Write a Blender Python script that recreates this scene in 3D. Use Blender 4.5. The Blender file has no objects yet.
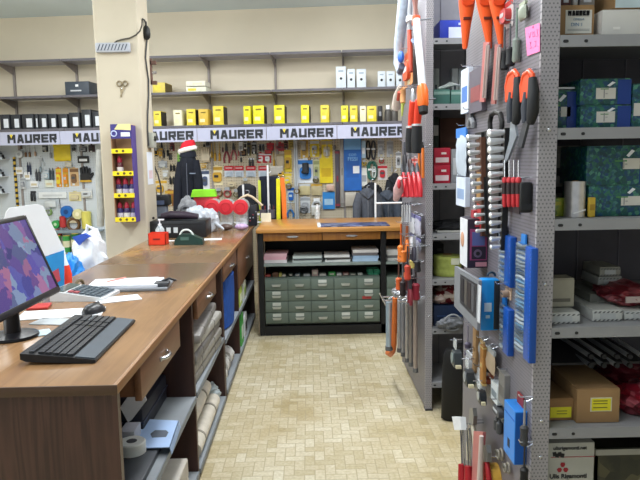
import bpy, bmesh, math, random
from mathutils import Vector, Matrix, Euler
PI = math.pi
SC = bpy.context.scene
COL = SC.collection
R = math.radians
rnd = random.Random(7)

# ------------------------------------------------------------------ camera
F = 640.0; CH = 1.55
TH = math.atan(79.2 / 640); PS = R(.853); RO = R(1.0)
ROT = Matrix.Rotation(-PS, 3, 'Z') @ Matrix.Rotation(PI / 2 - TH, 3, 'X') @ Matrix.Rotation(-RO, 3, 'Z')
cam_d = bpy.data.cameras.new('camera'); cam = bpy.data.objects.new('camera', cam_d); COL.objects.link(cam)
cam.matrix_world = Matrix.Translation((0, 0, CH)) @ ROT.to_4x4()
cam_d.sensor_width = 36; cam_d.lens = F / 640 * 36; cam_d.clip_start = .05
SC.camera = cam
CP = Vector((0, 0, CH))
# survey helpers: a sight line from the camera met with a real plane of the shop
def ray(x, y): return ROT @ Vector(((x - 320) / F, (240 - y) / F, -1))
def onX(x, y, X): d = ray(x, y); return CP + d * (X / d.x)
def onY(x, y, Y): d = ray(x, y); return CP + d * (Y / d.y)
def onZ(x, y, Z): d = ray(x, y); return CP + d * ((Z - CH) / d.z)
WA = R(5.5); W0 = Vector((-1.0, 7.6, 0)); WT = Vector((math.cos(WA), -math.sin(WA), 0)); WN = Vector((-math.sin(WA), -math.cos(WA), 0))
def onW(x, y, d=0):
    r = ray(x, y); return CP + r * ((d + (W0 - CP).dot(WN)) / r.dot(WN))
def wall(u, d, z): p = W0 + WT * u + WN * d; return Vector((p.x, p.y, z))
def U(p): return (p - W0).dot(WT)

# ------------------------------------------------------------------ materials
def lin(h):
    h = h.lstrip('#'); v = [int(h[i:i + 2], 16) / 255 for i in (0, 2, 4)]
    return tuple(c / 12.92 if c <= .04045 else ((c + .055) / 1.055) ** 2.4 for c in v) + (1,)
_m = {}
def mk(name):
    m = bpy.data.materials.new(name); m.use_nodes = True
    nt = m.node_tree; b = nt.nodes['Principled BSDF']
    return m, nt, b
def N(nt, t, **k):
    n = nt.nodes.new(t)
    for a, v in k.items(): setattr(n, a, v)
    return n
def mth(nt, op, a, b=None, c=None):
    n = nt.nodes.new('ShaderNodeMath'); n.operation = op
    for i, v in enumerate((a, b, c)):
        if v is None: continue
        if isinstance(v, (int, float)): n.inputs[i].default_value = v
        else: nt.links.new(v, n.inputs[i])
    return n.outputs[0]
def ramp(nt, fac, stops, const=False):
    r = nt.nodes.new('ShaderNodeValToRGB'); e = r.color_ramp.elements
    if const: r.color_ramp.interpolation = 'CONSTANT'
    while len(e) < len(stops): e.new(.5)
    for i, (p, c) in enumerate(stops): e[i].position = p; e[i].color = lin(c) if isinstance(c, str) else c
    nt.links.new(fac, r.inputs[0]); return r.outputs[0]
def coords(nt, scale):
    tc = nt.nodes.new('ShaderNodeTexCoord'); mp = nt.nodes.new('ShaderNodeMapping')
    mp.inputs['Scale'].default_value = scale if isinstance(scale, tuple) else (scale,) * 3
    nt.links.new(tc.outputs['Object'], mp.inputs[0]); return mp.outputs[0]
def mixc(c, f): return tuple(max(0, min(1, v * f)) for v in c[:3]) + (1,)
def P(col, rough=.55, metal=0, var=.08, scale=14, bump=0, spec=.4):
    key = (col, rough, metal, var, scale, bump, spec)
    if key in _m: return _m[key]
    m, nt, b = mk('paint_' + col.strip('#')); c = lin(col)
    n = N(nt, 'ShaderNodeTexNoise'); n.inputs['Scale'].default_value = 1; n.inputs['Detail'].default_value = 4
    nt.links.new(coords(nt, scale), n.inputs[0])
    nt.links.new(ramp(nt, n.outputs[0], [(.3, mixc(c, 1 - var)), (.7, mixc(c, 1 + var))]), b.inputs['Base Color'])
    b.inputs['Roughness'].default_value = rough; b.inputs['Metallic'].default_value = metal
    b.inputs['Specular IOR Level'].default_value = spec
    if bump:
        bp = N(nt, 'ShaderNodeBump'); bp.inputs['Strength'].default_value = bump; bp.inputs['Distance'].default_value = .01
        nt.links.new(n.outputs[0], bp.inputs['Height']); nt.links.new(bp.outputs[0], b.inputs['Normal'])
    _m[key] = m; return m
def wood(a, b_, stretch, rough=.4, name='wood', wear=None, joint=None):
    m, nt, b = mk(name)
    n = N(nt, 'ShaderNodeTexNoise'); n.inputs['Scale'].default_value = 1; n.inputs['Detail'].default_value = 6; n.inputs['Distortion'].default_value = .4
    nt.links.new(coords(nt, stretch), n.inputs[0])
    out = ramp(nt, n.outputs[0], [(.32, a), (.5, b_), (.58, a), (.72, b_)])
    if wear:
        n2 = N(nt, 'ShaderNodeTexNoise'); n2.inputs['Scale'].default_value = 2.4; n2.inputs['Detail'].default_value = 5
        nt.links.new(coords(nt, 1.0), n2.inputs[0])
        mx = N(nt, 'ShaderNodeMixRGB'); f = ramp(nt, n2.outputs[0], [(.45, '#000000'), (.68, '#b0b0b0')])
        nt.links.new(f, mx.inputs[0]); nt.links.new(out, mx.inputs[1]); mx.inputs[2].default_value = lin(wear); out = mx.outputs[0]
    if joint:
        tc = N(nt, 'ShaderNodeTexCoord'); sp = N(nt, 'ShaderNodeSeparateXYZ'); nt.links.new(tc.outputs['Object'], sp.inputs[0])
        n4 = N(nt, 'ShaderNodeTexNoise'); n4.inputs['Scale'].default_value = 1; n4.inputs['Detail'].default_value = 6; nt.links.new(coords(nt, (5, 3.2, 5)), n4.inputs[0])
        d = mth(nt, 'ABSOLUTE', mth(nt, 'SUBTRACT', sp.outputs[1], joint)); dx = mth(nt, 'ABSOLUTE', mth(nt, 'SUBTRACT', sp.outputs[0], .08))
        f = mth(nt, 'SUBTRACT', mth(nt, 'ADD', n4.outputs[0], .42), mth(nt, 'ADD', mth(nt, 'MULTIPLY', d, .62), mth(nt, 'MULTIPLY', dx, .9)))
        mx = N(nt, 'ShaderNodeMixRGB'); nt.links.new(ramp(nt, f, [(.2, '#000000'), (.4, '#d8d8d8')]), mx.inputs[0]); nt.links.new(out, mx.inputs[1]); mx.inputs[2].default_value = lin('#54473c'); out = mx.outputs[0]
    nt.links.new(out, b.inputs['Base Color']); b.inputs['Roughness'].default_value = rough
    return m
def printed(name, cols, scale=30, rough=.35):
    m, nt, b = mk(name)
    v = N(nt, 'ShaderNodeTexVoronoi'); v.inputs['Scale'].default_value = 1
    n = N(nt, 'ShaderNodeTexNoise'); n.inputs['Scale'].default_value = .6; n.inputs['Detail'].default_value = 3
    co = coords(nt, scale); nt.links.new(co, v.inputs[0]); nt.links.new(co, n.inputs[0])
    s = N(nt, 'ShaderNodeSeparateColor'); nt.links.new(v.outputs['Color'], s.inputs[0])
    f = mth(nt, 'ADD', mth(nt, 'MULTIPLY', s.outputs[0], .6), mth(nt, 'MULTIPLY', n.outputs[0], .4))
    k = len(cols)
    nt.links.new(ramp(nt, f, [(.15 + .7 * i / k, c) for i, c in enumerate(cols)]), b.inputs['Base Color'])
    b.inputs['Roughness'].default_value = rough; return m
def perforated(name, col, hole, axes, pitch=.012, rad=.26, rough=.45, metal=.0, stag=True):
    m, nt, b = mk(name)
    tc = N(nt, 'ShaderNodeTexCoord'); s = N(nt, 'ShaderNodeSeparateXYZ'); nt.links.new(tc.outputs['Object'], s.inputs[0])
    a = mth(nt, 'DIVIDE', s.outputs[axes[0]], pitch); c = mth(nt, 'DIVIDE', s.outputs[axes[1]], pitch)
    if stag:
        row = mth(nt, 'FLOOR', c); a = mth(nt, 'ADD', a, mth(nt, 'MULTIPLY', row, .5))
    fa = mth(nt, 'SUBTRACT', mth(nt, 'FRACT', a), .5); fc = mth(nt, 'SUBTRACT', mth(nt, 'FRACT', c), .5)
    d = mth(nt, 'SQRT', mth(nt, 'ADD', mth(nt, 'MULTIPLY', fa, fa), mth(nt, 'MULTIPLY', fc, fc)))
    nt.links.new(ramp(nt, d, [(rad, hole), (rad + .07, col)]), b.inputs['Base Color'])
    b.inputs['Roughness'].default_value = rough; b.inputs['Metallic'].default_value = metal; return m
def clear(name, tint='#eef4f8', alpha=.3, rough=.12):
    key = ('clear', tint, alpha)
    if key in _m: return _m[key]
    m, nt, b = mk(name); b.inputs['Base Color'].default_value = lin(tint); b.inputs['Roughness'].default_value = rough
    n = N(nt, 'ShaderNodeTexNoise'); n.inputs['Scale'].default_value = 1; nt.links.new(coords(nt, 22), n.inputs[0])
    nt.links.new(ramp(nt, n.outputs[0], [(.35, (alpha * .6,) * 3 + (1,)), (.7, (min(1, alpha * 1.5),) * 3 + (1,))]), b.inputs['Alpha'])
    _m[key] = m; return m
def glow(name, cols, scale, strength):
    m, nt, b = mk(name)
    v = N(nt, 'ShaderNodeTexVoronoi'); v.inputs['Scale'].default_value = 1
    n = N(nt, 'ShaderNodeTexNoise'); n.inputs['Scale'].default_value = 1.2; n.inputs['Detail'].default_value = 3
    co = coords(nt, scale); mx = N(nt, 'ShaderNodeVectorMath'); mx.operation = 'MULTIPLY_ADD'
    nt.links.new(co, n.inputs[0]); nt.links.new(n.outputs['Color'], mx.inputs[0]); mx.inputs[1].default_value = (1.4,) * 3; nt.links.new(co, mx.inputs[2])
    nt.links.new(mx.outputs[0], v.inputs[0])
    s = N(nt, 'ShaderNodeSeparateColor'); nt.links.new(v.outputs['Color'], s.inputs[0])
    o = ramp(nt, s.outputs[0], [(i / len(cols), c) for i, c in enumerate(cols)])
    b.inputs['Base Color'].default_value = (.01, .01, .01, 1); b.inputs['Roughness'].default_value = .25
    nt.links.new(o, b.inputs['Emission Color']); b.inputs['Emission Strength'].default_value = strength; return m

def herringbone():
    m, nt, b = mk('herringbone_vinyl')
    tc = N(nt, 'ShaderNodeTexCoord'); s = N(nt, 'ShaderNodeSeparateXYZ'); nt.links.new(tc.outputs['Object'], s.inputs[0])
    W = .052
    x = mth(nt, 'DIVIDE', s.outputs[0], W); y = mth(nt, 'DIVIDE', s.outputs[1], W)
    i = mth(nt, 'FLOOR', x); j = mth(nt, 'FLOOR', y); fx = mth(nt, 'SUBTRACT', x, i); fy = mth(nt, 'SUBTRACT', y, j)
    mm = mth(nt, 'FLOORED_MODULO', mth(nt, 'SUBTRACT', i, j), 4.0)
    isV = mth(nt, 'GREATER_THAN', mm, 1.5); isH = mth(nt, 'SUBTRACT', 1.0, isV)
    m1 = mth(nt, 'COMPARE', mm, 1.0, .3); m2 = mth(nt, 'COMPARE', mm, 2.0, .3); m0 = mth(nt, 'COMPARE', mm, 0.0, .3); m3 = mth(nt, 'COMPARE', mm, 3.0, .3)
    bi = mth(nt, 'SUBTRACT', i, m1); bj = mth(nt, 'SUBTRACT', j, m2)
    cv = N(nt, 'ShaderNodeCombineXYZ'); nt.links.new(bi, cv.inputs[0]); nt.links.new(bj, cv.inputs[1]); nt.links.new(isV, cv.inputs[2])
    wn = N(nt, 'ShaderNodeTexWhiteNoise'); nt.links.new(cv.outputs[0], wn.inputs[0])
    L = fx; Rr = mth(nt, 'SUBTRACT', 1.0, fx); B = fy; T = mth(nt, 'SUBTRACT', 1.0, fy)
    # an edge is absent where the strip runs on into its second cell
    L = mth(nt, 'ADD', L, m1); Rr = mth(nt, 'ADD', Rr, m0); B = mth(nt, 'ADD', B, m2); T = mth(nt, 'ADD', T, m3)
    e = mth(nt, 'MINIMUM', mth(nt, 'MINIMUM', L, Rr), mth(nt, 'MINIMUM', B, T))
    base = ramp(nt, wn.outputs['Value'], [(0, '#c0b698'), (.35, '#c9bfa4'), (.7, '#cfc6ad'), (1, '#d6cfba')])
    # grain of fine slats in each strip
    n = N(nt, 'ShaderNodeTexNoise'); n.inputs['Scale'].default_value = 1; n.inputs['Detail'].default_value = 3
    nt.links.new(coords(nt, 60), n.inputs[0])
    mx = N(nt, 'ShaderNodeMixRGB'); mx.blend_type = 'MULTIPLY'; mx.inputs[0].default_value = .5
    nt.links.new(base, mx.inputs[1]); nt.links.new(ramp(nt, n.outputs[0], [(.3, '#d2cab4'), (.65, '#ffffff')]), mx.inputs[2])
    n3 = N(nt, 'ShaderNodeTexNoise'); n3.inputs['Scale'].default_value = 2.2; n3.inputs['Detail'].default_value = 4
    nt.links.new(coords(nt, 1.0), n3.inputs[0])
    m4 = N(nt, 'ShaderNodeMixRGB'); m4.blend_type = 'MULTIPLY'; m4.inputs[0].default_value = 1
    nt.links.new(mx.outputs[0], m4.inputs[1]); nt.links.new(ramp(nt, n3.outputs[0], [(.3, '#e4dcc8'), (.6, '#ffffff')]), m4.inputs[2])
    m5 = N(nt, 'ShaderNodeMixRGB'); m5.inputs[1].default_value = lin('#a39779')
    nt.links.new(ramp(nt, e, [(.0, '#404040'), (.09, '#ffffff')]), m5.inputs[0]); nt.links.new(m4.outputs[0], m5.inputs[2])
    nt.links.new(m5.outputs[0], b.inputs['Base Color']); b.inputs['Roughness'].default_value = .42; b.inputs['Specular IOR Level'].default_value = .35
    return m

# ------------------------------------------------------------------ mesh builder
class MB:
    def __init__(s): s.bm = bmesh.new()
    def box(s, c, d, r=(0, 0, 0), bev=0):
        M = Matrix.Translation(c) @ Euler(r).to_matrix().to_4x4() @ Matrix.Diagonal((d[0], d[1], d[2], 1))
        g = bmesh.ops.create_cube(s.bm, size=1, matrix=M)
        if bev:
            ed = {e for v in g['verts'] for e in v.link_edges}
            bmesh.ops.bevel(s.bm, geom=list(ed), offset=bev, segments=2, affect='EDGES', profile=.5)
        return s
    def bb(s, x0, x1, y0, y1, z0, z1, bev=0): return s.box(((x0 + x1) / 2, (y0 + y1) / 2, (z0 + z1) / 2), (abs(x1 - x0), abs(y1 - y0), abs(z1 - z0)), bev=bev)
    def loft(s, rings, cap=True, close=True):
        vs = [[s.bm.verts.new(p) for p in r] for r in rings]
        n = len(vs[0])
        for a, b in zip(vs, vs[1:]):
            for i in range(n if close else n - 1):
                s.bm.faces.new((a[i], a[(i + 1) % n], b[(i + 1) % n], b[i]))
        if cap:
            s.bm.faces.new(vs[0][::-1]); s.bm.faces.new(vs[-1])
        return s
    def tube(s, pts, r, n=8):
        pts = [Vector(p) for p in pts]; rs = r if isinstance(r, (list, tuple)) else [r] * len(pts)
        rings = []; up = None
        for i, p in enumerate(pts):
            t = (pts[min(i + 1, len(pts) - 1)] - pts[max(i - 1, 0)]).normalized()
            if up is None: up = t.orthogonal().normalized()
            a = (up - t * up.dot(t)).normalized(); b = t.cross(a); up = a
            rings.append([p + (a * math.cos(2 * PI * k / n) + b * math.sin(2 * PI * k / n)) * rs[i] for k in range(n)])
        return s.loft(rings)
    def cyl(s, p0, p1, r0, r1=None, n=14): return s.tube([p0, p1], [r0, r0 if r1 is None else r1], n)
    def lathe(s, prof, n=20, c=(0, 0, 0)):
        rings = [[(c[0] + max(r, .0004) * math.cos(2 * PI * k / n), c[1] + max(r, .0004) * math.sin(2 * PI * k / n), c[2] + z) for k in range(n)] for r, z in prof]
        return s.loft(rings)
    def ring(s, c, Rr, r, axis='y', n=20, k=6, a0=0, a1=2 * PI):
        pts = []
        full = abs(a1 - a0 - 2 * PI) < 1e-6
        for i in range(n + 1):
            a = a0 + (a1 - a0) * i / n; p = (Rr * math.cos(a), Rr * math.sin(a))
            q = {'y': (p[0], 0, p[1]), 'x': (0, p[0], p[1]), 'z': (p[0], p[1], 0)}[axis]
            pts.append(Vector(c) + Vector(q))
        return s.tube(pts, r, k)
    def prism(s, poly, y0, y1, plane='xz'):
        f = {'xz': lambda a, b, t: (a, t, b), 'xy': lambda a, b, t: (a, b, t), 'yz': lambda a, b, t: (t, a, b)}[plane]
        return s.loft([[f(a, b, y0) for a, b in poly], [f(a, b, y1) for a, b in poly]])
    def ell(s, c, r, n=14):
        bmesh.ops.create_uvsphere(s.bm, u_segments=n, v_segments=max(6, n * 2 // 3), radius=1, matrix=Matrix.Translation(c) @ Matrix.Diagonal((r[0], r[1], r[2], 1))); return s
    def jit(s, a, seed=1):
        q = random.Random(seed)
        for v in s.bm.verts: v.co += Vector((q.uniform(-a, a), q.uniform(-a, a), q.uniform(-a, a)))
        return s
    def build(s, name, mat, parent=None, smooth=True, label=None, ang=38):
        bmesh.ops.recalc_face_normals(s.bm, faces=s.bm.faces[:])
        me = bpy.data.meshes.new(name); s.bm.to_mesh(me); s.bm.free()
        if smooth:
            me.polygons.foreach_set('use_smooth', [True] * len(me.polygons)); me.set_sharp_from_angle(angle=R(ang))
        me.materials.append(mat); o = bpy.data.objects.new(name, me); COL.objects.link(o)
        if parent: o.parent = parent
        if label: o['label'] = label
        return o
def rrect(w, h, r=.006, cx=0, cz=0, n=3):
    r = min(r, w / 2.01, h / 2.01); out = []
    for (sx, sz, a0) in ((1, 1, 0), (-1, 1, 90), (-1, -1, 180), (1, -1, 270)):
        for i in range(n + 1):
            a = R(a0 + 90 * i / n); out.append((cx + sx * (w / 2 - r) + r * math.cos(a), cz + sz * (h / 2 - r) + r * math.sin(a)))
    return out
def tag(o, label, cat, group=None):
    o['label'] = label; o['category'] = cat
    if group: o['group'] = group
    return o
def thing(name, label, cat, loc, rz=0, group=None):
    o = bpy.data.objects.new(name, None); o.empty_display_size = .05; COL.objects.link(o); o.location = loc; o.rotation_euler = (0, 0, rz)
    return tag(o, label, cat, group)
def solo(name, label, cat, mb, mat, loc=(0, 0, 0), rz=0, group=None):
    o = mb.build(name, mat); o.location = loc; o.rotation_euler = (0, 0, rz); return tag(o, label, cat, group)
def struct(name, mb, mat, smooth=False):
    o = mb.build(name, mat, smooth=smooth); o['kind'] = 'structure'; return o
def text(parent, s, size, mat, loc, rot=(PI / 2, 0, 0), name='lettering', bold=.0):
    c = bpy.data.curves.new(name, 'FONT'); c.body = s; c.size = size; c.extrude = .0006; c.align_x = 'CENTER'; c.align_y = 'CENTER'; c.offset = bold
    t = bpy.data.objects.new('tmp', c); COL.objects.link(t); bpy.context.view_layer.update()
    me = bpy.data.meshes.new_from_object(t.evaluated_get(bpy.context.evaluated_depsgraph_get()))
    bpy.data.objects.remove(t); me.name = name; me.materials.clear(); me.materials.append(mat)
    o = bpy.data.objects.new(name, me); COL.objects.link(o); o.parent = parent; o.location = loc; o.rotation_euler = rot; return o
ORD = ['first', 'second', 'third', 'fourth', 'fifth', 'sixth', 'seventh', 'eighth', 'ninth', 'tenth', 'eleventh', 'twelfth', 'thirteenth', 'fourteenth', 'fifteenth', 'sixteenth']
CN = {'#': ''}

# common paints
STEEL = P('#8b8c93', .45, .0, .05, 9); STEELF = P('#85868e', .45, 0, .05, 9)
CHROME = P('#c9ccd2', .22, .9, .05); DKMETAL = P('#4a4b50', .4, .6)
BLACK = P('#141416', .5); BLK2 = P('#202226', .6); WHITE = P('#e8ebf0', .5, 0, .03); PAPER = P('#e9ecf0', .7, 0, .03)
CARD = P('#9a7a55', .8, 0, .08); CARD2 = P('#8f6d48', .8, 0, .1)
RED = P('#c4202a', .4); ORANGE = P('#e5501c', .45); YEL = P('#e6cf12', .45); BLUE = P('#1b4fb8', .4); CYAN = P('#1f8fd8', .4)
GREY = P('#8a8d92', .6); LGREY = P('#b9bdc3', .6); DGREY = P('#47494e', .6)
CLEAR = clear('clear_plastic'); CLEARM = clear('clear_plastic_dense', '#dfe6ea', .55)

# ------------------------------------------------------------------ the setting
CEIL = onW(200, 11, 0).z
CREAM = P('#d3cab6', .85, 0, .05, 1.5, .1)
struct('floor', MB().bb(-4.4, 3.0, -2.5, 8.4, -.1, 0), herringbone())
struct('ceiling', MB().bb(-4.4, 3.0, -2.5, 8.4, CEIL, CEIL + .1), P('#d4e2e8', .9, 0, .04, 1.2))
b = MB(); a0, a1, a2, a3 = wall(-3.5, 0, 0), wall(4.3, 0, 0), wall(4.3, -.15, 0), wall(-3.5, -.15, 0)
b.prism([(p.x, p.y) for p in (a0, a1, a2, a3)], 0, CEIL, 'xy'); struct('wall_back', b, CREAM)
struct('wall_left', MB().bb(-4.55, -4.4, -2.5, 8.4, 0, CEIL), CREAM)
struct('wall_right', MB().bb(3.0, 3.15, -2.5, 8.4, 0, CEIL), CREAM)
b = MB(); b.bb(-1.715, -1.362, 5.35, 5.72, 0, CEIL, .012); struct('pillar', b, P('#c4bba8', .8, 0, .05, 3, .15))

# ------------------------------------------------------------------ wall shelving
RZW = -WA
zT = onW(200, 54.5, .4).z; zM = onW(200, 91.5, .4).z; zL = onW(200, 125.2, .4).z; SD = .40
zs1 = onW(200, 141.5, .41).z
us = [U(onW(x, 70, .03)) for x in (13, 76)]; pit = (U(onW(343, 60, .03)) - U(onW(208, 60, .03))) / 2
u208 = U(onW(208, 60, .03)); ups = [us[0] - pit, us[0], us[1], (us[1] + u208) / 2, u208, u208 + pit, u208 + 2 * pit, u208 + 3 * pit, u208 + 4 * pit]
SHELFM = P('#a5a2a8', .5, .0, .04); UPR = P('#8d8683', .55); EDGEM = P('#5f5d64', .5)
PEGW = perforated('white_pegboard', '#c6ced5', '#9ba3aa', (0, 2), .03, .12, .5, stag=False)
PEGB = perforated('beige_pegboard', '#beb39d', '#7d725f', (0, 2), .03, .16, .6, stag=False)
BAYL = ['wall shelving bay cut off by the left edge of the photo', 'wall shelving bay holding the dark grey box, left of the pillar', 'wall shelving bay half hidden behind the pillar, leftmost word sign cut short by it',
        'wall shelving bay just right of the pillar, with the jacket and hat in front', 'wall shelving bay above the red lidded jars, top shelf empty', 'wall shelving bay above the hanging trousers, its top shelves empty',
        'wall shelving bay with the white boxes on its middle shelf, above the blue panel', 'wall shelving bay hidden behind the far rack of tools']
DARKL = P('#33363c', .5); LETY = P('#e8d23a', .5); SIGNM = P('#b6bad2', .4, 0, .02)
def stroke(b, p, q, w, y0=-.004, y1=0):
    d = Vector((q[0] - p[0], q[1] - p[1])); n = Vector((-d.y, d.x)).normalized() * w / 2; e = d.normalized() * w * .0
    b.prism([(p[0] + n.x - e.x, p[1] + n.y - e.y), (q[0] + n.x + e.x, q[1] + n.y + e.y), (q[0] - n.x + e.x, q[1] - n.y + e.y), (p[0] - n.x - e.x, p[1] - n.y - e.y)], y0, y1)
def letters(parent, h, wid, cx, cz, y, mat, mark=None, gap=.2):
    """the six block letters of the header signs, drawn as strokes"""
    b = MB(); pitch = wid / 6.15; lw = pitch * (1 - gap); s = h * .27; k = h / 2 - s / 2
    for i, ch in enumerate('MAURER'):
        x0 = cx - wid / 2 + (i * pitch if i == 0 else i * pitch + pitch * .15); w = lw * (1.12 if ch == 'M' else 1); x1 = x0 + w; xl = x0 + s / 2; xr = x1 - s / 2; xm = (x0 + x1) / 2
        S = lambda p, q: stroke(b, (p[0], cz + p[1]), (q[0], cz + q[1]), s, y - .003, y)
        t = h / 2
        if ch == 'M':
            S((xl, -t), (xl, t)); S((xr, -t), (xr, t)); S((xl, t * .75), (xm, -t * .15)); S((xm, -t * .15), (xr, t * .75))
            if mark:
                m = MB(); m.prism([(x0 + s * 1.15, cz + t), (x1 - s * 1.15, cz + t), (xm, cz + t * .12)], y - .0035, y); m.build('yellow_mark', mark, parent, label='yellow wedge in the first letter')
        elif ch == 'A': S((xl, -t), (xm - s * .2, t)); S((xm + s * .2, t), (xr, -t)); S((x0 + w * .22, -t * .35), (x1 - w * .22, -t * .35)); S((xm - s * .6, t - s / 2), (xm + s * .6, t - s / 2))
        elif ch == 'U': S((xl, -t), (xl, t)); S((xr, -t), (xr, t)); S((x0, -k), (x1, -k))
        elif ch == 'R': S((xl, -t), (xl, t)); S((x0, k), (x1, k)); S((xr, 0), (xr, t)); S((x0, -s * .1), (x1, -s * .1)); S((xm, 0), (xr, -t))
        else: S((xl, -t), (xl, t)); S((x0, k), (x1, k)); S((x0, -k), (x1, -k)); S((x0, 0), (x1 - s * .3, 0))
    return b.build('lettering', mat, parent, smooth=False)
SIGNL = ['white header sign with block capitals, its left part outside the photo', 'white header sign with block capitals above the left white pegboard', 'white header sign whose word is cut off by the pillar', 'white header sign partly hidden by the pillar, above the santa hat',
         'white header sign with block capitals above the red lidded jars', 'white header sign with block capitals above the hanging dark trousers', 'white header sign with block capitals above the tall blue panel', 'white header sign behind the far rack of tools']
for i in range(8):
    u0, u1 = ups[i], ups[i + 1]; w = u1 - u0
    t = thing('wall_shelving_bay', BAYL[i], 'shelving', wall(u0, 0, 0), RZW, 'wall shelving bays along the back wall')
    MB().bb(-.012, .012, -.03, -.002, 0, zT).build('upright', UPR, t, smooth=False)
    for z in (zT, zM, zL):
        s = MB(); s.bb(.004, w - .004, -SD, -.034, z - .012, z); s = s.build('shelf', SHELFM, t, smooth=False); MB().bb(.004, w - .004, -SD - .003, -SD + .0, z - .026, z).build('front_edge', EDGEM, s, smooth=False)
        if z > zL:
            s = MB(); s.prism([(-.036, z - .013), (-SD + .02, z - .013), (-SD + .02, z - .022), (-.036, z - .11)], -.004, .004, 'yz'); s.build('bracket', UPR, t, smooth=False)
    MB().bb(.014, w - .014, -.02, -.003, .12, zL - .03).build('back_panel', PEGW if i < 3 else PEGB, t, smooth=False)
    g = thing('header_sign', SIGNL[i], 'sign', wall(u0 + w / 2 - .06, SD + .004, zs1), RZW, 'header signs along the wall shelves')
    hh = zL - .032 - zs1
    MB().bb(-w / 2 + .003, w / 2 - .003, -.008, -.001, 0, hh).build('sign_board', SIGNM, g, smooth=False)
    if i > 0: letters(g, hh * .66, w * .77, .062, hh * .48, -.008, DARKL, LETY, .12)

def carton(name, label, cat, loc, w, d, h, mat, rz=0, group=None, lab=None, side=None, bev=.003, lid=True):
    """a carton: body, lid, and printed labels; origin at the centre of its base"""
    t = thing(name, label, cat, loc, rz, group)
    MB().bb(-w / 2, w / 2, -d / 2, d / 2, 0, h, bev).build('body', mat, t)
    if lid: MB().bb(-w / 2 + .002, w / 2 - .002, -d / 2 + .002, d / 2 - .002, h, h + .0035).build('lid', mat, t)
    for (cx, cz, lw, lh, m, nm) in (lab or []):
        MB().bb(cx * w - lw * w / 2, cx * w + lw * w / 2, -d / 2 - .0012, -d / 2, cz * h - lh * h / 2, cz * h + lh * h / 2).build(nm, m, t, smooth=False)
    if side:
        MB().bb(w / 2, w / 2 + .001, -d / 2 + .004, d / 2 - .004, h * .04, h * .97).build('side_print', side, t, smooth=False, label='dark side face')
    return t
def shelf_carton(x0, y0, x1, y1, z, d, **k):
    pl = onW(x0, (y0 + y1) / 2, .36); pr = onW(x1, (y0 + y1) / 2, .36); zt = onW((x0 + x1) / 2, y0, .36).z
    w = U(pr) - U(pl); u = (U(pl) + U(pr)) / 2
    return carton(loc=wall(u, .36 - d / 2, z + .001), w=w, d=d, h=zt - z - .004, rz=RZW, **k)
# files and boxes on the shelf above the signs, left of the pillar
FB = P('#2d3036', .5)
lx = [(0, 9.5, 114.5), (11, 20, 114.5), (22, 33.5, 114), (35, 37.8, 114), (39, 47, 114), (48.5, 56.5, 114), (58.5, 67.5, 114), (69, 79.5, 112.5), (81.5, 91, 109.5), (92.5, 100, 111.5)]
for i, (x0, x1, y) in enumerate(lx):
    shelf_carton(x0, y, x1, 127, zL, .24, name='product_box', label='dark box with white label, %s from the left above the left signs' % ORD[i], cat='box', mat=FB, group='dark boxes on the shelf left of the pillar',
                 lab=[(.12, .42, .5 if x1 - x0 > 4 else .5, .6, P('#cfd4dc', .5), 'label')])
# yellow boxes right of the pillar
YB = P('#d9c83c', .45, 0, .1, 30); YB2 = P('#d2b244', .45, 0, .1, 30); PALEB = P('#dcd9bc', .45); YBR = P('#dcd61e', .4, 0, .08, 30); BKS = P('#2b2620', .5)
rx = [(153.5, 161, 111, YB, 'yellow'), (173.5, 182, 110, PALEB, 'pale cream'), (186.5, 195.5, 109, YB, 'yellow'), (198.5, 208, 109, YB2, 'ochre yellow'), (213, 223.5, 106, YB, 'tall yellow'), (243.5, 250.5, 106, YBR, 'bright yellow'), (253, 264, 105.5, YBR, 'bright yellow'),
      (274, 284.5, 105, YBR, 'bright yellow'), (301, 309, 105, YBR, 'bright yellow'), (320.5, 329, 105, YB, 'yellow'), (341.2, 348, 105.5, YBR, 'bright yellow'), (350, 357.5, 105.5, YB, 'yellow'), (360, 366, 106, PALEB, 'pale cream'), (367, 376.5, 106, YB, 'yellow')]
for i, (x0, x1, y, m, cn) in enumerate(rx):
    shelf_carton(x0, y, x1, 125 - (x0 - 150) * .012, zL, .2, name='product_box', label='%s product box on the shelf above the signs, %s box right of the pillar' % (cn, ORD[i]), cat='box', mat=m, group='yellow boxes on the shelf right of the pillar',
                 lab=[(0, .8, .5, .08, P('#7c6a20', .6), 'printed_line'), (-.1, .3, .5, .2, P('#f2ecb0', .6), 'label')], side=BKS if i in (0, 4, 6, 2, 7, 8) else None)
shelf_carton(377.8, 106, 382.5, 122, zL, .2, name='product_box', label='narrow black box at the right end of the yellow row', cat='box', mat=BLACK, lab=[(0, .5, .5, .3, GREY, 'label')])
for i, x in enumerate((388, 394.5)):
    p = onW(x, 110, .3); t = thing('spray_can', ['white topped dark can just right of the narrow black box', 'white topped dark can beside the far rack of tools'][i], 'can', wall(U(p), .3, zL + .001), RZW, 'cans on the shelf above the signs')
    MB().lathe([(.036, 0), (.038, .004), (.038, .1), (.03, .125), (.024, .13)]).build('can_body', P('#55524e', .4), t); MB().lathe([(.022, .13), (.022, .17), (.018, .176)]).build('cap', WHITE, t)
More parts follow.
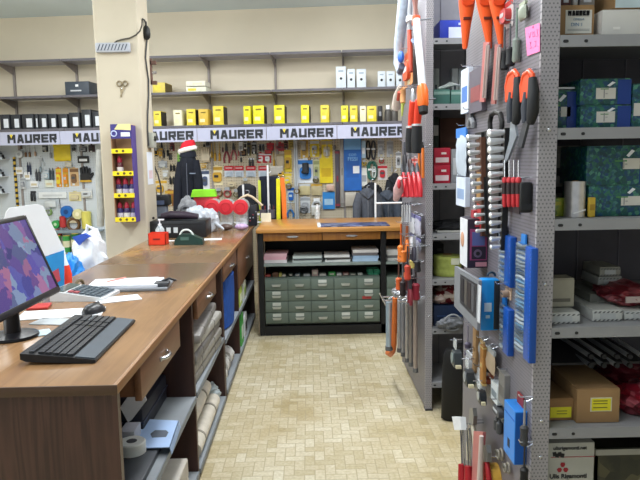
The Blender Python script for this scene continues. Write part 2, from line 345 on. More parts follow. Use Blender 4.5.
# middle shelf
t = shelf_carton(65, 81.5, 89, 95, zM, .24, name='storage_box', label='dark grey storage box on the middle wall shelf left of the pillar', cat='box', mat=P('#3a434e', .5), lab=[(.0, .72, .12, .16, WHITE, 'label'), (-.05, .34, .45, .1, LGREY, 'print')])
shelf_carton(152.5, 82.5, 165, 92.5, zM, .26, name='carton', label='yellow carton lying on the middle wall shelf beside the pillar', cat='box', mat=P('#d2bf5a', .5), lab=[(-.1, .5, .5, .5, YB, 'label')], side=P('#6b5b2e', .6))
shelf_carton(186, 86.8, 206, 91.5, zM, .24, name='carton', label='lower of two flat white cartons on the middle wall shelf', cat='box', mat=P('#dcdcc8', .5), lab=[(-.2, .5, .4, .5, YB, 'label')])
zz = onW(196, 86.2, .36).z
pl, pr = onW(186, 84, .36), onW(205, 84, .36)
carton('carton', 'upper of two flat white cartons on the middle wall shelf', 'box', wall((U(pl) + U(pr)) / 2, .24, zz + .003), U(pr) - U(pl), .24, .05, P('#e4e2d2', .5), RZW, lab=[(.1, .5, .5, .4, PALEB, 'label')])
wb = [(336, 346, 66.5), (347.3, 355, 69), (356.6, 366, 69), (377.8, 385.5, 71.2), (386.5, 394.8, 71.2), (396.2, 404, 72)]
for i, (x0, x1, y) in enumerate(wb):
    t = shelf_carton(x0, y, x1, 86.8, zM, .2, name='white_box', label='white box with a black dot on the middle wall shelf, %s from the left' % ORD[i], cat='box', mat=P('#c9d2da', .5, 0, .03), group='white boxes on the middle wall shelf',
                     lab=[(0, .8, .5, .08, P('#8fa0b0'), 'print')])
    w = .1; h = t.children[0].dimensions.z
    MB().cyl((0, -.1005, h * .45), (0, -.1025, h * .45), .014, n=16).build('black_dot', BLACK, t)

# ------------------------------------------------------------------ hanging goods: parts share one frame (x right, z up, front at -y, back at y = 0)
def hook(t, h, d=.06, x=0, lift=.012):
    MB().tube([(x, .012, h + lift), (x, -d, h + lift), (x, -d - .006, h + lift + .008)], .0022, 6).build('peg_hook', CHROME, t)
def g_card(t, w, h, a, b, d=.022):
    q = rnd.random()
    if q < .6: MB().bb(w * (q * .6 - .3), w * (q * .6 - .02), -.0048, -.003, h * .04, h * .16).build('price_label', PAPER if q < .3 else P('#d8d2b0'), t, smooth=False)
    bd = MB(); bd.prism(rrect(w, h, .006, 0, h / 2), -.003, 0); bd.prism(rrect(w * .3, .016, .005, 0, h + .005), -.003, 0); bd.build('backing_card', a, t)
    MB().prism(rrect(w * (.5 + .3 * q), h * .5, min(w, h) * .2, w * .05 * (q - .5), h * .42), -.003 - d, -.003).build('product', b, t)
    MB().prism(rrect(w * .4, h * .14, min(w, h) * .06, -w * .04, h * .46), -.0045 - d, -.0028 - d).build('product_detail', (DGREY, LGREY, a, BLK2)[int(q * 3.99)], t, smooth=False)
    MB().bb(-w / 2 + .002, w / 2 - .002, -.0042, -.003, h * .78, h * .95).build('header_print', b, t, smooth=False); hook(t, h, d + .02)
def g_flat(t, w, h, a, b, d=.02):
    bd = MB(); bd.prism(rrect(w, h, .004, 0, h / 2), -d, 0); bd.build('pack', a, t)
    MB().bb(-w * .36, w * .36, -d - .001, -d, h * .25, h * .6).build('print', b, t, smooth=False); hook(t, h, d + .01)
def g_tool(t, w, h, a, b, d=None):
    r = min(w * .42, d or .014); MB().lathe([(r * .7, 0), (r, h * .04), (r * .85, h * .25), (r, h * .4), (r * .5, h * .45)], 12, (0, -r, 0)).build('handle', a, t)
    MB().cyl((0, -r, h * .44), (0, -r, h), r * .28, r * .25, 8).build('shaft', b, t); hook(t, h, 2 * r)
def g_pliers(t, w, h, a, b, d=None):
    w = min(w, .09); r = min(max(.006, w * .13), .011)
    for s in (-1, 1):
        MB().tube([(s * w * .36, -r, 0), (s * w * .4, -r, h * .25), (s * w * .16, -r, h * .52), (s * w * .04, -r, h * .6)], [r, r * 1.1, r, r * .8], 8).build('handle', a, t)
    j = MB(); j.prism([(-w * .16, h * .56), (w * .16, h * .56), (w * .2, h * .7), (w * .08, h), (-w * .08, h), (-w * .2, h * .7)], -r * 1.7, -r * .3); j.build('jaws', b, t); hook(t, h, .04)
def g_pair(t, w, h, a, b, d=None):
    w = min(w, .07)
    MB().prism(rrect(w, h * .22, .003, 0, h * .89), -.003, 0).build('header_card', b, t)
    for s in (-1, 1): MB().lathe([(w * .14, 0), (w * .2, h * .06), (w * .2, h * .72), (w * .1, h * .8), (w * .05, h)], 10, (s * w * .27, -w * .2, 0)).build('bit', a, t)
def g_roll(t, w, h, a, b, d=.05):
    r = min(w, h) / 2
    if h > w * 1.35:
        MB().lathe([(w * .3, 0), (w / 2, .002), (w / 2, h - .002), (w * .3, h)], 18, (0, -w / 2, 0)).build('wound_body', a, t); MB().lathe([(w * .29, -.004), (w * .29, h + .004)], 14, (0, -w / 2, 0)).build('core', b, t)
    else:
        bd = MB(); bd.tube([(0, -d, r), (0, -d * .98, r), (0, 0, r)], [r * .95, r, r], 20); bd.build('wound_body', a, t); MB().cyl((0, -d - .004, r), (0, .0, r), r * .4, n=14).build('core', b, t)
def g_bag(t, w, h, a, b, d=.03):
    m = MB(); rings = []
    for k in range(9):
        f = k / 8; z = h * .86 * f; bul = math.sin(PI * min(1, f * .93 + .05)) ** .6
        rings.append([(w / 2 * (.93 + .07 * bul) * c_, -d / 2 * (1 + bul * .9 * s_) + .0, z) for c_, s_ in ((1, 0), (.7, .8), (0, 1), (-.7, .8), (-1, 0), (-.7, -.7), (0, -1), (.7, -.7))])
    m.loft(rings); m.jit(w * .015, int(w * 1e4)); m.build('filled_bag', a, t, ang=60)
    MB().prism(rrect(w, h * .2, .003, 0, h * .9), -d / 2 - .004, -d / 2 + .004).build('header_card', b, t); hook(t, h, d)
def g_cable(t, w, h, a, b, d=None):
    for k in range(3):
        o = (k - 1) * w * .1; m = MB(); pts = []
        for i in range(17):
            an = 2 * PI * i / 16; pts.append((w * .36 * math.sin(an) + o, -.012 - .008 * k, h * .5 + h * .47 * math.cos(an)))
        m.tube(pts, w * .07, 7).build('cable_loop', a, t)
    MB().box((0, -.02, h * .55), (w * .7, .035, h * .1), bev=.003).build('tie_band', b, t); hook(t, h, .05)
def g_glove(t, w, h, a, b, d=.03):
    m = MB(); m.prism(rrect(w * .62, h * .52, w * .12, 0, h * .28), -d, -.004); m.build('palm', a, t)
    for k, (x, l) in enumerate(((-.22, .4), (-.07, .48), (.08, .46), (.23, .36))): MB().tube([(x * w, -d * .55, h * .48), (x * w * 1.15, -d * .6, h * (.5 + l * .9)), (x * w * 1.18, -d * .6, h * (.52 + l))], [w * .085, w * .075, w * .04], 8).build('finger', a, t)
    MB().tube([(w * .25, -d * .5, h * .25), (w * .44, -d * .6, h * .5), (w * .46, -d * .6, h * .6)], [w * .09, w * .085, w * .04], 8).build('thumb', a, t)
    MB().prism(rrect(w * .66, h * .12, .004, 0, h * .06), -d - .002, -.002).build('cuff', b, t)
def g_strip(t, w, h, a, b, d=.03):
    if w > .06: w, d = .045, .016
    MB().bb(-w / 2, w / 2, -d, -.002, 0, h, min(w, d) * .12).build('bar', a, t)
    for z in (.04, .96): MB().bb(-w * .55, w * .55, -d - .001, -.001, h * z - h * .02, h * z + h * .02).build('end_cap', b, t, smooth=False)
    MB().bb(-w * .2, w * .2, -d - .0015, -d + .001, h * .45, h * .55).build('vial', b, t, smooth=False)
def g_ring(t, w, h, a, b, d=.02):
    for k in range(2): MB().ring((0, -.01 - .012 * k, h / 2), w * .4 - k * .004, w * .09, 'y', 18, 7).build('coil', a, t)
    MB().prism(rrect(w * .55, h * .3, .003, 0, h * .85), -.03, -.027).build('tag_card', b, t)
def g_cardr(t, w, h, a, b, d=.02):
    MB().prism(rrect(w, h * .62, .006, 0, h * .31), -.003, 0).build('backing_card', a, t); MB().prism(rrect(w, h * .42, .006, 0, h * .8), -.005, .0).build('red_header', b, t, label='red header')
    MB().prism(rrect(w * .6, h * .34, .008, 0, h * .26), -d, -.003).build('product', P('#a9b6c4', .4), t); MB().bb(-w * .36, w * .36, -.006, -.005, h * .78, h * .86).build('header_print', P('#e8c4c6'), t, smooth=False); hook(t, h, d + .02)
KIN = dict(cardr=g_cardr, card=g_card, flat=g_flat, tool=g_tool, pliers=g_pliers, pair=g_pair, roll=g_roll, bag=g_bag, cable=g_cable, glove=g_glove, strip=g_strip, ring=g_ring)
def hang_wall(x0, y0, x1, y1, kind, a, b, name, label, cat, d=.022, group=None, dep=None):
    lo = onW((x0 + x1) / 2, y1, d); hi = onW((x0 + x1) / 2, y0, d); w = (U(onW(x1, (y0 + y1) / 2, d)) - U(onW(x0, (y0 + y1) / 2, d))) * 1.1
    t = thing(name, label, cat, lo, RZW, group); a = P(a) if isinstance(a, str) else a; b = P(b) if isinstance(b, str) else b
    KIN[kind](t, w, hi.z - lo.z, a, b, **({'d': dep} if dep else {})); return t
K, W_, G, Dk, Y, O, Bl, Rd = '#1d1e22', '#e6e9ee', '#9a9ea4', '#3d3f45', '#e0c832', '#d98a2b', '#1c5fb5', '#c22733'
BE, MAR, LG, BR, GO = '#cbbfa0', '#8a3b44', '#c3c8cc', '#7a5a3c', '#c2982e'
LW = [  # left white pegboard
 (18, 150, 24.5, 158, 'roll', LG, G, 'tape_roll', 'light grey roll high on the left pegboard beside the striped post', 'roll'),
 (25, 146, 28, 157, 'tool', BR, G, 'wood_chisel', 'brown handled chisel under the left sign, first of three brown tools', 'tool'),
 (29, 146, 32, 157, 'tool', BR, G, 'wood_chisel', 'brown handled chisel under the left sign, second of three brown tools', 'tool'),
 (34, 146, 38, 156, 'tool', '#b79a86', G, 'wood_chisel', 'pale pinkish handled tool under the left sign, third of three brown tools', 'tool'),
 (43, 144, 48, 152, 'card', K, G, 'tool_pack', 'small black pack under the last letters of the left sign', 'pack'),
 (55.5, 144, 71, 161, 'bag', Y, '#d9c52e', 'packaged_gloves', 'bright yellow bagged pack on the left pegboard', 'pack'),
 (72, 145, 77, 152, 'card', G, K, 'hinge_pack', 'small grey and black pack right of the yellow bag', 'pack'),
 (80, 146, 87, 152, 'card', Dk, G, 'tool_pack', 'dark pack under the second left sign, middle of three dark packs', 'pack'),
 (89, 145, 95, 152, 'card', '#51424a', K, 'tool_pack', 'dark reddish pack under the second left sign, nearest the pillar', 'pack'),
 (79, 156, 89, 163, 'flat', K, W_, 'price_holder', 'black framed white price holder above the black gloves', 'holder'),
 (79, 166, 94, 182, 'glove', K, GO, 'work_glove', 'black work glove hanging on the left pegboard', 'glove'),
 (57, 168, 62, 187, 'card', O, Y, 'chisel_pack', 'orange and yellow long pack, leftmost of three', 'pack'),
 (64, 168, 69, 187, 'card', GO, O, 'chisel_pack', 'golden orange long pack, middle of three', 'pack'),
 (71, 168, 79, 186, 'card', '#c9a77a', BR, 'chisel_pack', 'tan long pack left of the black glove', 'pack'),
 (28, 162, 32, 175, 'pair', '#2b3550', LG, 'drill_bits', 'dark blue bits left of centre on the left pegboard, above two white price cards', 'drill bits'),
 (36.5, 169, 41.5, 181, 'pair', Dk, LG, 'drill_bits', 'dark grey bits between two white price cards', 'drill bits'),
 (50, 168, 55, 180, 'pair', '#34424a', LG, 'drill_bits', 'dark bits just left of the orange packs', 'drill bits'),
 (17, 167, 23.5, 174, 'flat', W_, BE, 'price_card', 'white price card overlapping the striped post', 'card'),
 (25.5, 172, 31, 179.5, 'flat', W_, BE, 'price_card', 'white price card below the dark blue bits', 'card'),
 (31.5, 181, 38.5, 187, 'flat', W_, BE, 'price_card', 'white price card lowest of the small white cards', 'card'),
 (46.5, 180, 54, 187, 'flat', '#d6dccf', BE, 'price_card', 'pale greenish price card below the dark bits beside the orange packs', 'card'),
 (30, 191, 38, 201, 'pair', '#23262c', Dk, 'drill_bits', 'pair of black bits above the white box behind the monitor', 'drill bits'),
 (41, 192, 66, 198, 'flat', '#dde2e4', LG, 'blade_pack', 'long flat white pack low on the left pegboard', 'pack'),
 (70, 192, 81, 201, 'card', '#d8cf9c', BE, 'hardware_pack', 'cream hardware pack right of the long white pack', 'pack'),
 (63, 204, 73.5, 217.5, 'roll', '#1d66b4', '#0f3d78', 'tape_roll', 'round blue roll low on the left pegboard', 'roll'),
 (75, 207, 84, 219, 'roll', '#d9d4a0', '#efe9c8', 'twine_roll', 'cream twine roll right of the blue roll', 'roll'),
 (85, 211, 93, 228, 'roll', '#d5cc66', '#e8e2a8', 'twine_roll', 'upright pale yellow roll beside the pillar', 'roll'),
 (54, 218, 61, 228, 'roll', '#2e9a4b', '#b8d8b0', 'string_roll', 'green string roll low on the left pegboard', 'roll'),
 (62, 216, 67.5, 227, 'roll', '#b23434', '#552020', 'string_roll', 'red string roll beside the green one', 'roll'),
 (55, 229, 63, 237, 'roll', '#c23c34', '#3a7a3e', 'string_roll', 'red roll under the green string roll', 'roll'),
 (68, 220, 81, 229, 'ring', '#6e4f2e', BE, 'cord_coil', 'brown cord coil below the cream twine roll', 'cord'),
 (41, 158, 45, 166, 'pliers', LG, G, 'wire_hook', 'pale metal hook beside the left pegboard bits', 'hook'),
 (59, 199, 62, 208, 'tool', G, K, 'screwdriver', 'small grey screwdriver above the blue roll', 'screwdriver'),
]
RW = [  # right beige pegboard
 (155, 142, 158, 156, 'tool', K, Dk, 'screwdriver', 'black screwdriver under the third sign, leftmost, beside the pillar', 'screwdriver'),
 (160, 142, 165, 158, 'pliers', Dk, K, 'pliers', 'dark pliers under the sign just left of the santa hat', 'pliers'),
 (166.5, 143, 170, 156, 'tool', K, G, 'screwdriver', 'black screwdriver touching the left of the santa hat', 'screwdriver'),
 (170.5, 143, 174.5, 151, 'card', MAR, K, 'tool_pack', 'maroon pack peeking out left of the santa hat', 'pack'),
 (154, 148, 159.5, 157, 'ring', GO, G, 'brass_fitting', 'round brass fitting beside the pillar', 'fitting'),
 (159, 161, 167, 168, 'card', G, LG, 'fitting_pack', 'grey fitting pack left of the jacket, upper', 'pack'),
 (169, 153, 172, 160, 'pair', Dk, BR, 'drill_bits', 'dark bits on the pegboard left of the jacket, upper pair', 'drill bits'),
 (170, 164, 176, 171, 'pair', K, BE, 'drill_bits', 'black bits on the pegboard left of the jacket, middle pair', 'drill bits'),
 (169, 176, 176, 184, 'pair', K, BE, 'drill_bits', 'black bits on the pegboard left of the jacket, lower pair', 'drill bits'),
 (155, 180, 167, 195, 'card', BE, GO, 'fitting_pack', 'cream and gold pack low beside the pillar', 'pack'),
 (178, 153, 185, 163, 'card', '#7fc04a', '#a8d070', 'fitting_pack', 'green pack behind the jacket collar under the santa hat', 'pack'),
 (166, 190, 174, 206, 'card', '#8e5c2c', GO, 'fitting_pack', 'brown pack low on the pegboard left of the jacket', 'pack'),
 (200.5, 147, 212, 162, 'glove', '#d9cdb6', '#c0ae90', 'work_glove', 'pale beige work glove right of the santa hat', 'glove'),
 (214, 143, 217, 161, 'tool', GO, GO, 'brass_punch', 'brass punch, left of the pair of brass punches', 'tool'),
 (218.5, 143, 221.5, 161, 'tool', '#b88a2a', GO, 'brass_punch', 'brass punch, right of the pair of brass punches', 'tool'),
 (224, 143, 230, 163, 'pliers', MAR, Dk, 'pliers', 'maroon handled pliers, left of the two under the sign', 'pliers'),
 (231, 143, 237, 160, 'pliers', '#a05a5c', Dk, 'pliers', 'rose handled pliers, right of the two under the sign', 'pliers'),
 (239.5, 142, 243, 152, 'flat', W_, G, 'label_card', 'small white card under the sign left of the black packs', 'card'),
 (240, 148, 246, 156, 'card', K, BR, 'tool_pack', 'black pack just below the small white card', 'pack'),
 (247, 142, 251, 156, 'card', '#7a7446', Dk, 'tool_pack', 'olive pack under the sign between two black packs', 'pack'),
 (252, 142, 256.5, 154, 'card', K, G, 'tool_pack', 'black pack under the sign, right of the olive one', 'pack'),
 (259, 144, 265, 151, 'pair', Dk, G, 'drill_bits', 'dark bits left of the red packs under the sign', 'drill bits'),
 (267, 143, 274, 151, 'card', MAR, Rd, 'tool_pack', 'red pack under the sign, left of two', 'pack'),
 (276, 143, 284, 151, 'card', Rd, MAR, 'tool_pack', 'red pack under the sign, right of two', 'pack'),
 (257.5, 153, 264, 163, 'card', Rd, '#e8e0e0', 'hook_pack', 'red and white pack in the middle row above the red topped cards, left', 'pack'),
 (264.5, 153, 271, 163, 'card', '#b02a36', W_, 'hook_pack', 'dark red pack in the middle row above the red topped cards, right', 'pack'),
 (249, 158, 254, 166, 'pair', Dk, W_, 'drill_bits', 'dark bits on a white card above the red topped cards', 'drill bits'),
 (225, 166, 233.5, 177, 'cardr', '#c4cdd8', Rd, 'hook_pack', 'white pack with red header, first of the row of four', 'pack'),
 (235, 166, 243.5, 177, 'cardr', '#c4cdd8', Rd, 'hook_pack', 'white pack with red header, second of the row of four', 'pack'),
 (246.5, 166, 255.5, 177, 'cardr', '#c4cdd8', Rd, 'hook_pack', 'white pack with red header, third of the row of four', 'pack'),
 (259, 166, 267.5, 177, 'cardr', '#c4cdd8', Rd, 'hook_pack', 'white pack with red header, fourth of the row of four', 'pack'),
 (212.5, 166, 222.5, 185, 'card', '#e1d7b0', GO, 'tool_pack', 'cream and gold pack above the right of the green lid', 'pack'),
 (202, 170, 209.5, 189, 'card', '#dfe2ea', '#42506e', 'tool_pack', 'white pack with dark blue content right of the jacket', 'pack'),
 (216, 188, 223, 198, 'ring', BR, G, 'hose_clip', 'brown ring right of the green lid', 'fitting'),
 (224, 187, 232, 200, 'ring', '#9c4440', G, 'hose_clip', 'reddish ring above the red lids', 'fitting'),
 (272, 152, 276.5, 166, 'tool', GO, GO, 'brass_punch', 'golden tool right of the red packs', 'tool'),
 (285, 150, 291.5, 172, 'card', Y, GO, 'blister_pack', 'yellow backed pack left of the pale metal post, upper', 'pack'),
 (284, 173, 291.5, 186, 'card', '#d8c78a', Y, 'blister_pack', 'pale yellow pack left of the pale metal post, lower', 'pack'),
 (301, 140, 308, 158, 'card', '#d2ae52', '#a8863c', 'blister_pack', 'ochre pack under the sign above the white and blue pack', 'pack'),
 (310.5, 140, 319, 157, 'card', Y, LG, 'blister_pack', 'yellow pack under the sign, second right of the metal post', 'pack'),
 (322, 140, 332, 160, 'card', Y, '#b9ac8a', 'blister_pack', 'yellow pack under the sign, left of the long bars', 'pack'),
 (298.5, 159, 312.5, 183, 'card', '#dfe6ee', '#2f7fd0', 'blister_pack', 'white and blue pack with dark product right of the metal post', 'pack'),
 (314, 160, 319.5, 180, 'card', '#cfd3a8', '#a0a878', 'blister_pack', 'pale greenish pack between the white and blue pack and the yellow one', 'pack'),
 (320.5, 158, 332.5, 183, 'flat', '#dfc720', '#caa90f', 'blister_pack', 'large yellow pack left of the long bars', 'pack'),
 (288, 187, 294.5, 203, 'card', '#c5d3da', Bl, 'blister_pack', 'pale pack with blue content left of the metal post', 'pack'),
 (287, 204, 294.5, 217, 'pliers', '#2f6fb0', G, 'pliers', 'blue handled pliers low beside the orange strip', 'pliers'),
 (300, 184, 310, 195, 'bag', '#c0b58a', LG, 'hardware_bag', 'bag of pale hardware under the white and blue pack', 'bag'),
 (312, 184, 322, 195, 'bag', '#b8ab86', GO, 'hardware_bag', 'bag of brownish hardware left of the blue pack', 'bag'),
 (301, 197, 310, 213, 'card', LG, G, 'blister_pack', 'grey clear pack low on the pegboard right of the metal post', 'pack'),
 (312, 198, 322, 213, 'ring', '#aab0b2', W_, 'cable_coil', 'pale grey coil low left of the blue pack', 'coil'),
 (323.5, 192, 334.5, 209, 'flat', '#2a7ec4', '#9fc2dc', 'blister_pack', 'blue pack low left of the long dark bar', 'pack'),
 (336, 150, 340, 207, 'strip', '#4b4650', '#7b2a36', 'long_bar', 'long dark bar left of the blue panel', 'bar'),
 (341, 136, 344.2, 207, 'strip', '#9a9794', '#777470', 'long_bar', 'long grey bar touching the blue panel', 'bar'),
 (361.5, 168, 367, 186, 'flat', '#dcdcd6', G, 'label_strip', 'white strip right of the blue panel', 'card'),
 (366, 140, 370.5, 160, 'cable', K, W_, 'cable', 'black cable bundle under the sign right of the blue panel, left', 'cable'),
 (371, 140, 376, 160, 'cable', '#3a3d44', LG, 'cable', 'dark grey cable bundle under the sign right of the blue panel, right', 'cable'),
 (367, 161, 377, 180, 'cable', '#2f6a5c', W_, 'cable', 'green coiled cable above the dark coat', 'cable'),
 (378, 140, 384, 157, 'card', '#c4c6c8', G, 'tool_pack', 'grey pack under the last sign, left of two', 'pack'),
 (387, 141, 393, 157, 'card', '#b4b8be', G, 'tool_pack', 'grey pack under the last sign, right of two', 'pack'),
 (378, 165, 387, 180, 'card', '#e3d6d2', Rd, 'tool_pack', 'white and red pack above the dark coat', 'pack'),
 (396, 152, 401, 168, 'card', W_, G, 'tool_pack', 'white pack behind the far rack of tools', 'pack'),
]
RW2 = [
 (182, 150, 184, 160, 'tool', K, G, 'screwdriver', 'black screwdriver just under the santa hat on the left of the jacket', 'screwdriver'),
 (203, 141, 206, 147, 'tool', K, G, 'screwdriver', 'black screwdriver right of the santa hat', 'screwdriver'),
 (222, 142, 224, 152, 'tool', '#5a3038', G, 'screwdriver', 'dark maroon screwdriver between the brass punches and the pliers', 'screwdriver'),
 (244, 141, 247, 149, 'card', '#d8d8d4', K, 'label_card', 'white and black card between the black and olive packs', 'card'),
 (265, 150, 272, 154, 'card', '#6a3a3a', Rd, 'hook_strip', 'dark red strip under the red packs', 'pack'),
 (308, 157, 311, 160, 'card', '#6a5a3a', GO, 'hook_strip', 'brown strip above the white and blue pack', 'pack'),
 (319, 141, 322, 154, 'tool', '#8a7030', GO, 'brass_punch', 'brass tool between two yellow packs', 'punch'),
 (294, 186, 300, 196, 'ring', '#6a5428', G, 'cable_coil', 'brown coil beside the metal post', 'coil'),
 (313, 176, 319, 184, 'ring', '#5a5230', G, 'cable_coil', 'dark olive coil under the pale greenish pack', 'coil'),
 (303, 163, 309, 173, 'roll', '#2a3038', '#4a5058', 'tape_reel', 'dark reel on the white and blue pack', 'reel'),
 (240, 152, 243, 162, 'tool', '#4a4a48', G, 'screwdriver', 'grey handled screwdriver left of the dark bits on white', 'screwdriver'),
 (379, 158, 384, 164, 'ring', '#b03a40', W_, 'cable_coil', 'small red coil under the grey pack at the right', 'coil'),
 (372, 166, 376, 178, 'cable', '#c8d0cc', W_, 'cable', 'white coiled cable beside the green one', 'cable'),
 (150, 186, 156, 196, 'card', '#5a6a4a', GO, 'fitting_pack', 'olive pack low beside the paper on the pillar', 'pack'),
 (150.5, 168, 155, 176, 'ring', '#8d9094', G, 'pipe_ring', 'grey ring right beside the paper on the pillar', 'fitting'),
 (159, 148, 163, 158, 'card', '#8a7a60', GO, 'fitting_pack', 'brown pack tucked right of the round brass fitting', 'pack'),
 (163, 170, 168.5, 178, 'card', '#b5b1a4', LG, 'fitting_pack', 'pale grey pack left of the black bit pairs', 'pack'),
 (156, 197, 165, 207, 'card', '#4c5a3c', Dk, 'fitting_pack', 'dark green pack above the black device by the pillar', 'pack'),
 (206, 140, 210, 147, 'card', '#8a8f96', K, 'tool_pack', 'small grey pack under the sign above the beige glove', 'pack'),
 (211, 143, 213.5, 158, 'tool', '#9a7b2e', GO, 'brass_punch', 'thin brass punch beside the beige glove', 'punch'),
 (201, 163, 207, 169, 'card', '#cfc4a8', GO, 'tool_pack', 'cream pack under the beige glove', 'pack'),
 (223, 178, 268, 181, 'strip', '#aab2b8', '#8d959b', 'shelf_strip', 'long grey strip under the row of red topped packs', 'strip'),
 (233.5, 189, 240, 199, 'ring', '#6e6a4a', G, 'hose_clip', 'olive ring above the middle red lid', 'fitting'),
 (228, 182, 236, 187, 'card', '#c4b69a', BE, 'tool_pack', 'beige pack under the first red topped packs', 'pack'),
 (238, 144, 239.6, 156, 'tool', '#a65a5a', G, 'screwdriver', 'thin pinkish screwdriver between the maroon pliers and white card', 'screwdriver'),
 (256.5, 144, 259, 160, 'tool', '#5a5c58', G, 'screwdriver', 'thin grey screwdriver left of the red and white packs', 'screwdriver'),
 (277, 154, 284, 166, 'bag', '#b9ad94', '#8a7a5a', 'hardware_bag', 'bag of beige hardware right of the golden tool', 'bag'),
 (271, 166, 283, 175, 'bag', '#b4b0a6', '#d8d4c8', 'hardware_bag', 'bag of grey hardware just above the hanging trousers', 'bag'),
 (284, 141, 288, 150, 'card', '#8a5a4a', K, 'tool_pack', 'brown pack under the sign left of the metal post', 'pack'),
 (289, 140, 294, 149, 'card', '#b8a24a', '#8a7a3a', 'tool_pack', 'olive gold pack under the sign touching the metal post', 'pack'),
 (278, 168, 284, 178, 'card', '#c6b23e', GO, 'blister_pack', 'mustard pack above the yellow band', 'pack'),
 (286, 184, 292, 188, 'ring', '#7a6a3a', G, 'hose_clip', 'small olive ring above the pale pack with blue content', 'fitting'),
 (333, 140, 336, 150, 'tool', '#6a6a6e', G, 'screwdriver', 'grey screwdriver above the long dark bar', 'screwdriver'),
 (313, 147, 318, 157, 'ring', '#c9b04a', G, 'coil', 'yellow coil on the second yellow pack right of the post', 'coil'),
 (325, 141, 329.5, 156, 'tool', '#b9bcc0', G, 'steel_tool', 'silver tool in front of the yellow pack left of the bars', 'tool'),
 (301, 141, 306, 150, 'bag', '#a8a49c', G, 'hardware_bag', 'grey clear bag in front of the ochre pack', 'bag'),
 (327, 184, 334, 191, 'bag', '#c9a898', '#d8c8b8', 'hardware_bag', 'pinkish bag just above the blue pack', 'bag'),
 (300, 205, 308, 214, 'ring', '#5a5e62', G, 'cable_coil', 'dark coil in front of the grey clear pack', 'coil'),
 (362, 141, 365.5, 158, 'flat', '#a8c4d8', W_, 'label_strip', 'pale blue strip right of the blue panel under the sign', 'card'),
 (362, 160, 366.5, 167, 'ring', '#b8a03a', G, 'coil', 'yellow coil right of the blue panel', 'coil'),
 (346, 192, 356, 206, 'bag', '#b4ada0', '#c8c2b6', 'hardware_bag', 'beige bag under the blue panel', 'bag'),
 (389, 160, 395, 172, 'tool', '#9a9c9e', G, 'steel_tool', 'steel tool above the black coat at the right', 'tool'),
 (312, 205, 320, 215, 'bag', '#c4c4be', W_, 'hardware_bag', 'white clear bag low above the blue mat', 'bag'),
 (40, 160, 42.5, 172, 'tool', '#8a9aa4', G, 'screwdriver', 'pale steel screwdriver on the left pegboard', 'screwdriver'),
 (44, 171, 49, 179, 'card', '#9fb4c0', LG, 'tool_pack', 'pale blue pack on the left pegboard between the dark bits', 'pack'),
 (21, 178, 26, 189, 'card', '#b8bec2', G, 'tool_pack', 'grey pack right of the striped post', 'pack'),
 (46, 200, 56, 207, 'bag', '#c9cfd2', '#b8bec2', 'hardware_bag', 'pale grey bag under the long flat white pack', 'bag'),
 (82, 189, 92, 198, 'card', '#d5d6d2', LG, 'tool_pack', 'white pack under the black glove', 'pack'),
 (46, 207, 53, 217, 'ring', '#7a9a5a', G, 'coil', 'pale green coil above the green string roll', 'coil'),
 (66, 162, 72, 167, 'bag', '#c9c6b8', BE, 'hardware_bag', 'cream bag under the yellow bag', 'bag'),
 (20, 140, 24, 149, 'tool', '#5a4a3a', G, 'wood_chisel', 'dark brown handled chisel touching the left sign', 'tool'),
 (49, 146, 54, 158, 'tool', '#8a8f94', G, 'steel_tool', 'steel tool left of the yellow bag', 'tool'),
 (83, 221, 92, 230, 'ring', '#c9c25a', G, 'coil', 'yellow coil at the foot of the upright pale yellow roll', 'coil'),
]
CTW = {}
for r in LW + RW: hang_wall(*r)
for r in RW2: hang_wall(*r, d=.045)
# second layer of small loose hooks' goods between the packs
t = hang_wall(345, 138, 361, 190.5, 'flat', '#1f62b4', '#1a57a6', 'blue_poster', 'tall blue panel with white label hanging on the back wall', 'panel', dep=.03)
w = t.children[0].dimensions.x; h = t.children[0].dimensions.z
MB().bb(-w * .47, w * .47, -.0315, -.03, h * .78, h * .985).build('upper_print', P('#6fa4d6', .5), t, smooth=False, label='paler blue top')
MB().bb(w * .02, w * .38, -.034, -.0312, h * .33, h * .47).build('paper_label', PAPER, t, smooth=False, label='white paper label')
text(t, 'FISSI', .062, P('#8cc0e6'), (0, -.031, h * .60)); text(t, 'con', .06, P('#7fb2dc'), (.0, -.031, h * .69))
# striped post and pale metal post
p0, p1 = onW(17, 206, .05), onW(17, 157, .05); n_ = 9; t = thing('striped_post', 'thin post wound in black and yellow hazard tape on the left pegboard', 'post', wall(U(p0), .035, p0.z), RZW)
hh = p1.z - p0.z; MB().cyl((0, 0, 0), (0, 0, hh), .016, n=12).build('post', P('#caa93a', .5), t)
for k in range(n_): MB().tube([(0, 0, hh * (k + .2) / n_), (0, 0, hh * (k + .65) / n_)], .0168, 12).build('tape_band', BLACK, t, label='black tape band')
p0 = onW(297, 217, .06); p1 = onW(297, 139, .06)
t = thing('metal_post', 'pale grey metal post between yellow packs on the back wall', 'post', wall(U(p0), .05, p0.z - .5), RZW)
MB().bb(-.022, .022, -.02, .02, 0, p1.z - p0.z + .5, .003).build('profile', P('#b4b9bd', .45), t); MB().bb(-.006, .006, -.0215, -.02, .05, p1.z - p0.z + .45).build('slot_row', P('#8d9296'), t, smooth=False)
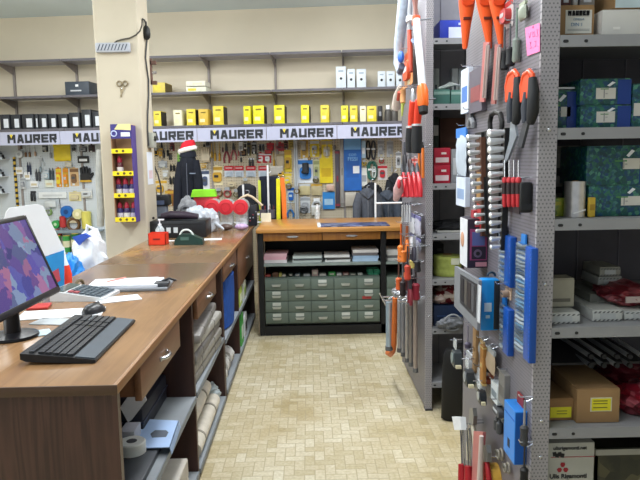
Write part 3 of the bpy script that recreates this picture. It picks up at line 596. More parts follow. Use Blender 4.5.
# small wire shelves at the far left with dark tools on white trays
for i, (y, lb) in enumerate(((158, 'upper'), (175, 'middle'), (191.5, 'lower'))):
    p = onW(4, y, .02); t = thing('wall_tray', 'white tray shelf at the left edge of the photo, %s of three' % lb, 'tray', wall(U(p) - .03, .02, p.z - .02), RZW, 'white trays at the left edge')
    MB().bb(-.22, .1, -.16, 0, 0, .008).build('tray_base', WHITE, t, smooth=False); MB().bb(-.22, .1, -.165, -.155, 0, .03).build('front_lip', P('#cdd8e2'), t, smooth=False)
    q = thing('hand_plane', 'black hand tool on the %s white tray at the left edge' % lb, 'tool', wall(U(p) - .015, .11, p.z - .0115), RZW, 'hand tools on the white trays')
    MB().bb(-.09, .07, -.025, .025, 0, .02, .004).build('sole', BLK2, q); MB().tube([(-.04, 0, .02), (-.02, 0, .07), (.01, 0, .085), (.04, 0, .06)], [.016, .014, .014, .012]).build('handle', P('#3c4a52'), q); MB().lathe([(.012, .015), (.016, .04), (.01, .05)], 10, (.055, 0, 0)).build('knob', BLACK, q)
# lower shelf with paint cans, left
p = onW(70, 232, .3); zc = onW(70, 253, .3).z
for i, (x, y0, y1, c, lb) in enumerate(((58, 238, 254, '#3d8f3e', 'green can at the left of the low shelf behind the blue bag'), (67.5, 239, 255, '#3f9c50', 'bright green can on the low shelf behind the blue bag'), (76, 237, 255, '#2a6e3c', 'dark green can on the low shelf beside the white plastic bag'))):
    q = onW(x, y1, .2); q2 = onW(x, y0, .2); t = thing('paint_can', lb, 'can', wall(U(q), .2, zc), RZW); hh = q2.z - q.z
    MB().lathe([(.042, 0), (.045, .005), (.045, hh - .01), (.047, hh - .005), (.047, hh)], 20).build('can_body', P(c, .4), t); MB().lathe([(.046, hh * .3), (.046, hh * .7)], 20).build('label', P('#d9d6b8'), t); MB().lathe([(.043, hh), (.03, hh + .004)], 20).build('lid', P('#d0b040', .4), t)
ws = thing('low_shelf', 'grey shelf below the left pegboard carrying green cans', 'shelf', wall(U(onW(60, 250, .2)), .18, zc), RZW)
MB().bb(-.6, .36, -.14, .14, -.02, -.001).build('shelf_board', STEEL, ws, smooth=False)
for x in (-.5, .28): MB().prism([(.155, -.02), (.155, -.16), (-.1, -.02)], x, x + .01, 'yz').build('bracket', STEEL, ws, smooth=False)
ws = thing('low_shelf', 'grey shelf below the rolls on the left pegboard', 'shelf', wall(U(onW(68, 231, .1)), .1, onW(68, 230, .1).z), RZW)
MB().bb(-.2, .42, -.08, .075, -.014, -.001).build('shelf_board', P('#8fa0ac', .5), ws, smooth=False); MB().bb(-.2, .42, -.083, -.079, -.03, .006).build('front_lip', P('#7f909c', .5), ws, smooth=False)

# ------------------------------------------------------------------ on the pillar
PY = 5.35
def fy(x, y, Y=PY): return onY(x, y, Y)
l, r_ = fy(97, 52), fy(131, 47)
t = thing('power_strip', 'grey power strip with a row of sockets screwed to the pillar', 'power strip', ((l.x + r_.x) / 2, PY, fy(114, 53).z))
w = r_.x - l.x; h = .075
MB().bb(-w / 2, w / 2, -.045, 0, 0, h, .008).build('housing', P('#a9adb6', .5), t)
for k in range(9):
    x = -w / 2 + .03 + k * (w - .06) / 8
    MB().prism([(x - .004 + .010, .062), (x + .004 + .010, .062), (x + .004 - .010, .014), (x - .004 - .010, .014)], -.0475, -.0445).build('socket', P('#4f5561'), t, smooth=False)
def cable(name, label, pts, r, mat): return solo(name, label, 'cable', MB().tube(pts, r, 6), mat)
cb = [(114, 43.3), (117, 41), (122, 39.5), (130, 38), (136, 35), (140, 31), (142, 25), (142.2, 20)]
cable('power_cable', 'dark cable rising from the power strip across the pillar', [fy(x, y, PY - .02) for x, y in cb], .006, P('#4a463f'))
PXX = -1.362
def fx(x, y, X=PXX + .012): return onX(x, y, X)
bp = [(142.6, 19), (144.5, 20), (146, 25), (146.8, 29), (147, 40), (146, 50), (145.6, 58), (147, 70), (148.5, 80), (148.7, 95), (147.7, 115), (147.6, 130), (148.5, 145)]
cable('hanging_cable', 'dark cable hanging down the right side of the pillar', [fx(*p) for p in bp] + [onY(x, y, 5.72 + .01 * k) for k, (x, y) in enumerate(((150.5, 152), (153, 163), (158, 175), (161, 187), (161, 197)))], .007, P('#3c3d40'))
t = thing('cable_plug', 'black inline plug on the cable at the right of the pillar', 'plug', fx(146.8, 40, PXX + .02)); MB().lathe([(.012, 0), (.03, .02), (.034, .05), (.03, .09), (.014, .115)], 14).build('plug_body', BLACK, t); MB().lathe([(.009, .11), (.007, .15)], 10).build('strain_relief', BLK2, t)
p = fx(146.5, 185, PXX); q = fx(146.5, 152, PXX)
t = thing('paper_sheet', 'pale blue paper sheet on the right face of the pillar', 'paper', ((PXX), fx(150, 170, PXX).y, p.z), R(90)); MB().bb(-.09, .09, -.003, 0, 0, q.z - p.z).build('sheet', P('#dfe6f2', .7, 0, .02), t, smooth=False); MB().bb(-.05, .07, -.0035, -.003, .05, .12).build('print', P('#dcc8cf'), t, smooth=False)
p = fx(149, 148, PXX); t = thing('wall_socket', 'grey switch box on the right face of the pillar above the paper', 'switch', (PXX, fx(149, 140, PXX).y, p.z), R(90)); MB().bb(-.06, .06, -.05, 0, 0, .13, .01).build('box', P('#a8aaa0', .5), t); MB().bb(-.03, .03, -.056, -.05, .06, .1, .004).build('rocker', BLACK, t)
p = fx(150, 84, PXX); t = thing('bracket', 'brown bracket on the right face near the top of the pillar', 'bracket', (PXX, fx(150.5, 70, PXX).y, p.z), R(90)); b = MB(); b.bb(-.02, .02, -.05, 0, 0, .03); b.bb(-.02, .02, -.012, 0, 0, .22); b.bb(-.02, .02, -.05, 0, .17, .2); b.build('iron', P('#6b5047', .6), t, smooth=False); MB().cyl((0, -.05, .1), (0, 0, .1), .012).build('bolt', CHROME, t)
# scissors
p = fy(122, 98); q = fy(122, 80); t = thing('scissors', 'small metal scissors hanging on the pillar under the power strip', 'scissors', (fy(122, 90).x, PY, p.z)); h = q.z - p.z; MT = P('#8f8268', .35, .7)
for s in (-1, 1):
    MB().ring((s * .024 + .006, -.008, h - .03), .02, .005, 'y', 16, 6).build('finger_loop', MT, t)
    b = MB(); b.prism([(s * .018 + .006, h - .05), (s * .024 + .008, h - .045), (-s * .003 - .012, h * .02), (-s * .008 - .01, h * .05), (s * .004, h * .5)], -.008 - .002 * s, -.005 - .002 * s); b.build('blade', MT, t)
MB().cyl((0, -.013, h * .52), (0, .003, h * .52), .004).build('rivet', CHROME, t)
# the glue display rack
l, r_ = fy(112.8, 170, PY - .13), fy(133, 170, PY - .13); zb, zt = fy(125, 222.5, PY - .13).z, fy(124, 124, PY - .13).z; w = r_.x - l.x; h = zt - zb
t = thing('display_rack', 'tall cardboard display rack in yellow and purple on the pillar', 'display', ((l.x + r_.x) / 2, PY + .001, zb)); DP = .13; PUR = P('#4b3a86', .5); PUR2 = P('#3a347a', .5)
MB().bb(-w / 2, w / 2, -.008, 0, 0, h).build('back_board', P('#c59d76', .8), t, smooth=False)
for s in (-1, 1): MB().bb(s * w / 2 - .003, s * w / 2 + .003, -DP, -.001, 0, h * .99).build('side_board', PUR if s > 0 else P('#8d6b4d'), t, smooth=False)
tiers = [fy(124, y, PY - DP).z - zb for y in (221.5, 197.5, 175.5, 153)]
for i, z in enumerate(tiers):
    MB().bb(-w / 2 + .004, w / 2 - .004, -DP + .003, -.009, z, z + .005).build('tier', CARD, t, smooth=False)
    MB().bb(-w / 2 - .002, w / 2 + .002, -DP - .004, -DP, z - .002, z + .035).build('price_strip', P('#e8d21a', .5), t, smooth=False, label='yellow price strip')
    for k in range((3, 2, 3, 2)[i]): MB().cyl((-.05 + .05 * k + .01, -DP - .0045, z + .016), (-.05 + .05 * k + .01, -DP - .003, z + .016), .011, n=12).build('price_dot', P('#5a4a1a'), t, smooth=False)
MB().bb(-w / 2 + .0, w / 2 - .0, -DP - .004, -DP, h - .115, h).build('header_board', PUR2, t, smooth=False, label='dark purple header')
MB().prism([(-.02, h), (w / 2, h), (w / 2, h - .05), (-.05, h - .042)], -DP - .006, -DP - .004).build('header_flash', P('#e8dc9a'), t, smooth=False); MB().bb(-.0, w / 2 - .01, -DP - .0062, -DP - .004, h - .098, h - .066).build('header_print', WHITE, t, smooth=False); MB().ring((-.055, -DP - .005, h - .075), .022, .005, 'y', 14, 5).build('header_mark', P('#b8c4e8'), t)
GLN = {0: 'bottom', 1: 'second lowest'}
def glue(x, z, lab, c1, c2, grp=None):
    q = thing('glue_bottle', lab, 'bottle', ((l.x + r_.x) / 2 + x, PY - .07, zb + z + .006), 0, grp)
    MB().lathe([(.024, 0), (.027, .004), (.027, .085), (.02, .1), (.018, .103)], 16).build('bottle_body', P(c1, .4), q); MB().lathe([(.0275, .02), (.0275, .062)], 16).build('label', P(c2, .5), q); MB().lathe([(.02, .1), (.021, .104), (.02, .128), (.008, .15)], 12).build('cap', P('#a8283c'), q)
for i in (0, 1):
    for k in range(3): glue(-.058 + .057 * k, tiers[i], '%s glue bottle on the %s tier of the display rack' % (('left', 'middle', 'right')[k], GLN[i]), ('#2e2860', '#3a2f5a', '#2c2a58')[(k + i) % 3], ('#cdc9d6', '#d8d4d0', '#b9b2cc')[(k + i) % 3], 'glue bottles in the display rack')
glue(-.04, tiers[2], 'lone dark red glue bottle on the second highest tier of the rack', '#5a2a2c', '#e0d8d0')
# clear wrapping roll leaning by the pillar
b = MB(); a, c = onY(100.5, 226, 5.55), onY(100, 150, 5.5); b.tube([a, a.lerp(c, .3) + Vector((.006, 0, 0)), a.lerp(c, .6) - Vector((.008, 0, 0)), c], [.03, .034, .032, .03], 12); b.tube([c - Vector((0, 0, .05)), Vector((-1.713, c.y, c.z - .04))], .005, 6)
solo('film_roll', 'translucent roll of film hanging along the left edge of the pillar', 'roll', b, P('#b0b3b2', .3, 0, .12, 30))
a = onY(97, 212, 5.5)

# ------------------------------------------------------------------ long side counter (two units)
WTOP = wood('#876646', '#95724f', (14, 1.2, 14), .26, 'worktop_laminate', '#75583e', 1.12); WTOP2 = wood('#8a6947', '#987551', (14, 1.2, 14), .2, 'worktop_laminate_far', '#75583e', -1.28); WSIDE = wood('#8a5f3c', '#98704a', (12, 1.0, 12), .4, 'edge_wood')
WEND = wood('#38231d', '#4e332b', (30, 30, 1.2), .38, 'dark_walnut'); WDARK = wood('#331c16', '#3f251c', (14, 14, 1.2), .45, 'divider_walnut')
WDRAW = wood('#6f4c35', '#7d5840', (12, 1.0, 12), .4, 'drawer_walnut'); WEDGE = wood('#4c3625', '#5a412d', (1.0, 12, 12), .4, 'end_edge_wood'); LINO = P('#8b9196', .5, 0, .1, 6); LINOE = P('#767d84', .5)
XF = -.565; XB = -1.33; CT = .92
def pull(parent, c, axis='y', w=.07, d=.02, mat=CHROME, name='handle'):
    b = MB(); pts = []
    for k in range(9):
        a = PI * k / 8; u = -w / 2 * math.cos(a); o = d * math.sin(a)
        pts.append(Vector(c) + (Vector((o, u, 0)) if axis == 'y' else Vector((u, -o, 0))))
    b.tube(pts, .0065, 8)
    for s in (-1, 1): b.box(Vector(c) + (Vector((0, s * w / 2, 0)) if axis == 'y' else Vector((s * w / 2, 0, 0))), (.012, .016, .016))
    return b.build(name, mat, parent)
def counter(label, y0, y1, divs, shelves, drawers, endpanel=True, xf=XF):
    t = thing('shop_counter', label, 'counter', ((XF + XB) / 2, (y0 + y1) / 2, 0)); ox, oy = t.location.x, t.location.y
    L = lambda b: [setattr(v, 'co', v.co - Vector((ox, oy, 0))) for v in b.bm.verts] and b or b
    L(MB().bb(XB - .03, XF - .012, y0, y1, CT - .03, CT, .002)).build('worktop', WTOP if endpanel else WTOP2, t)
    L(MB().bb(XF - .012, XF, y0, y1, CT - .03, CT, .002)).build('edge_strip', WSIDE, t)
    if endpanel: L(MB().bb(XB - .03, XF - .0, y0 - .006, y0 - .0002, CT - .03, CT, .001)).build('end_edge', WEDGE, t)
    if endpanel: L(MB().bb(XB, XF - .004, y0 + .004, y0 + .03, 0, CT - .031)).build('end_panel', WEND, t, smooth=False)
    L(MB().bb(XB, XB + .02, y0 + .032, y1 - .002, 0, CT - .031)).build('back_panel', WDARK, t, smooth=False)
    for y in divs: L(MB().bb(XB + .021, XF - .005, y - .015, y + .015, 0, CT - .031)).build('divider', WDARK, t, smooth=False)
    for (a, c, z) in shelves:
        L(MB().bb(XB + .022, XF - .004, a, c, z - .022, z)).build('shelf', LINO, t, smooth=False); L(MB().bb(XF - .0035, XF + .001, a, c, z - .026, z + .002)).build('shelf_edge', LINOE, t, smooth=False)
    for (a, c, z0, z1) in drawers:
        d = MB(); d.bb(XF - .03, XF - .006, a, c, z0, z1, .003); d.bb(XF - .45, XF - .03, a + .01, c - .01, z0 + .012, z1 - .03); o = L(d).build('drawer', WDRAW, t)
        pull(o, (XF - ox - .006, (a + c) / 2 - oy, (z0 + z1) / 2), 'y', .1, .024)
    return t
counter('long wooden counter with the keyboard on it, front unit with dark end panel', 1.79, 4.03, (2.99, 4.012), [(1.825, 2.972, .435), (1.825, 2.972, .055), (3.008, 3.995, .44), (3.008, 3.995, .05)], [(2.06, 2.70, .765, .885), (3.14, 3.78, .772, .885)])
counter('far unit of the long wooden counter, running from the joint to the back counter', 4.035, 6.6, (4.05, 4.90, 6.28), [(4.07, 4.882, .40), (4.07, 4.882, .06), (4.918, 6.262, .385), (4.918, 6.262, .05)], [(4.12, 4.86, .775, .885), (4.99, 6.22, .552, .885)], False)

# ------------------------------------------------------------------ back counter
YF = 5.6; BT = .965; BX0, BX1 = -.465, 1.98
WBT = wood('#a9763a', '#b98548', (1.2, 14, 14), .3, 'back_worktop'); WBD = wood('#8a592a', '#99672f', (16, 16, 1.0), .4, 'back_drawer'); IRON = P('#17181b', .45)
t = thing('back_counter', 'wooden topped back counter on a black metal frame with two drawers', 'counter', ((BX0 + BX1) / 2, YF + .3, 0)); ox, oy = t.location.x, t.location.y
def LB(b):
    for v in b.bm.verts: v.co -= Vector((ox, oy, 0))
    return b
LB(MB().bb(BX0 - .01, BX1, YF - .05, YF + .92, BT - .035, BT, .004)).build('worktop', WBT, t)
for x in (BX0 + .0, .62, BX1 - .045):
    LB(MB().bb(x, x + .045, YF, YF + .04, 0, BT - .036)).build('post', IRON, t, smooth=False); LB(MB().bb(x, x + .045, YF + .85, YF + .89, 0, BT - .036)).build('post', IRON, t, smooth=False)
for x in (BX0 - .012,): LB(MB().bb(x, x + .008, YF - .01, YF + .88, .02, BT - .04)).build('side_sheet', P('#8a7a68', .5), t, smooth=False)
LB(MB().bb(BX0 + .046, BX1 - .046, YF + .0, YF + .035, .0, .085)).build('plinth', IRON, t, smooth=False); LB(MB().bb(BX0 + .046, BX1 - .046, YF + .56, YF + .585, .0, BT - .04)).build('back_sheet', IRON, t, smooth=False)
for (xa, xb) in ((BX0 + .047, .618), (.667, BX1 - .047)):
    LB(MB().bb(xa, xb, YF + .002, YF + .55, .628, .648)).build('shelf', P('#7f8c88', .5), t, smooth=False); LB(MB().bb(xa, xb, YF + .04, YF + .54, .088, .1)).build('bottom_sheet', IRON, t, smooth=False)
for (xa, xb) in ((BX0 + .05, .1), (.106, .616), (.67, 1.28), (1.29, 1.93)):
    d = MB(); d.bb(xa, xb, YF - .012, YF + .01, .856, .927, .003); d.bb(xa + .01, xb - .01, YF + .01, YF + .45, .866, .92); o = LB(d).build('drawer', WBD, t)
    b = MB(); cx = (xa + xb) / 2; b.prism([(cx - .055 - ox, .893), (cx - .03 - ox, .885), (cx + .03 - ox, .885), (cx + .055 - ox, .893), (cx + .03 - ox, .901), (cx - .03 - ox, .901)], YF - .026 - oy, YF - .012 - oy); b.build('handle', CHROME, o)
# drawer blocks
GRN = P('#66736a', .5, 0, .05, 6); GRN2 = P('#5a675f', .5, 0, .05, 6)
def drawer_block(label, xa, xb, nc):
    t = thing('drawer_cabinet', label, 'cabinet', ((xa + xb) / 2, YF + .3, .101)); w = xb - xa; h = .418
    MB().bb(-w / 2, w / 2, -.28, .2, 0, h).build('body', GRN2, t, smooth=False); cw = w / nc; rh = (h - .016) / 4
    for r in range(4):
        for c in range(nc):
            x = -w / 2 + c * cw; z = .004 + r * rh + .008
            d = MB().bb(x + .004, x + cw - .004, -.296, -.281, z, z + rh - .006, .002).build('drawer', GRN, t)
            b = MB(); b.prism([(x + cw * .34, z + rh * .30), (x + cw * .66, z + rh * .30), (x + cw * .70, z + rh * .5), (x + cw * .3, z + rh * .5)], -.308, -.296); b.build('cup_handle', P('#b8bcb8', .3, .6), d)
            if rnd.random() < .55: MB().bb(x + cw * .32, x + cw * .68, -.2975, -.296, z + rh * .58, z + rh * .86).build('label_holder', P('#c2c6c0', .5), d, smooth=False)
            if (r, c) == (2, nc - 1) and nc == 5: MB().bb(x + cw * .22, x + cw * .62, -.2975, -.296, z + rh * .05, z + rh * .3).build('red_label', P('#a33a3a'), d, smooth=False)
drawer_block('grey green cabinet of twenty small drawers under the back counter', BX0 + .05, .612, 5)
drawer_block('grey green drawer cabinet partly hidden behind the hanging chrome rods', .67, 1.4, 3)
def stack(label, x0, x1, y0, y1, sheets, name='paper_stack', cat='papers', zb=.649):
    a = onY(x0, y1, YF + .06); c = onY(x1, y0, YF + .06); h = max(.015, c.z - zb); t = thing(name, label, cat, ((a.x + c.x) / 2, YF + .2, zb)); w = c.x - a.x; n = len(sheets)
    for k, m in enumerate(sheets):
        q = rnd.uniform(-.008, .008); MB().box((q, 0, h * (k + .5) / n), (w * .97, .28, h / n - .0006), (0, 0, rnd.uniform(-.04, .04))).build('sheet_pile', P(m, .7, 0, .06), t, smooth=False)
stack('pinkish paper stack on the shelf under the back counter', 264, 287, 253.5, 263, ['#c9c4c4', '#c99aa4', '#c9a2aa'])
stack('dark folder stack with pale papers on the shelf, second from the left', 292, 322, 256, 262.5, ['#aab4b0', '#4a4f52', '#b9c4c0'])
stack('white paper stack on the shelf, third from the left', 325, 351, 255, 262.5, ['#c9ccca', '#4a4644', '#d5d6d4'])
stack('tall stack of pale blue and white papers on the shelf left of the middle post', 353, 379, 249.5, 262, ['#a9c2da', '#9db8d4', '#6a6668', '#d5d2d0'])
stack('pale paper stack right of the middle post', 386.5, 404, 249.5, 262, ['#c6c8c4', '#6a6a6a', '#cfcfcb', '#d2d2d0'])
bx = [(265, 270.5, 274.5, '#9a4238', 'dull red'), (272.5, 278, 272.5, '#6a4a38', 'brown'), (279, 281.5, 273, '#c9c06a', 'tiny yellow'), (282, 285.5, 275.5, '#cfc8b8', 'cream'), (288.5, 293, 273, '#23302a', 'black'), (295, 300, 273.5, '#5e6a6e', 'slate'), (303.5, 310, 274, '#9ca0a0', 'pale grey'), (312, 318, 269.5, '#a08a84', 'tall pinkish grey'), (319.5, 326, 274, '#b9bab4', 'off white'), (328.5, 335.5, 272, '#2f8a3e', 'green'), (337, 341.5, 274.5, '#d2d4d2', 'white'), (343, 349, 272.5, '#74504a', 'reddish brown'), (350, 356, 273.2, '#5f665c', 'olive grey'), (358, 362.5, 273.7, '#aab2ae', 'light grey')]
for x0, x1, y0, c, cn in bx:
    a, q = onY(x0, 277, YF + .08), onY(x1, y0, YF + .08); h = max(.02, q.z - .52)
    carton('small_box', '%s small box standing on top of the grey green drawer cabinet' % cn, 'box', ((a.x + q.x) / 2, YF + .13, .5195), q.x - a.x, .09, h - .003, P(c, .6, 0, .1), group='small boxes on the drawer cabinet', lab=[(0, .5, .6, .4, P('#b9b4a6'), 'label')] if rnd.random() < .5 else None, lid=False)
a, q = onY(367.5, 276, YF + .1), onY(380, 269, YF + .1); t = thing('green_crate', 'bright green slotted crate on top of the drawer cabinet at its right end', 'crate', ((a.x + q.x) / 2, YF + .16, .5195)); w = q.x - a.x; h = q.z - .52; GC = P('#3fa37c', .5)
b = MB()
for z in (.006, h / 2, h - .006): b.bb(-w / 2, w / 2, -.06, -.052, z - .006, z + .006); b.bb(-w / 2, w / 2, .052, .06, z - .006, z + .006)
for x in (-w / 2 + .006, -.0, w / 2 - .006): b.bb(x - .006, x + .006, -.06, -.052, 0, h); b.bb(x - .006, x + .006, .052, .06, 0, h)
b.bb(-w / 2, w / 2, -.05, .05, 0, .005); b.build('lattice', GC, t, smooth=False)

# ------------------------------------------------------------------ on the back counter and in the staff space behind it
a = onZ(320, 222, BT); c = onZ(385, 222, BT); q = onZ(352, 216, BT)
t = thing('counter_mat', 'long dark blue printed mat lying on the back counter', 'mat', ((a.x + c.x) / 2, YF + .2, BT)); w = c.x - a.x
MB().bb(-w / 2, w / 2, -.16, .16, 0, .008, .002).build('mat', printed('mat_print', ['#2c3350', '#4a5574', '#39407a', '#8a93aa', '#343d5c'], 14), t); MB().bb(-w / 2 - .03, -w / 2, -.17, .17, 0, .012, .002).build('light_edge', P('#cfd6dc'), t)
a = onZ(272, 222, BT); t = thing('desk_card', 'blank white card block at the left end of the back counter', 'card', onZ(266, 222, BT) + Vector((0, .04, 0))); w = .1
MB().prism([(-.05, 0), (.05, 0), (.048, .085), (-.048, .085)], -.03, .0).build('front_leaf', P('#e2ddc6', .7), t, smooth=False); MB().prism([(0.0, 0), (.05, 0), (.0, .08)], -.045, .045, 'yz').build('back_leaf', P('#cfc9b4', .7), t, smooth=False)
for k, (x, c, lb) in enumerate(((262, '#a23a34', 'pot of pens with red tops on the back counter, left of the white card'), (271, '#7a2c34', 'pot of dark red pens on the back counter, behind the white card'))):
    p = onZ(x, 219.5, BT) + Vector((0, .16, 0)); t = thing('pen_pot', lb, 'pot', p)
    MB().lathe([(.03, 0), (.034, .004), (.036, .09), (.031, .09), (.029, .01)], 16).build('pot', P('#5b5660'), t)
    for j in range(5):
        an = j * 1.26; o = MB().cyl((.014 * math.cos(an), .014 * math.sin(an), .01), (.024 * math.cos(an), .024 * math.sin(an), .13 + .01 * (j % 3)), .004, n=7).build('pen', P((c, '#2a2a40', '#c8c0b0')[j % 3]), t)
a, c = onY(318, 222, YF + .1), onY(319, 207, YF + .1)
t = thing('spray_bottle', 'clear little bottle at the left end of the blue mat', 'bottle', onZ(317.5, 219, BT)); MB().lathe([(.024, 0), (.028, .01), (.026, .06), (.012, .085), (.012, .1)], 16).build('bottle_body', CLEARM, t); MB().lathe([(.014, .1), (.014, .12), (.006, .125), (.006, .15)], 12).build('nozzle', WHITE, t)
# garment helper
def torso(mat, parent, h, w, d, name='body_panel', flare=1.1, seed=3, z0=0):
    q = random.Random(seed); rings = []; ph = [q.uniform(0, 6) for _ in range(3)]
    prof = [(0, flare), (.2, flare * .98), (.45, .96), (.7, .98), (.84, 1.0), (.92, .82), (.97, .5), (1, .34)]
    for f, s in prof:
        ring = []
        for k in range(28):
            an = 2 * PI * k / 28; fold = 1 + .045 * (1 - f) * math.sin(5 * an + ph[0]) + .03 * math.sin(9 * an + ph[1] + f * 3)
            ring.append((w / 2 * s * fold * math.cos(an), d / 2 * (s * .6 + .4) * fold * math.sin(an), z0 + h * f))
        rings.append(ring)
    return MB().loft(rings).build(name, mat, parent, ang=70)
def sleeve(mat, parent, pts, rs, name='sleeve'): return MB().tube(pts, rs, 12).build(name, mat, parent, ang=70)
NAVY = P('#1b2030', .9, 0, .15, 30, .2); CHAR = P('#4a4e57', .9, 0, .15, 30, .2); COAT = P('#202228', .9, 0, .15, 30, .2)
def mannequin(label, loc, h):
    t = thing('garment_stand', label, 'stand', loc); MB().cyl((0, 0, .02), (0, 0, h), .016).build('pole', P('#5d6066', .4, .5), t); MB().lathe([(.16, 0), (.16, .012), (.03, .03)], 20).build('base', DGREY, t)
    MB().lathe([(.05, h - .02), (.055, h + .02), (.05, h + .06), (.02, h + .08)], 14).build('neck_cap', P('#d6c7a8'), t); return t
# jacket with santa hat
JY = 6.75
p0, p1 = onY(188, 210, JY), onY(188, 152, JY); pl, pr = onY(177, 185, JY), onY(201.5, 185, JY); bz = p0.z - .15; jh = p1.z - bz
jx = (pl.x + pr.x) / 2; w = pr.x - pl.x
mannequin('stand under the dark navy jacket behind the counters', (jx, JY, 0), p1.z - .06)
t = thing('jacket', 'dark navy jacket on a stand under the santa hat', 'jacket', (jx, JY, bz)); torso(P('#141824', .9, 0, .15, 30, .2), t, jh, w * .74, .2, flare=1.1, seed=4)
sleeve(P('#141824', .9, 0, .15, 30, .2), t, [(w * .28, -.02, jh * .88), (w * .4, -.05, jh * .62), (w * .44, -.07, jh * .3), (w * .42, -.09, jh * .12)], [.045, .05, .045, .04]); sleeve(P('#141824', .9, 0, .15, 30, .2), t, [(-w * .26, -.02, jh * .86), (-w * .4, -.04, jh * .6), (-w * .46, -.06, jh * .28), (-w * .5, -.08, jh * .02)], [.045, .05, .045, .04])
MB().lathe([(.09, jh * .93), (.085, jh * .99), (.07, jh * 1.03), (.06, jh * 1.0)], 18).build('collar', P('#161a28', .9), t); MB().tube([(0, -.115, jh * .1), (0, -.12, jh * .5), (0, -.1, jh * .85)], .004, 6).build('zip', P('#5a6070', .4), t)
MB().bb(.03, .09, -.118, -.108, jh * .7, jh * .715).build('logo_line', P('#76809a'), t, smooth=False)
hz = onY(188, 150.5, JY).z; t = thing('santa_hat', 'red santa hat with white fur brim on top of the navy jacket', 'hat', (onY(187.5, 146, JY).x, JY, hz + .008)); t.scale = (.9, .9, .95)
MB().tube([(.085 * math.cos(a_ * PI / 9), .085 * math.sin(a_ * PI / 9), .0 + .012 * math.sin(a_) * 0 - .02 * math.cos(a_ * PI / 9) * -1) for a_ in range(19)], .027, 8).jit(.005, 2).build('fur_brim', P('#f0ecec', .95, 0, .05, 60, .4), t, ang=80)
rings = []
for f, s, dx, dz in ((0, .088, 0, .0), (.3, .088, .004, .035), (.6, .076, .012, .075), (.85, .05, .03, .1), (1, .02, .06, .105)):
    rings.append([(dx + s * math.cos(2 * PI * k / 20), s * math.sin(2 * PI * k / 20), dz + .02 * math.cos(2 * PI * k / 20) * (1 - f)) for k in range(20)])
MB().loft(rings).jit(.003, 5).build('crown', P('#cf1f32', .9, 0, .1, 40, .3), t, ang=80); MB().ell((-.075, -.03, -.03), (.028, .028, .028)).build('bobble', P('#f0ecec', .95, 0, .05, 60, .4), t)
# hanging trousers between white rods
RKY = 6.75
def rod_rack(label, xs, ytop, rail):
    ps = [onY(x, 200, RKY) for x in xs]; zt = onY(xs[0], ytop, RKY).z; t = thing('garment_rack', label, 'rack', ((ps[0].x + ps[-1].x) / 2, RKY, 0)); cx = t.location.x
    for p in ps: MB().cyl((p.x - cx, 0, .0), (p.x - cx, 0, zt), .011, n=10).build('post', WHITE, t); MB().bb(p.x - cx - .02, p.x - cx + .02, -.07, .07, 0, .02).build('foot', WHITE, t)
    for z, x0, x1 in rail: MB().cyl((x0 - cx, 0, z), (x1 - cx, 0, z), .01, n=10).build('rail', WHITE, t)
    return t
rA = onY(268, 175, RKY); rB = onY(243.5, 186, RKY)
rod_rack('white garment rack post in front of the hanging dark trousers', [268.5], 165, [(1.0, rA.x - .25, rA.x + .05)])
rod_rack('short white rack post behind the red lidded jars', [243.5], 184.5, [(.95, rB.x - .05, rB.x + .1)])
def trousers(label, x0, x1, y0, y1, m, Y, strip=None):
    a, c = onY(x0, y1, Y), onY(x1, y0, Y); w = c.x - a.x; h = c.z - a.z; t = thing('trousers', label, 'trousers', ((a.x + c.x) / 2, Y, a.z - .18)); h += .18
    for s in (-1, 1):
        rings = []
        for f in (0, .3, .6, .85, 1):
            rings.append([(s * w * .24 + w * (.24 + .02 * f) * math.cos(2 * PI * k / 16) * (1 + .06 * math.sin(3 * k + f * 4)), .045 * math.sin(2 * PI * k / 16), h * .94 * f) for k in range(16)])
        MB().loft(rings).build('leg', m, t, ang=70)
    MB().bb(-w / 2, w / 2, -.04, .04, h * .92, h, .01).build('waistband', m, t)
    MB().tube([(0, 0, h - .01), (0, 0, h + .03), (.02, 0, h + .05)], .004, 6).build('hanger_hook', CHROME, t)
    if strip: MB().bb(-w / 2 - .016, -w / 2 + .014, -.03, .03, .02, h * .93, .004).build('side_stripe', strip, t, label='bright yellow green side stripe')
    return t
trousers('dark navy trousers hanging with a yellow green stripe on the left side', 260.5, 278.5, 176, 213, NAVY, 6.98, P('#c9d64a', .6))
# hi-vis strips
for x0, x1, c, lb, y in ((277, 281, '#d9d51f', 'bright yellow hi-vis band hanging beside the dark trousers', 178.5), (281, 285.5, '#e8782a', 'orange hi-vis band hanging beside the yellow band', 177.5)):
    a, q = onY(x0, 219, 6.66), onY(x1, y, 6.66); t = thing('hi_vis_band', lb, 'band', ((a.x + q.x) / 2, 6.66, a.z - .1)); w = q.x - a.x; h = q.z - a.z + .1
    MB().prism([(-w * .6, 0), (w * .6, 0), (w * .5, h * .7), (w * .25, h), (-w * .45, h)], -.012, .012).build('fabric', P(c, .7, 0, .12), t); MB().ring((0, 0, h + .008), .01, .003, 'y', 10, 5).build('eyelet', CHROME, t)
# wooden hanger with black garment
a = onY(246, 208, 6.75); t = thing('black_blouse', 'black garment on a pale hanger above the red lidded jars', 'garment', (a.x, 6.88, a.z - .05)); torso(COAT, t, onY(246, 184, 6.75).z - a.z + .05, .2, .12, flare=1.25, seed=8)
a = onY(247.5, 201, 6.5); t = thing('coat_hanger', 'pale wooden coat hanger in front of the black garment', 'hanger', a)
MB().tube([(-.13, 0, -.03), (-.06, 0, .035), (0, 0, .06), (.05, 0, .04), (.15, 0, -.05)], [.012, .013, .014, .013, .012], 8).build('arms', P('#d8c4a8', .5), t); MB().ring((0, 0, .09), .02, .004, 'y', 12, 6, -PI / 2, PI * .8).build('hook', CHROME, t)
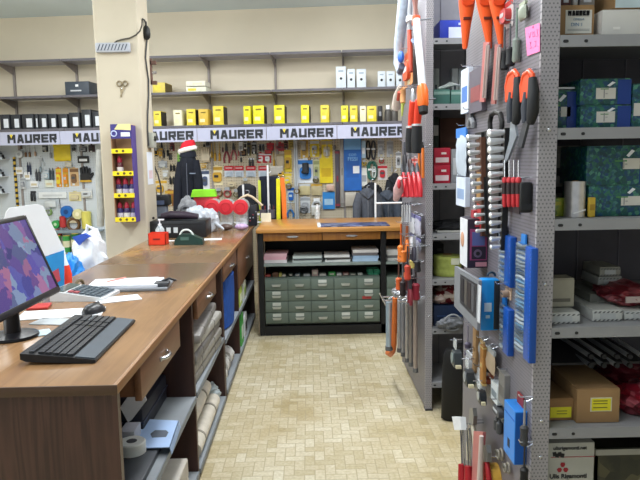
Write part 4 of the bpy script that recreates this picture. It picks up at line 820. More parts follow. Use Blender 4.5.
# grey jackets on the rack at the right
RX = onY(375.5, 200, 6.62)
RKY = 6.62
rod_rack('white garment rack with a crossbar at the right behind the counter', [375.5, 403], 183, [(onY(390, 203, 6.62).z, RX.x, onY(403, 203, 6.62).x)])
def jacket(label, x0, x1, y0, y1, m, Y, seed):
    a, q = onY(x0, y1, Y), onY(x1, y0, Y); w = q.x - a.x; h = q.z - a.z + .2; t = thing('jacket', label, 'jacket', ((a.x + q.x) / 2, Y, a.z - .2)); torso(m, t, h, w * .8, .2, seed=seed)
    for s in (-1, 1): sleeve(m, t, [(s * w * .3, -.02, h * .88), (s * w * .43, -.05, h * .65), (s * w * .47, -.08, h * .35), (s * w * .46, -.1, h * .1)], [.045, .052, .046, .04])
    MB().tube([(-.07, -.05, h * .93), (-.03, -.09, h * .86), (0, -.1, h * .78), (.03, -.09, h * .86), (.07, -.05, h * .93)], [.02, .024, .012, .024, .02], 8).build('lapels', m, t, ang=70); MB().tube([(0, -.1, h * .06), (0, -.108, h * .45), (0, -.1, h * .78)], .004, 6).build('zip', P('#777b84', .4), t)
    MB().tube([(0, 0, h * .98), (0, 0, h * 1.04), (.02, 0, h * 1.06)], .005, 6).build('hanger_hook', CHROME, t); return t
jacket('charcoal grey jacket on the right rack, left of the white post', 355.5, 379, 188, 216, CHAR, 6.8, 5)
jacket('slate grey jacket behind the crossbar of the right rack', 376, 398, 190, 216, P('#454c58', .9, 0, .15, 30, .2), 7.0, 6)
jacket('black coat behind the grey jackets at the right', 362, 381, 182, 214, COAT, 7.18, 9)
jacket('black coat at the right end hidden partly by the rack of tools', 387, 403, 173, 214, COAT, 7.22, 12)

# ------------------------------------------------------------------ on the far side counter
p = onZ(180, 238, CT); a = onY(149, 239, p.y); c = onY(205, 238, p.y)
PRN = thing('receipt_printer', 'low black machine box on the counter beside the pillar', 'printer', ((a.x + c.x) / 2 + .01, p.y + .16, CT), R(0)); w = c.x - a.x; h = onY(180, 221, p.y).z - CT
MB().bb(-w / 2, w / 2, -.15, .15, 0, h, .006).build('body', P('#1e2024', .4), PRN)
for x in (-.08, -.02): MB().bb(x - .018, x + .018, -.152, -.15, h * .3, h * .62, .0005).build('white_sticker', P('#c9d0d4'), PRN, smooth=False)
MB().bb(-w / 2 + .02, w / 2 - .02, -.1515, -.15, h * .78, h * .82).build('slot', P('#08080a'), PRN, smooth=False)
zz = CT + h
t = thing('card_terminal', 'dark purplish handset lying on the black machine box', 'telephone', (PRN.location.x + .0, PRN.location.y - .05, zz + .002), R(-6))
MB().tube([(-.16, 0, .03), (-.08, 0, .045), (.05, 0, .04), (.16, 0, .025)], [.026, .032, .032, .024], 12).build('handset', P('#3a2f3c', .35), t); MB().tube([(-.2, .02, .014), (-.12, .03, .014), (0, .02, .016), (.12, .03, .014)], .014, 10).build('base_pad', BLK2, t)
b = MB(); b.tube([(-.24 + .006 * math.cos(k * .9), .02 * math.sin(k * .9) , .012 + .0005 * k) for k in range(20)], .006, 6); b.build('cord', BLACK, t)
p = onY(156, 205, PRN.location.y + .1); t = thing('label_machine', 'black device standing by the pillar behind the black machine box', 'device', (p.x, PRN.location.y + .32, CT)); hh = onY(156, 195, PRN.location.y + .3).z - CT
MB().bb(-.05, .05, -.05, .05, 0, hh * .72, .01).build('stand', P('#6f7684'), t); MB().bb(-.09, .08, -.07, .07, hh * .72, hh, .015).build('head', BLK2, t); MB().bb(-.03, .04, -.072, -.07, hh * .75, hh * .86).build('screen', P('#56627e', .3), t, smooth=False)
p = onZ(160.5, 241.5, CT); t = thing('pump_bottle', 'clear hand gel pump bottle in front of the black machine box', 'bottle', p)
MB().lathe([(.034, 0), (.036, .006), (.036, .1), (.02, .125), (.013, .13)], 20).build('bottle_body', clear('gel', '#cfd8dc', .7), t); MB().lathe([(.014, .13), (.014, .145), (.005, .147), (.005, .175)], 12).build('pump', WHITE, t); MB().box((.012, 0, .178), (.05, .014, .012), bev=.003).build('spout', WHITE, t); MB().lathe([(.0365, .03), (.0365, .085)], 20).build('label', P('#b4bcc2'), t)
a, c = onZ(148.5, 245.5, CT), onZ(166, 245, CT); t = thing('red_box', 'small bright red open box on the counter at the foot of the pillar', 'box', ((a.x + c.x) / 2, a.y + .06, CT)); w = c.x - a.x; h = onY(157, 233.5, a.y).z - CT; RB = P('#e0391f', .45)
b = MB(); b.bb(-w / 2, w / 2, -.06, -.055, 0, h); b.bb(-w / 2, w / 2, .055, .06, 0, h); b.bb(-w / 2, -w / 2 + .004, -.06, .06, 0, h); b.bb(w / 2 - .004, w / 2, -.06, .06, 0, h); b.bb(-w / 2, w / 2, -.06, .06, 0, .004); b.build('tray', RB, t, smooth=False); MB().bb(-.03, .025, -.0615, -.06, h * .45, h * .58).build('print', P('#7a1f18'), t, smooth=False)
MB().box((0, .0, h * .7), (w * .8, .09, h * .4), bev=.004).build('stuffing', P('#a5302a'), t)
a, c = onZ(173.5, 245.5, CT), onZ(203.5, 244.5, CT); t = thing('tape_dispenser', 'dark green wedge shaped dispenser with a pale hoop handle', 'dispenser', ((a.x + c.x) / 2, a.y + .05, CT)); w = c.x - a.x; h = onY(188, 229, a.y).z - CT; DG = P('#1f3a34', .4)
MB().prism([(-w / 2, 0), (w / 2, 0), (w * .48, h * .34), (w * .26, h * .5), (w * .1, h * .66), (-w * .28, h * .66), (-w * .45, h * .35)], -.045, .045).build('body', DG, t); MB().ring((-w * .08, -.01, h * .52), h * .4, .008, 'y', 16, 7, 0, PI).build('hoop_handle', P('#d6dcd8', .4), t); MB().bb(-w * .26, w * .02, -.047, -.045, h * .3, h * .5).build('label', P('#49685f'), t, smooth=False)
for (x, y, w, d, rz, lb) in ((212, 239.5, .16, .1, 8, 'white paper slip right of the green dispenser'), (169, 241, .09, .06, -10, 'small white slip between the red box and the green dispenser'), (243, 222.5, .42, .1, 0, 'white paper sheet at the far end of the side counter')):
    p = onZ(x, y, CT); t = solo('paper_slip', lb, 'paper', MB().box((0, 0, .002), (w, d, .003)), PAPER, (p.x, p.y, CT), R(rz))
# bags, lidded jars, green topped box
p = onZ(222, 226, CT)
def crumple(label, name, cat, loc, r3, mat, seed, part='bag_body'):
    q = random.Random(seed); t = thing(name, label, cat, loc); m = MB(); bmesh.ops.create_icosphere(m.bm, subdivisions=4, radius=1)
    dirs = [(Vector((q.gauss(0, 1), q.gauss(0, 1), q.gauss(0, 1))).normalized(), q.uniform(3, 9), q.uniform(0, 6)) for _ in range(9)]
    for v in m.bm.verts:
        n = v.co.normalized(); k = 1 + sum(.035 * math.sin(f * n.dot(d) * 2 + p_) for d, f, p_ in dirs)
        v.co = Vector((n.x * r3[0] * k, n.y * r3[1] * k, max(0, (n.z * k + .75) / 1.75 * 2 * r3[2])))
    m.build(part, mat, t, ang=25); return t
BAGW = P('#bfc6d0', .35, 0, .06, 40)
yb = 5.35
pb = onY(204, 222, yb); zb = onY(200, 206, yb).z
t = crumple('crumpled white plastic bag behind the black machine box', 'plastic_bag', 'bag', (onY(197, 220, 5.8).x, 5.8, CT), (.12, .08, (onY(199, 206, 5.8).z - CT) / 2), BAGW, 3); MB().tube([(-.05, -.02, .13), (-.08, -.05, .17), (-.02, -.04, .18), (.0, -.02, .14)], .012, 6).build('bag_handle', BAGW, t, ang=80)
t = crumple('grey rolled cloth bundle on top behind the black machine box', 'cloth_bundle', 'cloth', (onY(187, 205, 6.0).x, 6.0, CT), (.095, .08, (onY(187, 197.5, 6.0).z - CT) / 2), P('#8d8f93', .8, 0, .15, 40), 4, 'bundle'); MB().ring((.0, -.08, .2), .035, .016, 'y', 14, 7).build('roll_end', P('#6a6c70', .8), t)
t = crumple('pale plastic bag sagging to the right towards the red lidded jars', 'plastic_bag', 'bag', (onY(208, 222, 5.9).x, 5.9, CT), (.1, .08, (onY(208, 209, 5.9).z - CT) / 2), P('#b9c0c9', .35, 0, .08, 40), 6); MB().tube([(.05, -.02, .09), (.1, -.05, .06), (.15, -.06, .02)], [.03, .02, .012], 8).build('bag_tail', BAGW, t, ang=80)
JRY = 6.1
for i, (x, lb) in enumerate(((212, 'clear jar on its side with red lid, left of three'), (226, 'clear jar on its side with red lid, middle of three'), (240.5, 'clear jar on its side with red lid, right of three'))):
    p = onY(x, 207, JRY - .0); t = thing('lidded_jar', lb, 'jar', (p.x, JRY, CT), 0, 'red lidded jars'); r = .073; zc = p.z - CT
    MB().tube([(0, .0, zc), (0, .02, zc), (0, .2, zc), (0, .21, zc)], [r * .94, r * .97, r * .97, r * .7], 22).build('jar_body', CLEARM, t); MB().tube([(0, -.024, zc), (0, -.022, zc), (0, .012, zc)], [r * .9, r, r], 22).build('lid', P('#d8303c', .4, 0, .04), t); MB().ring((0, -.025, zc), r * .6, .004, 'y', 18, 5).build('lid_ring', P('#c4222e'), t)
    MB().bb(-.055, .055, .03, .19, 0, zc - r * .6, .004).build('wooden_rest', CLEARM, t)
for i, (x, c) in enumerate(((226, '#5b4a44'), (241.5, '#b9a0c6'))):
    p = onY(x, 221.5, 5.98); t = thing('sweets_bag', ['brown filled clear bag under the middle red lidded jar', 'pinkish lilac filled clear bag under the right red lidded jar'][i], 'bag', (p.x, 5.97, CT)); b = MB(); b.ell((0, 0, .03), (.066, .05, .03)); b.build('filling', P(c, .4, 0, .3, 60), t); MB().prism([(-.05, .05), (.05, .05), (.06, .075), (-.06, .075)], -.003, .003).build('bag_top', CLEARM, t)
a, c = onY(194, 219, 6.3), onY(217, 219, 6.3); w = c.x - a.x; t = thing('red_carton', 'red carton behind the jars carrying a bright green lid', 'box', ((a.x + c.x) / 2, 6.42, CT)); h = onY(205, 197, 6.3).z - CT
MB().bb(-w / 2, w / 2, -.1, .1, 0, h, .004).build('body', P('#b8303a', .5), t); MB().bb(-w * .3, w * .3, -.1015, -.1, h * .3, h * .7).build('print', P('#7a2430'), t, smooth=False)
t = thing('green_box', 'bright lime green flat box on top of the red carton', 'box', (onY(202.5, 195, 6.3).x, 6.4, CT + h + .001), R(4)); w2 = .25; h2 = onY(202, 190.5, 6.3).z - (CT + h)
MB().prism([(-w2 / 2, 0), (w2 / 2, 0), (w2 * .44, h2), (-w2 * .42, h2)], -.09, .09).build('box_body', P('#8fe02e', .5), t); MB().bb(-w2 * .43, w2 * .44, -.085, .085, h2, h2 + .004).build('lid', P('#9cec3c', .5), t)
p = onY(251.5, 221, 6.3); t = thing('dark_case', 'dark studded case right of the red lidded jars at the counter corner', 'case', (p.x, 6.36, CT)); hh = onY(251, 205, 6.3).z - CT
MB().bb(-.06, .05, -.04, .04, 0, hh, .008).build('body', P('#24262e', .5), t); MB().bb(-.02, .02, -.015, .015, hh, hh + .012, .003).build('grip', BLACK, t)
for k in range(7): MB().ell((-.045 + .03 * (k % 4), -.041, hh * (.25 + .14 * (k % 5))), (.007, .003, .007), 8).build('stud', P(('#8e939c', '#c8ccd4', '#a03a48')[k % 3]), t)
# blue bag, white bag, glue bottle behind the counter at the left
p = onY(95, 268, 3.9)
t = crumple('white plastic bag with a blue print slumped behind the counter at the pillar', 'plastic_bag', 'bag', (onY(94, 250, 4.6).x - .03, 4.6, .62), (.125, .12, (onY(95, 231, 4.6).z - .62) / 2), P('#e0e4ea', .35, 0, .06, 40), 11); MB().prism([(-.075, .43), (-.03, .37), (.01, .41), (.05, .43), (.01, .455), (-.04, .44)], -.125, -.09).build('blue_print', P('#2c50b0'), t); MB().tube([(-.02, 0, .42), (.0, -.02, .5), (.04, 0, .47), (.05, 0, .42)], .014, 6).build('bag_handle', P('#dfe3ea'), t, ang=80)
solo('side_table', 'low table behind the counter carrying the plastic bags', 'table', MB().bb(-2.3, -1.42, 4.2, 5.1, .58, .618).bb(-2.28, -2.22, 4.22, 4.28, 0, .58).bb(-1.5, -1.44, 4.22, 4.28, 0, .58).bb(-2.28, -2.22, 5.02, 5.08, 0, .58).bb(-1.5, -1.44, 5.02, 5.08, 0, .58), P('#6b5a4a', .5))
t = crumple('bright blue plastic bag behind the counter left of the white bag', 'plastic_bag', 'bag', (onY(72.5, 268, 4.35).x - .0, 4.33, .62), (.085, .09, (onY(76, 253, 4.4).z - .62) / 2), P('#2f8be0', .35, 0, .08, 40), 13); MB().tube([(-.03, 0, .2), (0, -.02, .26), (.04, 0, .22)], .012, 6).build('bag_handle', P('#3f9aea'), t, ang=80)

# ------------------------------------------------------------------ on the near counter
# monitor, facing the aisle and tipped back
MT_, MW, MH = .373, .53, .334; A = Vector((-1.032, 2.598, 1.04)); yc = A.y - MW / 2
t = thing('computer_monitor', 'black computer monitor on the near counter showing a purple and pink picture', 'monitor', (A.x, yc, CT), R(90 - .4))   # local x runs along the counter, -y faces the aisle
zo = A.z - CT; RM = Euler((-MT_, 0, 0)).to_matrix()
def Mt(b):
    for v in b.bm.verts: v.co = RM @ v.co + Vector((0, 0, zo))
    return b
bz = .016
cb_ = Mt(MB().bb(-MW / 2 - .004, MW / 2 + .004, .002, .03, -.004, MH + .004, .004).bb(-.13, .13, .03, .055, .05, .24, .01)).build('casing', P('#17171b', .45), t)
b = MB()
for q in ((-MW / 2, MW / 2, 0, bz + .006), (-MW / 2, MW / 2, MH - bz, MH), (-MW / 2, -MW / 2 + bz, bz, MH - bz), (MW / 2 - bz, MW / 2, bz, MH - bz)): b.bb(q[0], q[1], -.004, .004, q[2], q[3], .0015)
Mt(b).build('bezel', P('#1d1d22', .35), t)
Mt(MB().bb(-MW / 2 + bz, MW / 2 - bz, -.001, .003, bz + .006, MH - bz)).build('screen', glow('screen_picture', ['#2e2c7a', '#4a4aa8', '#6a3f8c', '#3b3a90', '#9a5a9a', '#3f5ab8', '#c07aa0', '#34307e', '#8fa8c8', '#5a4fb0'], 15, .78), t, smooth=False)
t2 = MB(); t2.lathe([(.088, 0), (.092, .004), (.09, .012), (.04, .02)], 28, (0, .08, 0)); t2.build('stand_base', P('#1b1b1f', .3), t)
MB().tube([(0, .08, .012), (0, .08, .09), (0, .085, zo + .11)], [.03, .028, .024], 12).build('stand_neck', P('#1b1b1f', .35), t)
# keyboard
fr, nr, nl = onZ(135, 322, CT + .02), onZ(96, 366, CT), onZ(22, 368, CT)
fl = onZ(88, 313, CT + .03)
kc = Vector((-.818, 2.25, CT)); t = thing('keyboard', 'black keyboard with a grey wrist rest on the near counter', 'keyboard', kc, R(91.5)); KW, KD = .525, .235   # local x away from the camera along the counter, -y to the aisle
prof = [(-KD / 2, .004), (-KD / 2, .012), (-KD / 2 + .07, .022), (KD / 2, .04), (KD / 2, .02), (KD / 2 - .02, .012), (-KD / 2 + .01, .0)]
MB().prism(prof, -KW / 2, KW / 2, 'yz').build('case', P('#1c1d20', .45), t)
MB().prism([(-KD / 2 + .004, .0125), (-KD / 2 + .0665, .0216), (-KD / 2 + .0665, .0245), (-KD / 2 + .004, .0165)], -KW / 2 + .008, KW / 2 - .008, 'yz').build('wrist_rest', P('#4a535c', .5), t, label='slate grey wrist rest')
MB().bb(-KW / 2 + .03, -KW / 2 + .06, KD / 2 - .05, KD / 2 - .03, 0, .014, .003).bb(KW / 2 - .06, KW / 2 - .03, KD / 2 - .05, KD / 2 - .03, 0, .014, .003).build('feet', BLACK, t)
KEY = P('#2c2e32', .5)
def keys(x0, x1, rows, ncol, nm, last=None):
    for r in range(rows):
        y = -KD / 2 + .083 + r * .0225 + (.006 if r == 5 else 0); z = .0222 + (y - (-KD / 2 + .07)) * .018 / (KD - .07)
        n = ncol
        for k in range(n):
            w = (x1 - x0) / n
            if r == 0 and last and last[0] <= k < last[1]:
                if k == last[0]: MB().bb(x0 + k * w + .0012, x0 + last[1] * w - .0012, y - .0095, y + .0095, z, z + .007, .0015).build('space_bar', KEY, t, smooth=False)
                continue
            MB().bb(x0 + k * w + .0012, x0 + (k + 1) * w - .0012, y - .0095, y + .0095, z, z + .007, .0).build(nm, KEY, t, smooth=False)
keys(-KW / 2 + .012, .088, 5, 14, 'key', (4, 9)); keys(.098, .15, 5, 3, 'key_block'); keys(.16, KW / 2 - .012, 5, 4, 'number_key')
# function row as a single strip of small keys
b = MB(); y = -KD / 2 + .083 + 5 * .0225 + .008
for k in range(20): b.bb(-KW / 2 + .014 + k * .0245, -KW / 2 + .034 + k * .0245, y - .008, y + .008, .034, .0425)
b.build('function_row', KEY, t, smooth=False)
for i, x in enumerate((.17, .19, .21)): MB().bb(x, x + .006, -KD / 2 + .15, -KD / 2 + .153, .036, .0405).build('status_lamp', P('#9fb0b8'), t, smooth=False)
# mouse
p = onZ(99, 312, CT); t = thing('computer_mouse', 'dark computer mouse lying beyond the keyboard', 'mouse', (p.x - .02, p.y - .005, CT), R(78))
rings = []
for f in range(9):
    x = -.066 + .132 * f / 8; wd = .042 * math.sqrt(max(.06, 1 - (x / .07) ** 2)) ; hh = .041 * (max(.08, 1 - ((x + .008) / .078) ** 2)) ** .6
    rings.append([(x, wd * math.cos(PI * k / 10), hh * math.sin(PI * k / 10) + .001) for k in range(11)])
MB().loft(rings).build('shell', P('#2a2c30', .3), t, ang=70); MB().cyl((.036, -.004, .031), (.036, .004, .031), .01, n=14).build('scroll_wheel', P('#6a6d72'), t); MB().tube([(.0, 0, .0425), (.03, 0, .038), (.058, 0, .02)], .0012, 5).build('button_seam', BLACK, t)
pts = [p + Vector((-.02, .05, .004)), p + Vector((-.08, .14, .004)), p + Vector((-.22, .12, .004)), p + Vector((-.34, -.02, .004))]
# calculator
p = onZ(86, 297, CT); t = thing('desk_calculator', 'white desk calculator with grey keys tilted on the counter behind the mouse', 'calculator', (p.x, p.y, CT), R(84)); CW, CD = .20, .255
def slab(b, x0, x1, y0, y1, t0, t1):   # on the sloped top
    f = lambda y: .014 + (y + CD / 2) * .14
    return b.loft([[(x0, y0, f(y0) + t0), (x1, y0, f(y0) + t0), (x1, y1, f(y1) + t0), (x0, y1, f(y1) + t0)], [(x0, y0, f(y0) + t1), (x1, y0, f(y0) + t1), (x1, y1, f(y1) + t1), (x0, y1, f(y1) + t1)]])
MB().prism([(-CD / 2, 0), (CD / 2, 0), (CD / 2, .014 + CD * .14), (-CD / 2, .014)], -CW / 2, CW / 2, 'yz').build('case', P('#c6c9cc', .45), t)
slab(MB(), -CW / 2 + .012, CW / 2 - .012, -CD / 2 + .014, CD / 2 - .075, .0005, .002).build('key_field', P('#7b838a', .5), t, smooth=False)
for r in range(6):
    for c in range(5):
        m = P('#46535d', .5) if not (c == 0 and r > 3) else P('#a04a50', .5)
        slab(MB(), -CW / 2 + .018 + c * .034, -CW / 2 + .045 + c * .034, -CD / 2 + .02 + r * .027, -CD / 2 + .04 + r * .027, .002, .008).build('key', m, t, smooth=False)
slab(MB(), -CW / 2 + .015, CW / 2 - .015, CD / 2 - .06, CD / 2 - .012, .0005, .005).build('display', P('#545e5a', .2), t, smooth=False)
# paper block with clip, receipts, loose papers
a, c = onZ(92, 292, CT), onZ(164, 292, CT); t = thing('clipboard', 'grey clipboard with white papers at the middle of the near counter', 'clipboard', ((a.x + c.x) / 2 - .02, a.y + .1, CT), R(4)); w = (c.x - a.x) + .04
MB().bb(-w / 2, w / 2, -.12, .12, 0, .014, .003).build('board', P('#7f8388', .5), t); MB().box((-.02, .005, .022), (w * .86, .21, .014), (0, 0, R(-1))).build('paper_block', P('#dfe4ee', .7, 0, .03), t, smooth=False); MB().box((-.03, .0, .0305), (w * .8, .2, .002), (0, 0, R(3))).build('top_sheet', PAPER, t, smooth=False)
MB().bb(w / 2 - .07, w / 2 + .005, -.09, -.02, .016, .036, .006).build('clip', P('#5a5c60', .35, .6), t); MB().tube([(w / 2 - .05, -.05, .03), (w / 2 - .0, -.03, .046), (w / 2 + .03, -.01, .03)], .006, 7).build('pen', P('#2c2d33', .4), t)
MB().tube([(-w / 2 + .03, -.1, .022), (-w / 2 + .1, .02, .034), (-w / 2 + .16, .1, .034)], .005, 7).build('red_edge', P('#d08a80'), t)
a = onZ(92, 290, CT); t = thing('wristwatch', 'dark wristwatch lying at the left end of the clipboard', 'watch', (a.x - .06, a.y + .0, CT), R(-15)); MB().bb(-.03, .03, -.02, .02, 0, .02, .006).build('case', P('#3a3632', .35), t); MB().ring((0, 0, .022), .03, .008, 'x', 16, 7, -.3, PI + .3).build('strap', P('#6e6048', .6), t); MB().tube([(.03, 0, .008), (.09, .01, .006)], .01, 8).build('band_end', P('#6e6048', .6), t)
for (x, y, w, d, rz, lb, m) in ((118, 299.5, .2, .12, 25, 'white paper sheet sticking out to the right of the calculator', PAPER), (62, 314, .34, .16, 10, 'white paper sheet lying between the calculator and the monitor', PAPER), (44, 333, .05, .09, 30, 'small pale note under the monitor stand', P('#b8cdd6')), (52, 322, .1, .14, 80, 'grey sheet beside the monitor neck', P('#aab0b4'))):
    p = onZ(x, y, CT); t = solo('paper_sheet', lb, 'paper', MB().box((0, 0, .0022), (w, d, .003)), m, (p.x, p.y, CT), R(rz))
p = onZ(50, 309, CT); solo('red_folder', 'red folder corner showing between the monitor and the calculator', 'folder', MB().box((0, 0, .006), (.09, .1, .01), bev=.002), P('#b93a34', .5), (p.x - .06, p.y + .03, CT), R(12))
# upright boards behind the monitor
BXX = -1.27
a = onX(0, 232, BXX)
t = thing('display_board', 'white and blue display board standing behind the monitor', 'board', (-1.20, 3.25, CT), R(32))
c1, c2 = onY(8, 210, 3.25), onY(41, 204, 3.25); c3 = onY(63, 268, 3.25)
l0 = onY(-30, 300, 3.25); 
bn = Vector((math.sin(R(32)), -math.cos(R(32)), 0)); bu = Vector((math.cos(R(32)), math.sin(R(32)), 0)); bo = Vector((-1.2, 3.25, CT))
def bpt(x, y): r = ray(x, y); p = CP + r * ((bo - CP).dot(bn) / r.dot(bn)) - bo; return (p.dot(bu), p.z)
poly = lambda pts: [bpt(x, y) for x, y in pts]
MB().prism([(max(a_, -1.2), max(0, b_)) for a_, b_ in poly([(6, 212), (9, 208), (38, 204), (43, 206), (63, 247), (64, 250), (20, 264), (-10, 270)])], -.006, .006).build('white_board', P('#eceff4', .5, 0, .02), t, smooth=False)
MB().prism([(a_, max(0, b_)) for a_, b_ in poly([(40, 259), (63.5, 250), (64, 285), (62, 289), (40, 300)])], -.012, .004).build('blue_panel', P('#2f93d8', .5, 0, .05), t, smooth=False, label='bright blue lower panel')
MB().prism([(a_, max(0, b_)) for a_, b_ in poly([(51, 272), (58, 268), (60, 280), (54, 284)])], -.014, -.012).build('red_print', P('#c05060'), t, smooth=False)
MB().prism([(-.42, 0), (-.25, 0), (-.3, .2)], .01, .03).build('back_strut', P('#cfd4da'), t, smooth=False)
p = onZ(65.5, 287, CT); t = thing('glue_bottle', 'clear bottle with red contents beside the blue panel on the counter edge', 'bottle', (p.x, p.y, CT)); h = onY(65.5, 247, p.y).z - CT
MB().lathe([(.028, 0), (.033, .005), (.036, h * .32), (.026, h * .55)], 18).build('bottle_body', P('#e2402c', .35), t); MB().lathe([(.025, h * .54), (.014, h * .7), (.007, h), (.003, h)], 14).build('nozzle', P('#d9e4ee', .3), t)

# ------------------------------------------------------------------ inside the side counter
# first bay, upper shelf
SZ = .436
t = thing('display_packaging', 'light blue cardboard display tray lying on the first shelf of the near counter', 'packaging', (-.70, 2.3, SZ)); LB_ = P('#a9c4ea', .5, 0, .04); ZT = SZ + .034
q2 = lambda pts, z: [(onZ(x, y, z).x + .70, onZ(x, y, z).y - 2.3) for x, y in pts]
MB().prism(q2([(146, 419), (179, 420.5), (170, 447), (135, 448)], ZT), .031, .034, 'xy').build('tray_top', LB_, t, smooth=False)
e0, e1 = [Vector((*q, .034)) for q in q2([(146, 419), (135, 448)], ZT)]; w0, w1 = [Vector((*q, .06)) for q in q2([(130, 416), (119, 449)], SZ + .06)]
MB().loft([[e0, e1, w1, w0], [v - Vector((0, 0, .003)) for v in (e0, e1, w1, w0)]]).build('folded_flap', LB_, t, smooth=False)
MB().prism(q2([(150.5, 434), (155, 430.5), (166, 430.5), (168.5, 432.5), (166, 437), (152, 437.5)], ZT), .0335, .0355, 'xy').build('finger_slot', P('#5b6470', .6), t, smooth=False); MB().prism(q2([(124, 433), (134, 430.5), (135.5, 433), (126, 436.5)], SZ + .055), .0535, .0565, 'xy').build('finger_slot', P('#3a4048', .6), t, smooth=False)
p0, p1 = q2([(179, 420.5), (170, 447)], ZT); MB().loft([[(*p0, .034), (*p1, .034), (p1[0] + .006, p1[1], .004), (p0[0] + .006, p0[1], .004)], [(p0[0] - .003, p0[1], .034), (p1[0] - .003, p1[1], .034), (p1[0] + .003, p1[1], .004), (p0[0] + .003, p0[1], .004)]]).build('front_lip', P('#8fa8cc', .5), t, smooth=False)
MB().bb(-.07, .1, -.26, .1, 0, .024, .004).build('inner_box', P('#3d4147', .5), t)
p = onZ(129, 464, SZ); t = thing('tape_reel', 'white plastic reel at the front of the first shelf beside the end panel', 'reel', (p.x - .0, p.y + .05, SZ)); MB().lathe([(.048, 0), (.052, .004), (.052, .064), (.048, .068), (.02, .068)], 22).build('reel_body', P('#dfe3e0', .4), t); MB().lathe([(.02, .068), (.02, .0685)], 14).build('reel_hole', DGREY, t)
Yw = 2.36; p = onY(132, 424, Yw); t = thing('white_carton', 'white cardboard box with lifted flap inside the first bay of the near counter', 'box', (p.x, Yw + .02, SZ + .064)); MB().prism([(onY(x, y, Yw).x - p.x, onY(x, y, Yw).z - SZ - .064) for x, y in ((119, 409), (128, 396), (143, 395), (145.5, 402), (131, 421), (127, 424))], -.006, .002).build('flap', P('#d3d7e4', .6, 0, .03), t, smooth=False); MB().bb(-.06, -.0, .006, .1, -.03, .02, .003).build('carton_body', P('#b9bdc8', .6), t)
t = thing('dark_case', 'dark navy case at the back of the first bay in the near counter', 'case', (-.88, 2.74, SZ)); MB().bb(-.18, .18, -.22, .22, 0, .12, .01).build('shell', P('#171b28', .5), t); MB().bb(-.184, .184, -.224, .224, .06, .066).build('seam', P('#30364a'), t, smooth=False)
t = thing('black_tool', 'black pen like tool at the front edge of the first shelf', 'tool', (-.615, 1.86, SZ), R(70)); MB().tube([(-.03, 0, .012), (.05, 0, .012)], .011, 9).build('barrel', BLACK, t); MB().tube([(.05, 0, .012), (.075, 0, .012)], [.008, .004], 8).build('tip', DKMETAL, t)
# first bay, lower shelf
sl = .056
for i, (y, z, c, lb) in enumerate(((2.28, .0, '#cfcac0', 'nearest white long carton on the bottom shelf of the front bay'), (2.62, .0, '#bfb9ae', 'farther pale long carton on the bottom shelf of the front bay'), (2.28, .085, '#d8d4cc', 'pale long carton lying on the nearest one in the front bay'), (2.62, .085, '#c9c4ba', 'pale long carton lying on the farther one in the front bay'))):
    carton('long_carton', lb, 'box', (-.70, y, sl + z), .25, .29, .08, P(c, .6, 0, .06), R(0), lab=[(.2, .5, .3, .5, P('#a8a49c'), 'label')], side=P('#b4aea4'))
t = thing('folded_bag', 'bright green bag corner on the bottom shelf of the front bay', 'bag', (-.62, 2.02, sl)); MB().prism([(-.08, 0), (.05, 0), (.03, .09), (-.05, .11)], -.05, .05).build('bag', P('#9ad22a', .5), t); MB().bb(-.03, .02, -.053, .053, .1, .12).build('closure', P('#6a8f2a'), t, smooth=False)
# second bay
for k in range(5):
    z = .441 + k * .052; t = thing('wrapped_bundle', '%s wrapped grey bundle from the bottom on the upper shelf of the second bay' % ORD[k], 'bundle', (-.66, 3.5, z), R(rnd.uniform(-3, 3)), 'wrapped bundles on the counter shelf')
    MB().bb(-.13, .085, -.38, .38, 0, .048, .012).build('wrap', P(('#7f7c76', '#918e88', '#757270', '#a8a6a0', '#868380')[k], .4, 0, .15, 25), t)
    for y in (-.2, .15): MB().bb(-.132, .087, y - .012, y + .012, -.0, .049, .012).build('tie', P('#66635e'), t)
for k, (y, c, lb) in enumerate(((3.6, '#dadbd8', 'first white crumpled pack beside the wrapped bundles'), (3.74, '#d0d4d6', 'second white crumpled pack next to the divider'))): crumple(lb, 'small_bag', 'bag', (-.63, y + .12, .441), (.05, .05, .07), P(c, .5, 0, .08, 40), 20 + k)
for k, (x, z, lb) in enumerate(((-.62, .051, 'front rolled plan on the bottom shelf of the second bay'), (-.72, .051, 'rear rolled plan on the bottom shelf of the second bay'), (-.67, .139, 'rolled plan lying on top of two others in the second bay'))):
    t = thing('paper_roll', lb, 'roll', (x, 3.45, z + .046)); MB().tube([(0, -.34, 0), (0, .36, 0)], [.045, .043], 16).build('rolled_sheet', P(('#c9c3b6', '#bdb7a8', '#d2ccc0')[k], .6, 0, .1, 20), t)
    for y in (-.2, .18): MB().tube([(0, y, 0), (0, y + .02, 0)], .0462, 16).build('band', P('#8a857a'), t)
t = crumple('clear plastic wrapped pack at the far end of the bottom shelf in the second bay', 'small_bag', 'bag', (-.66, 3.9, .051), (.07, .08, .06), P('#a8b4ba', .25, 0, .12, 40), 31)
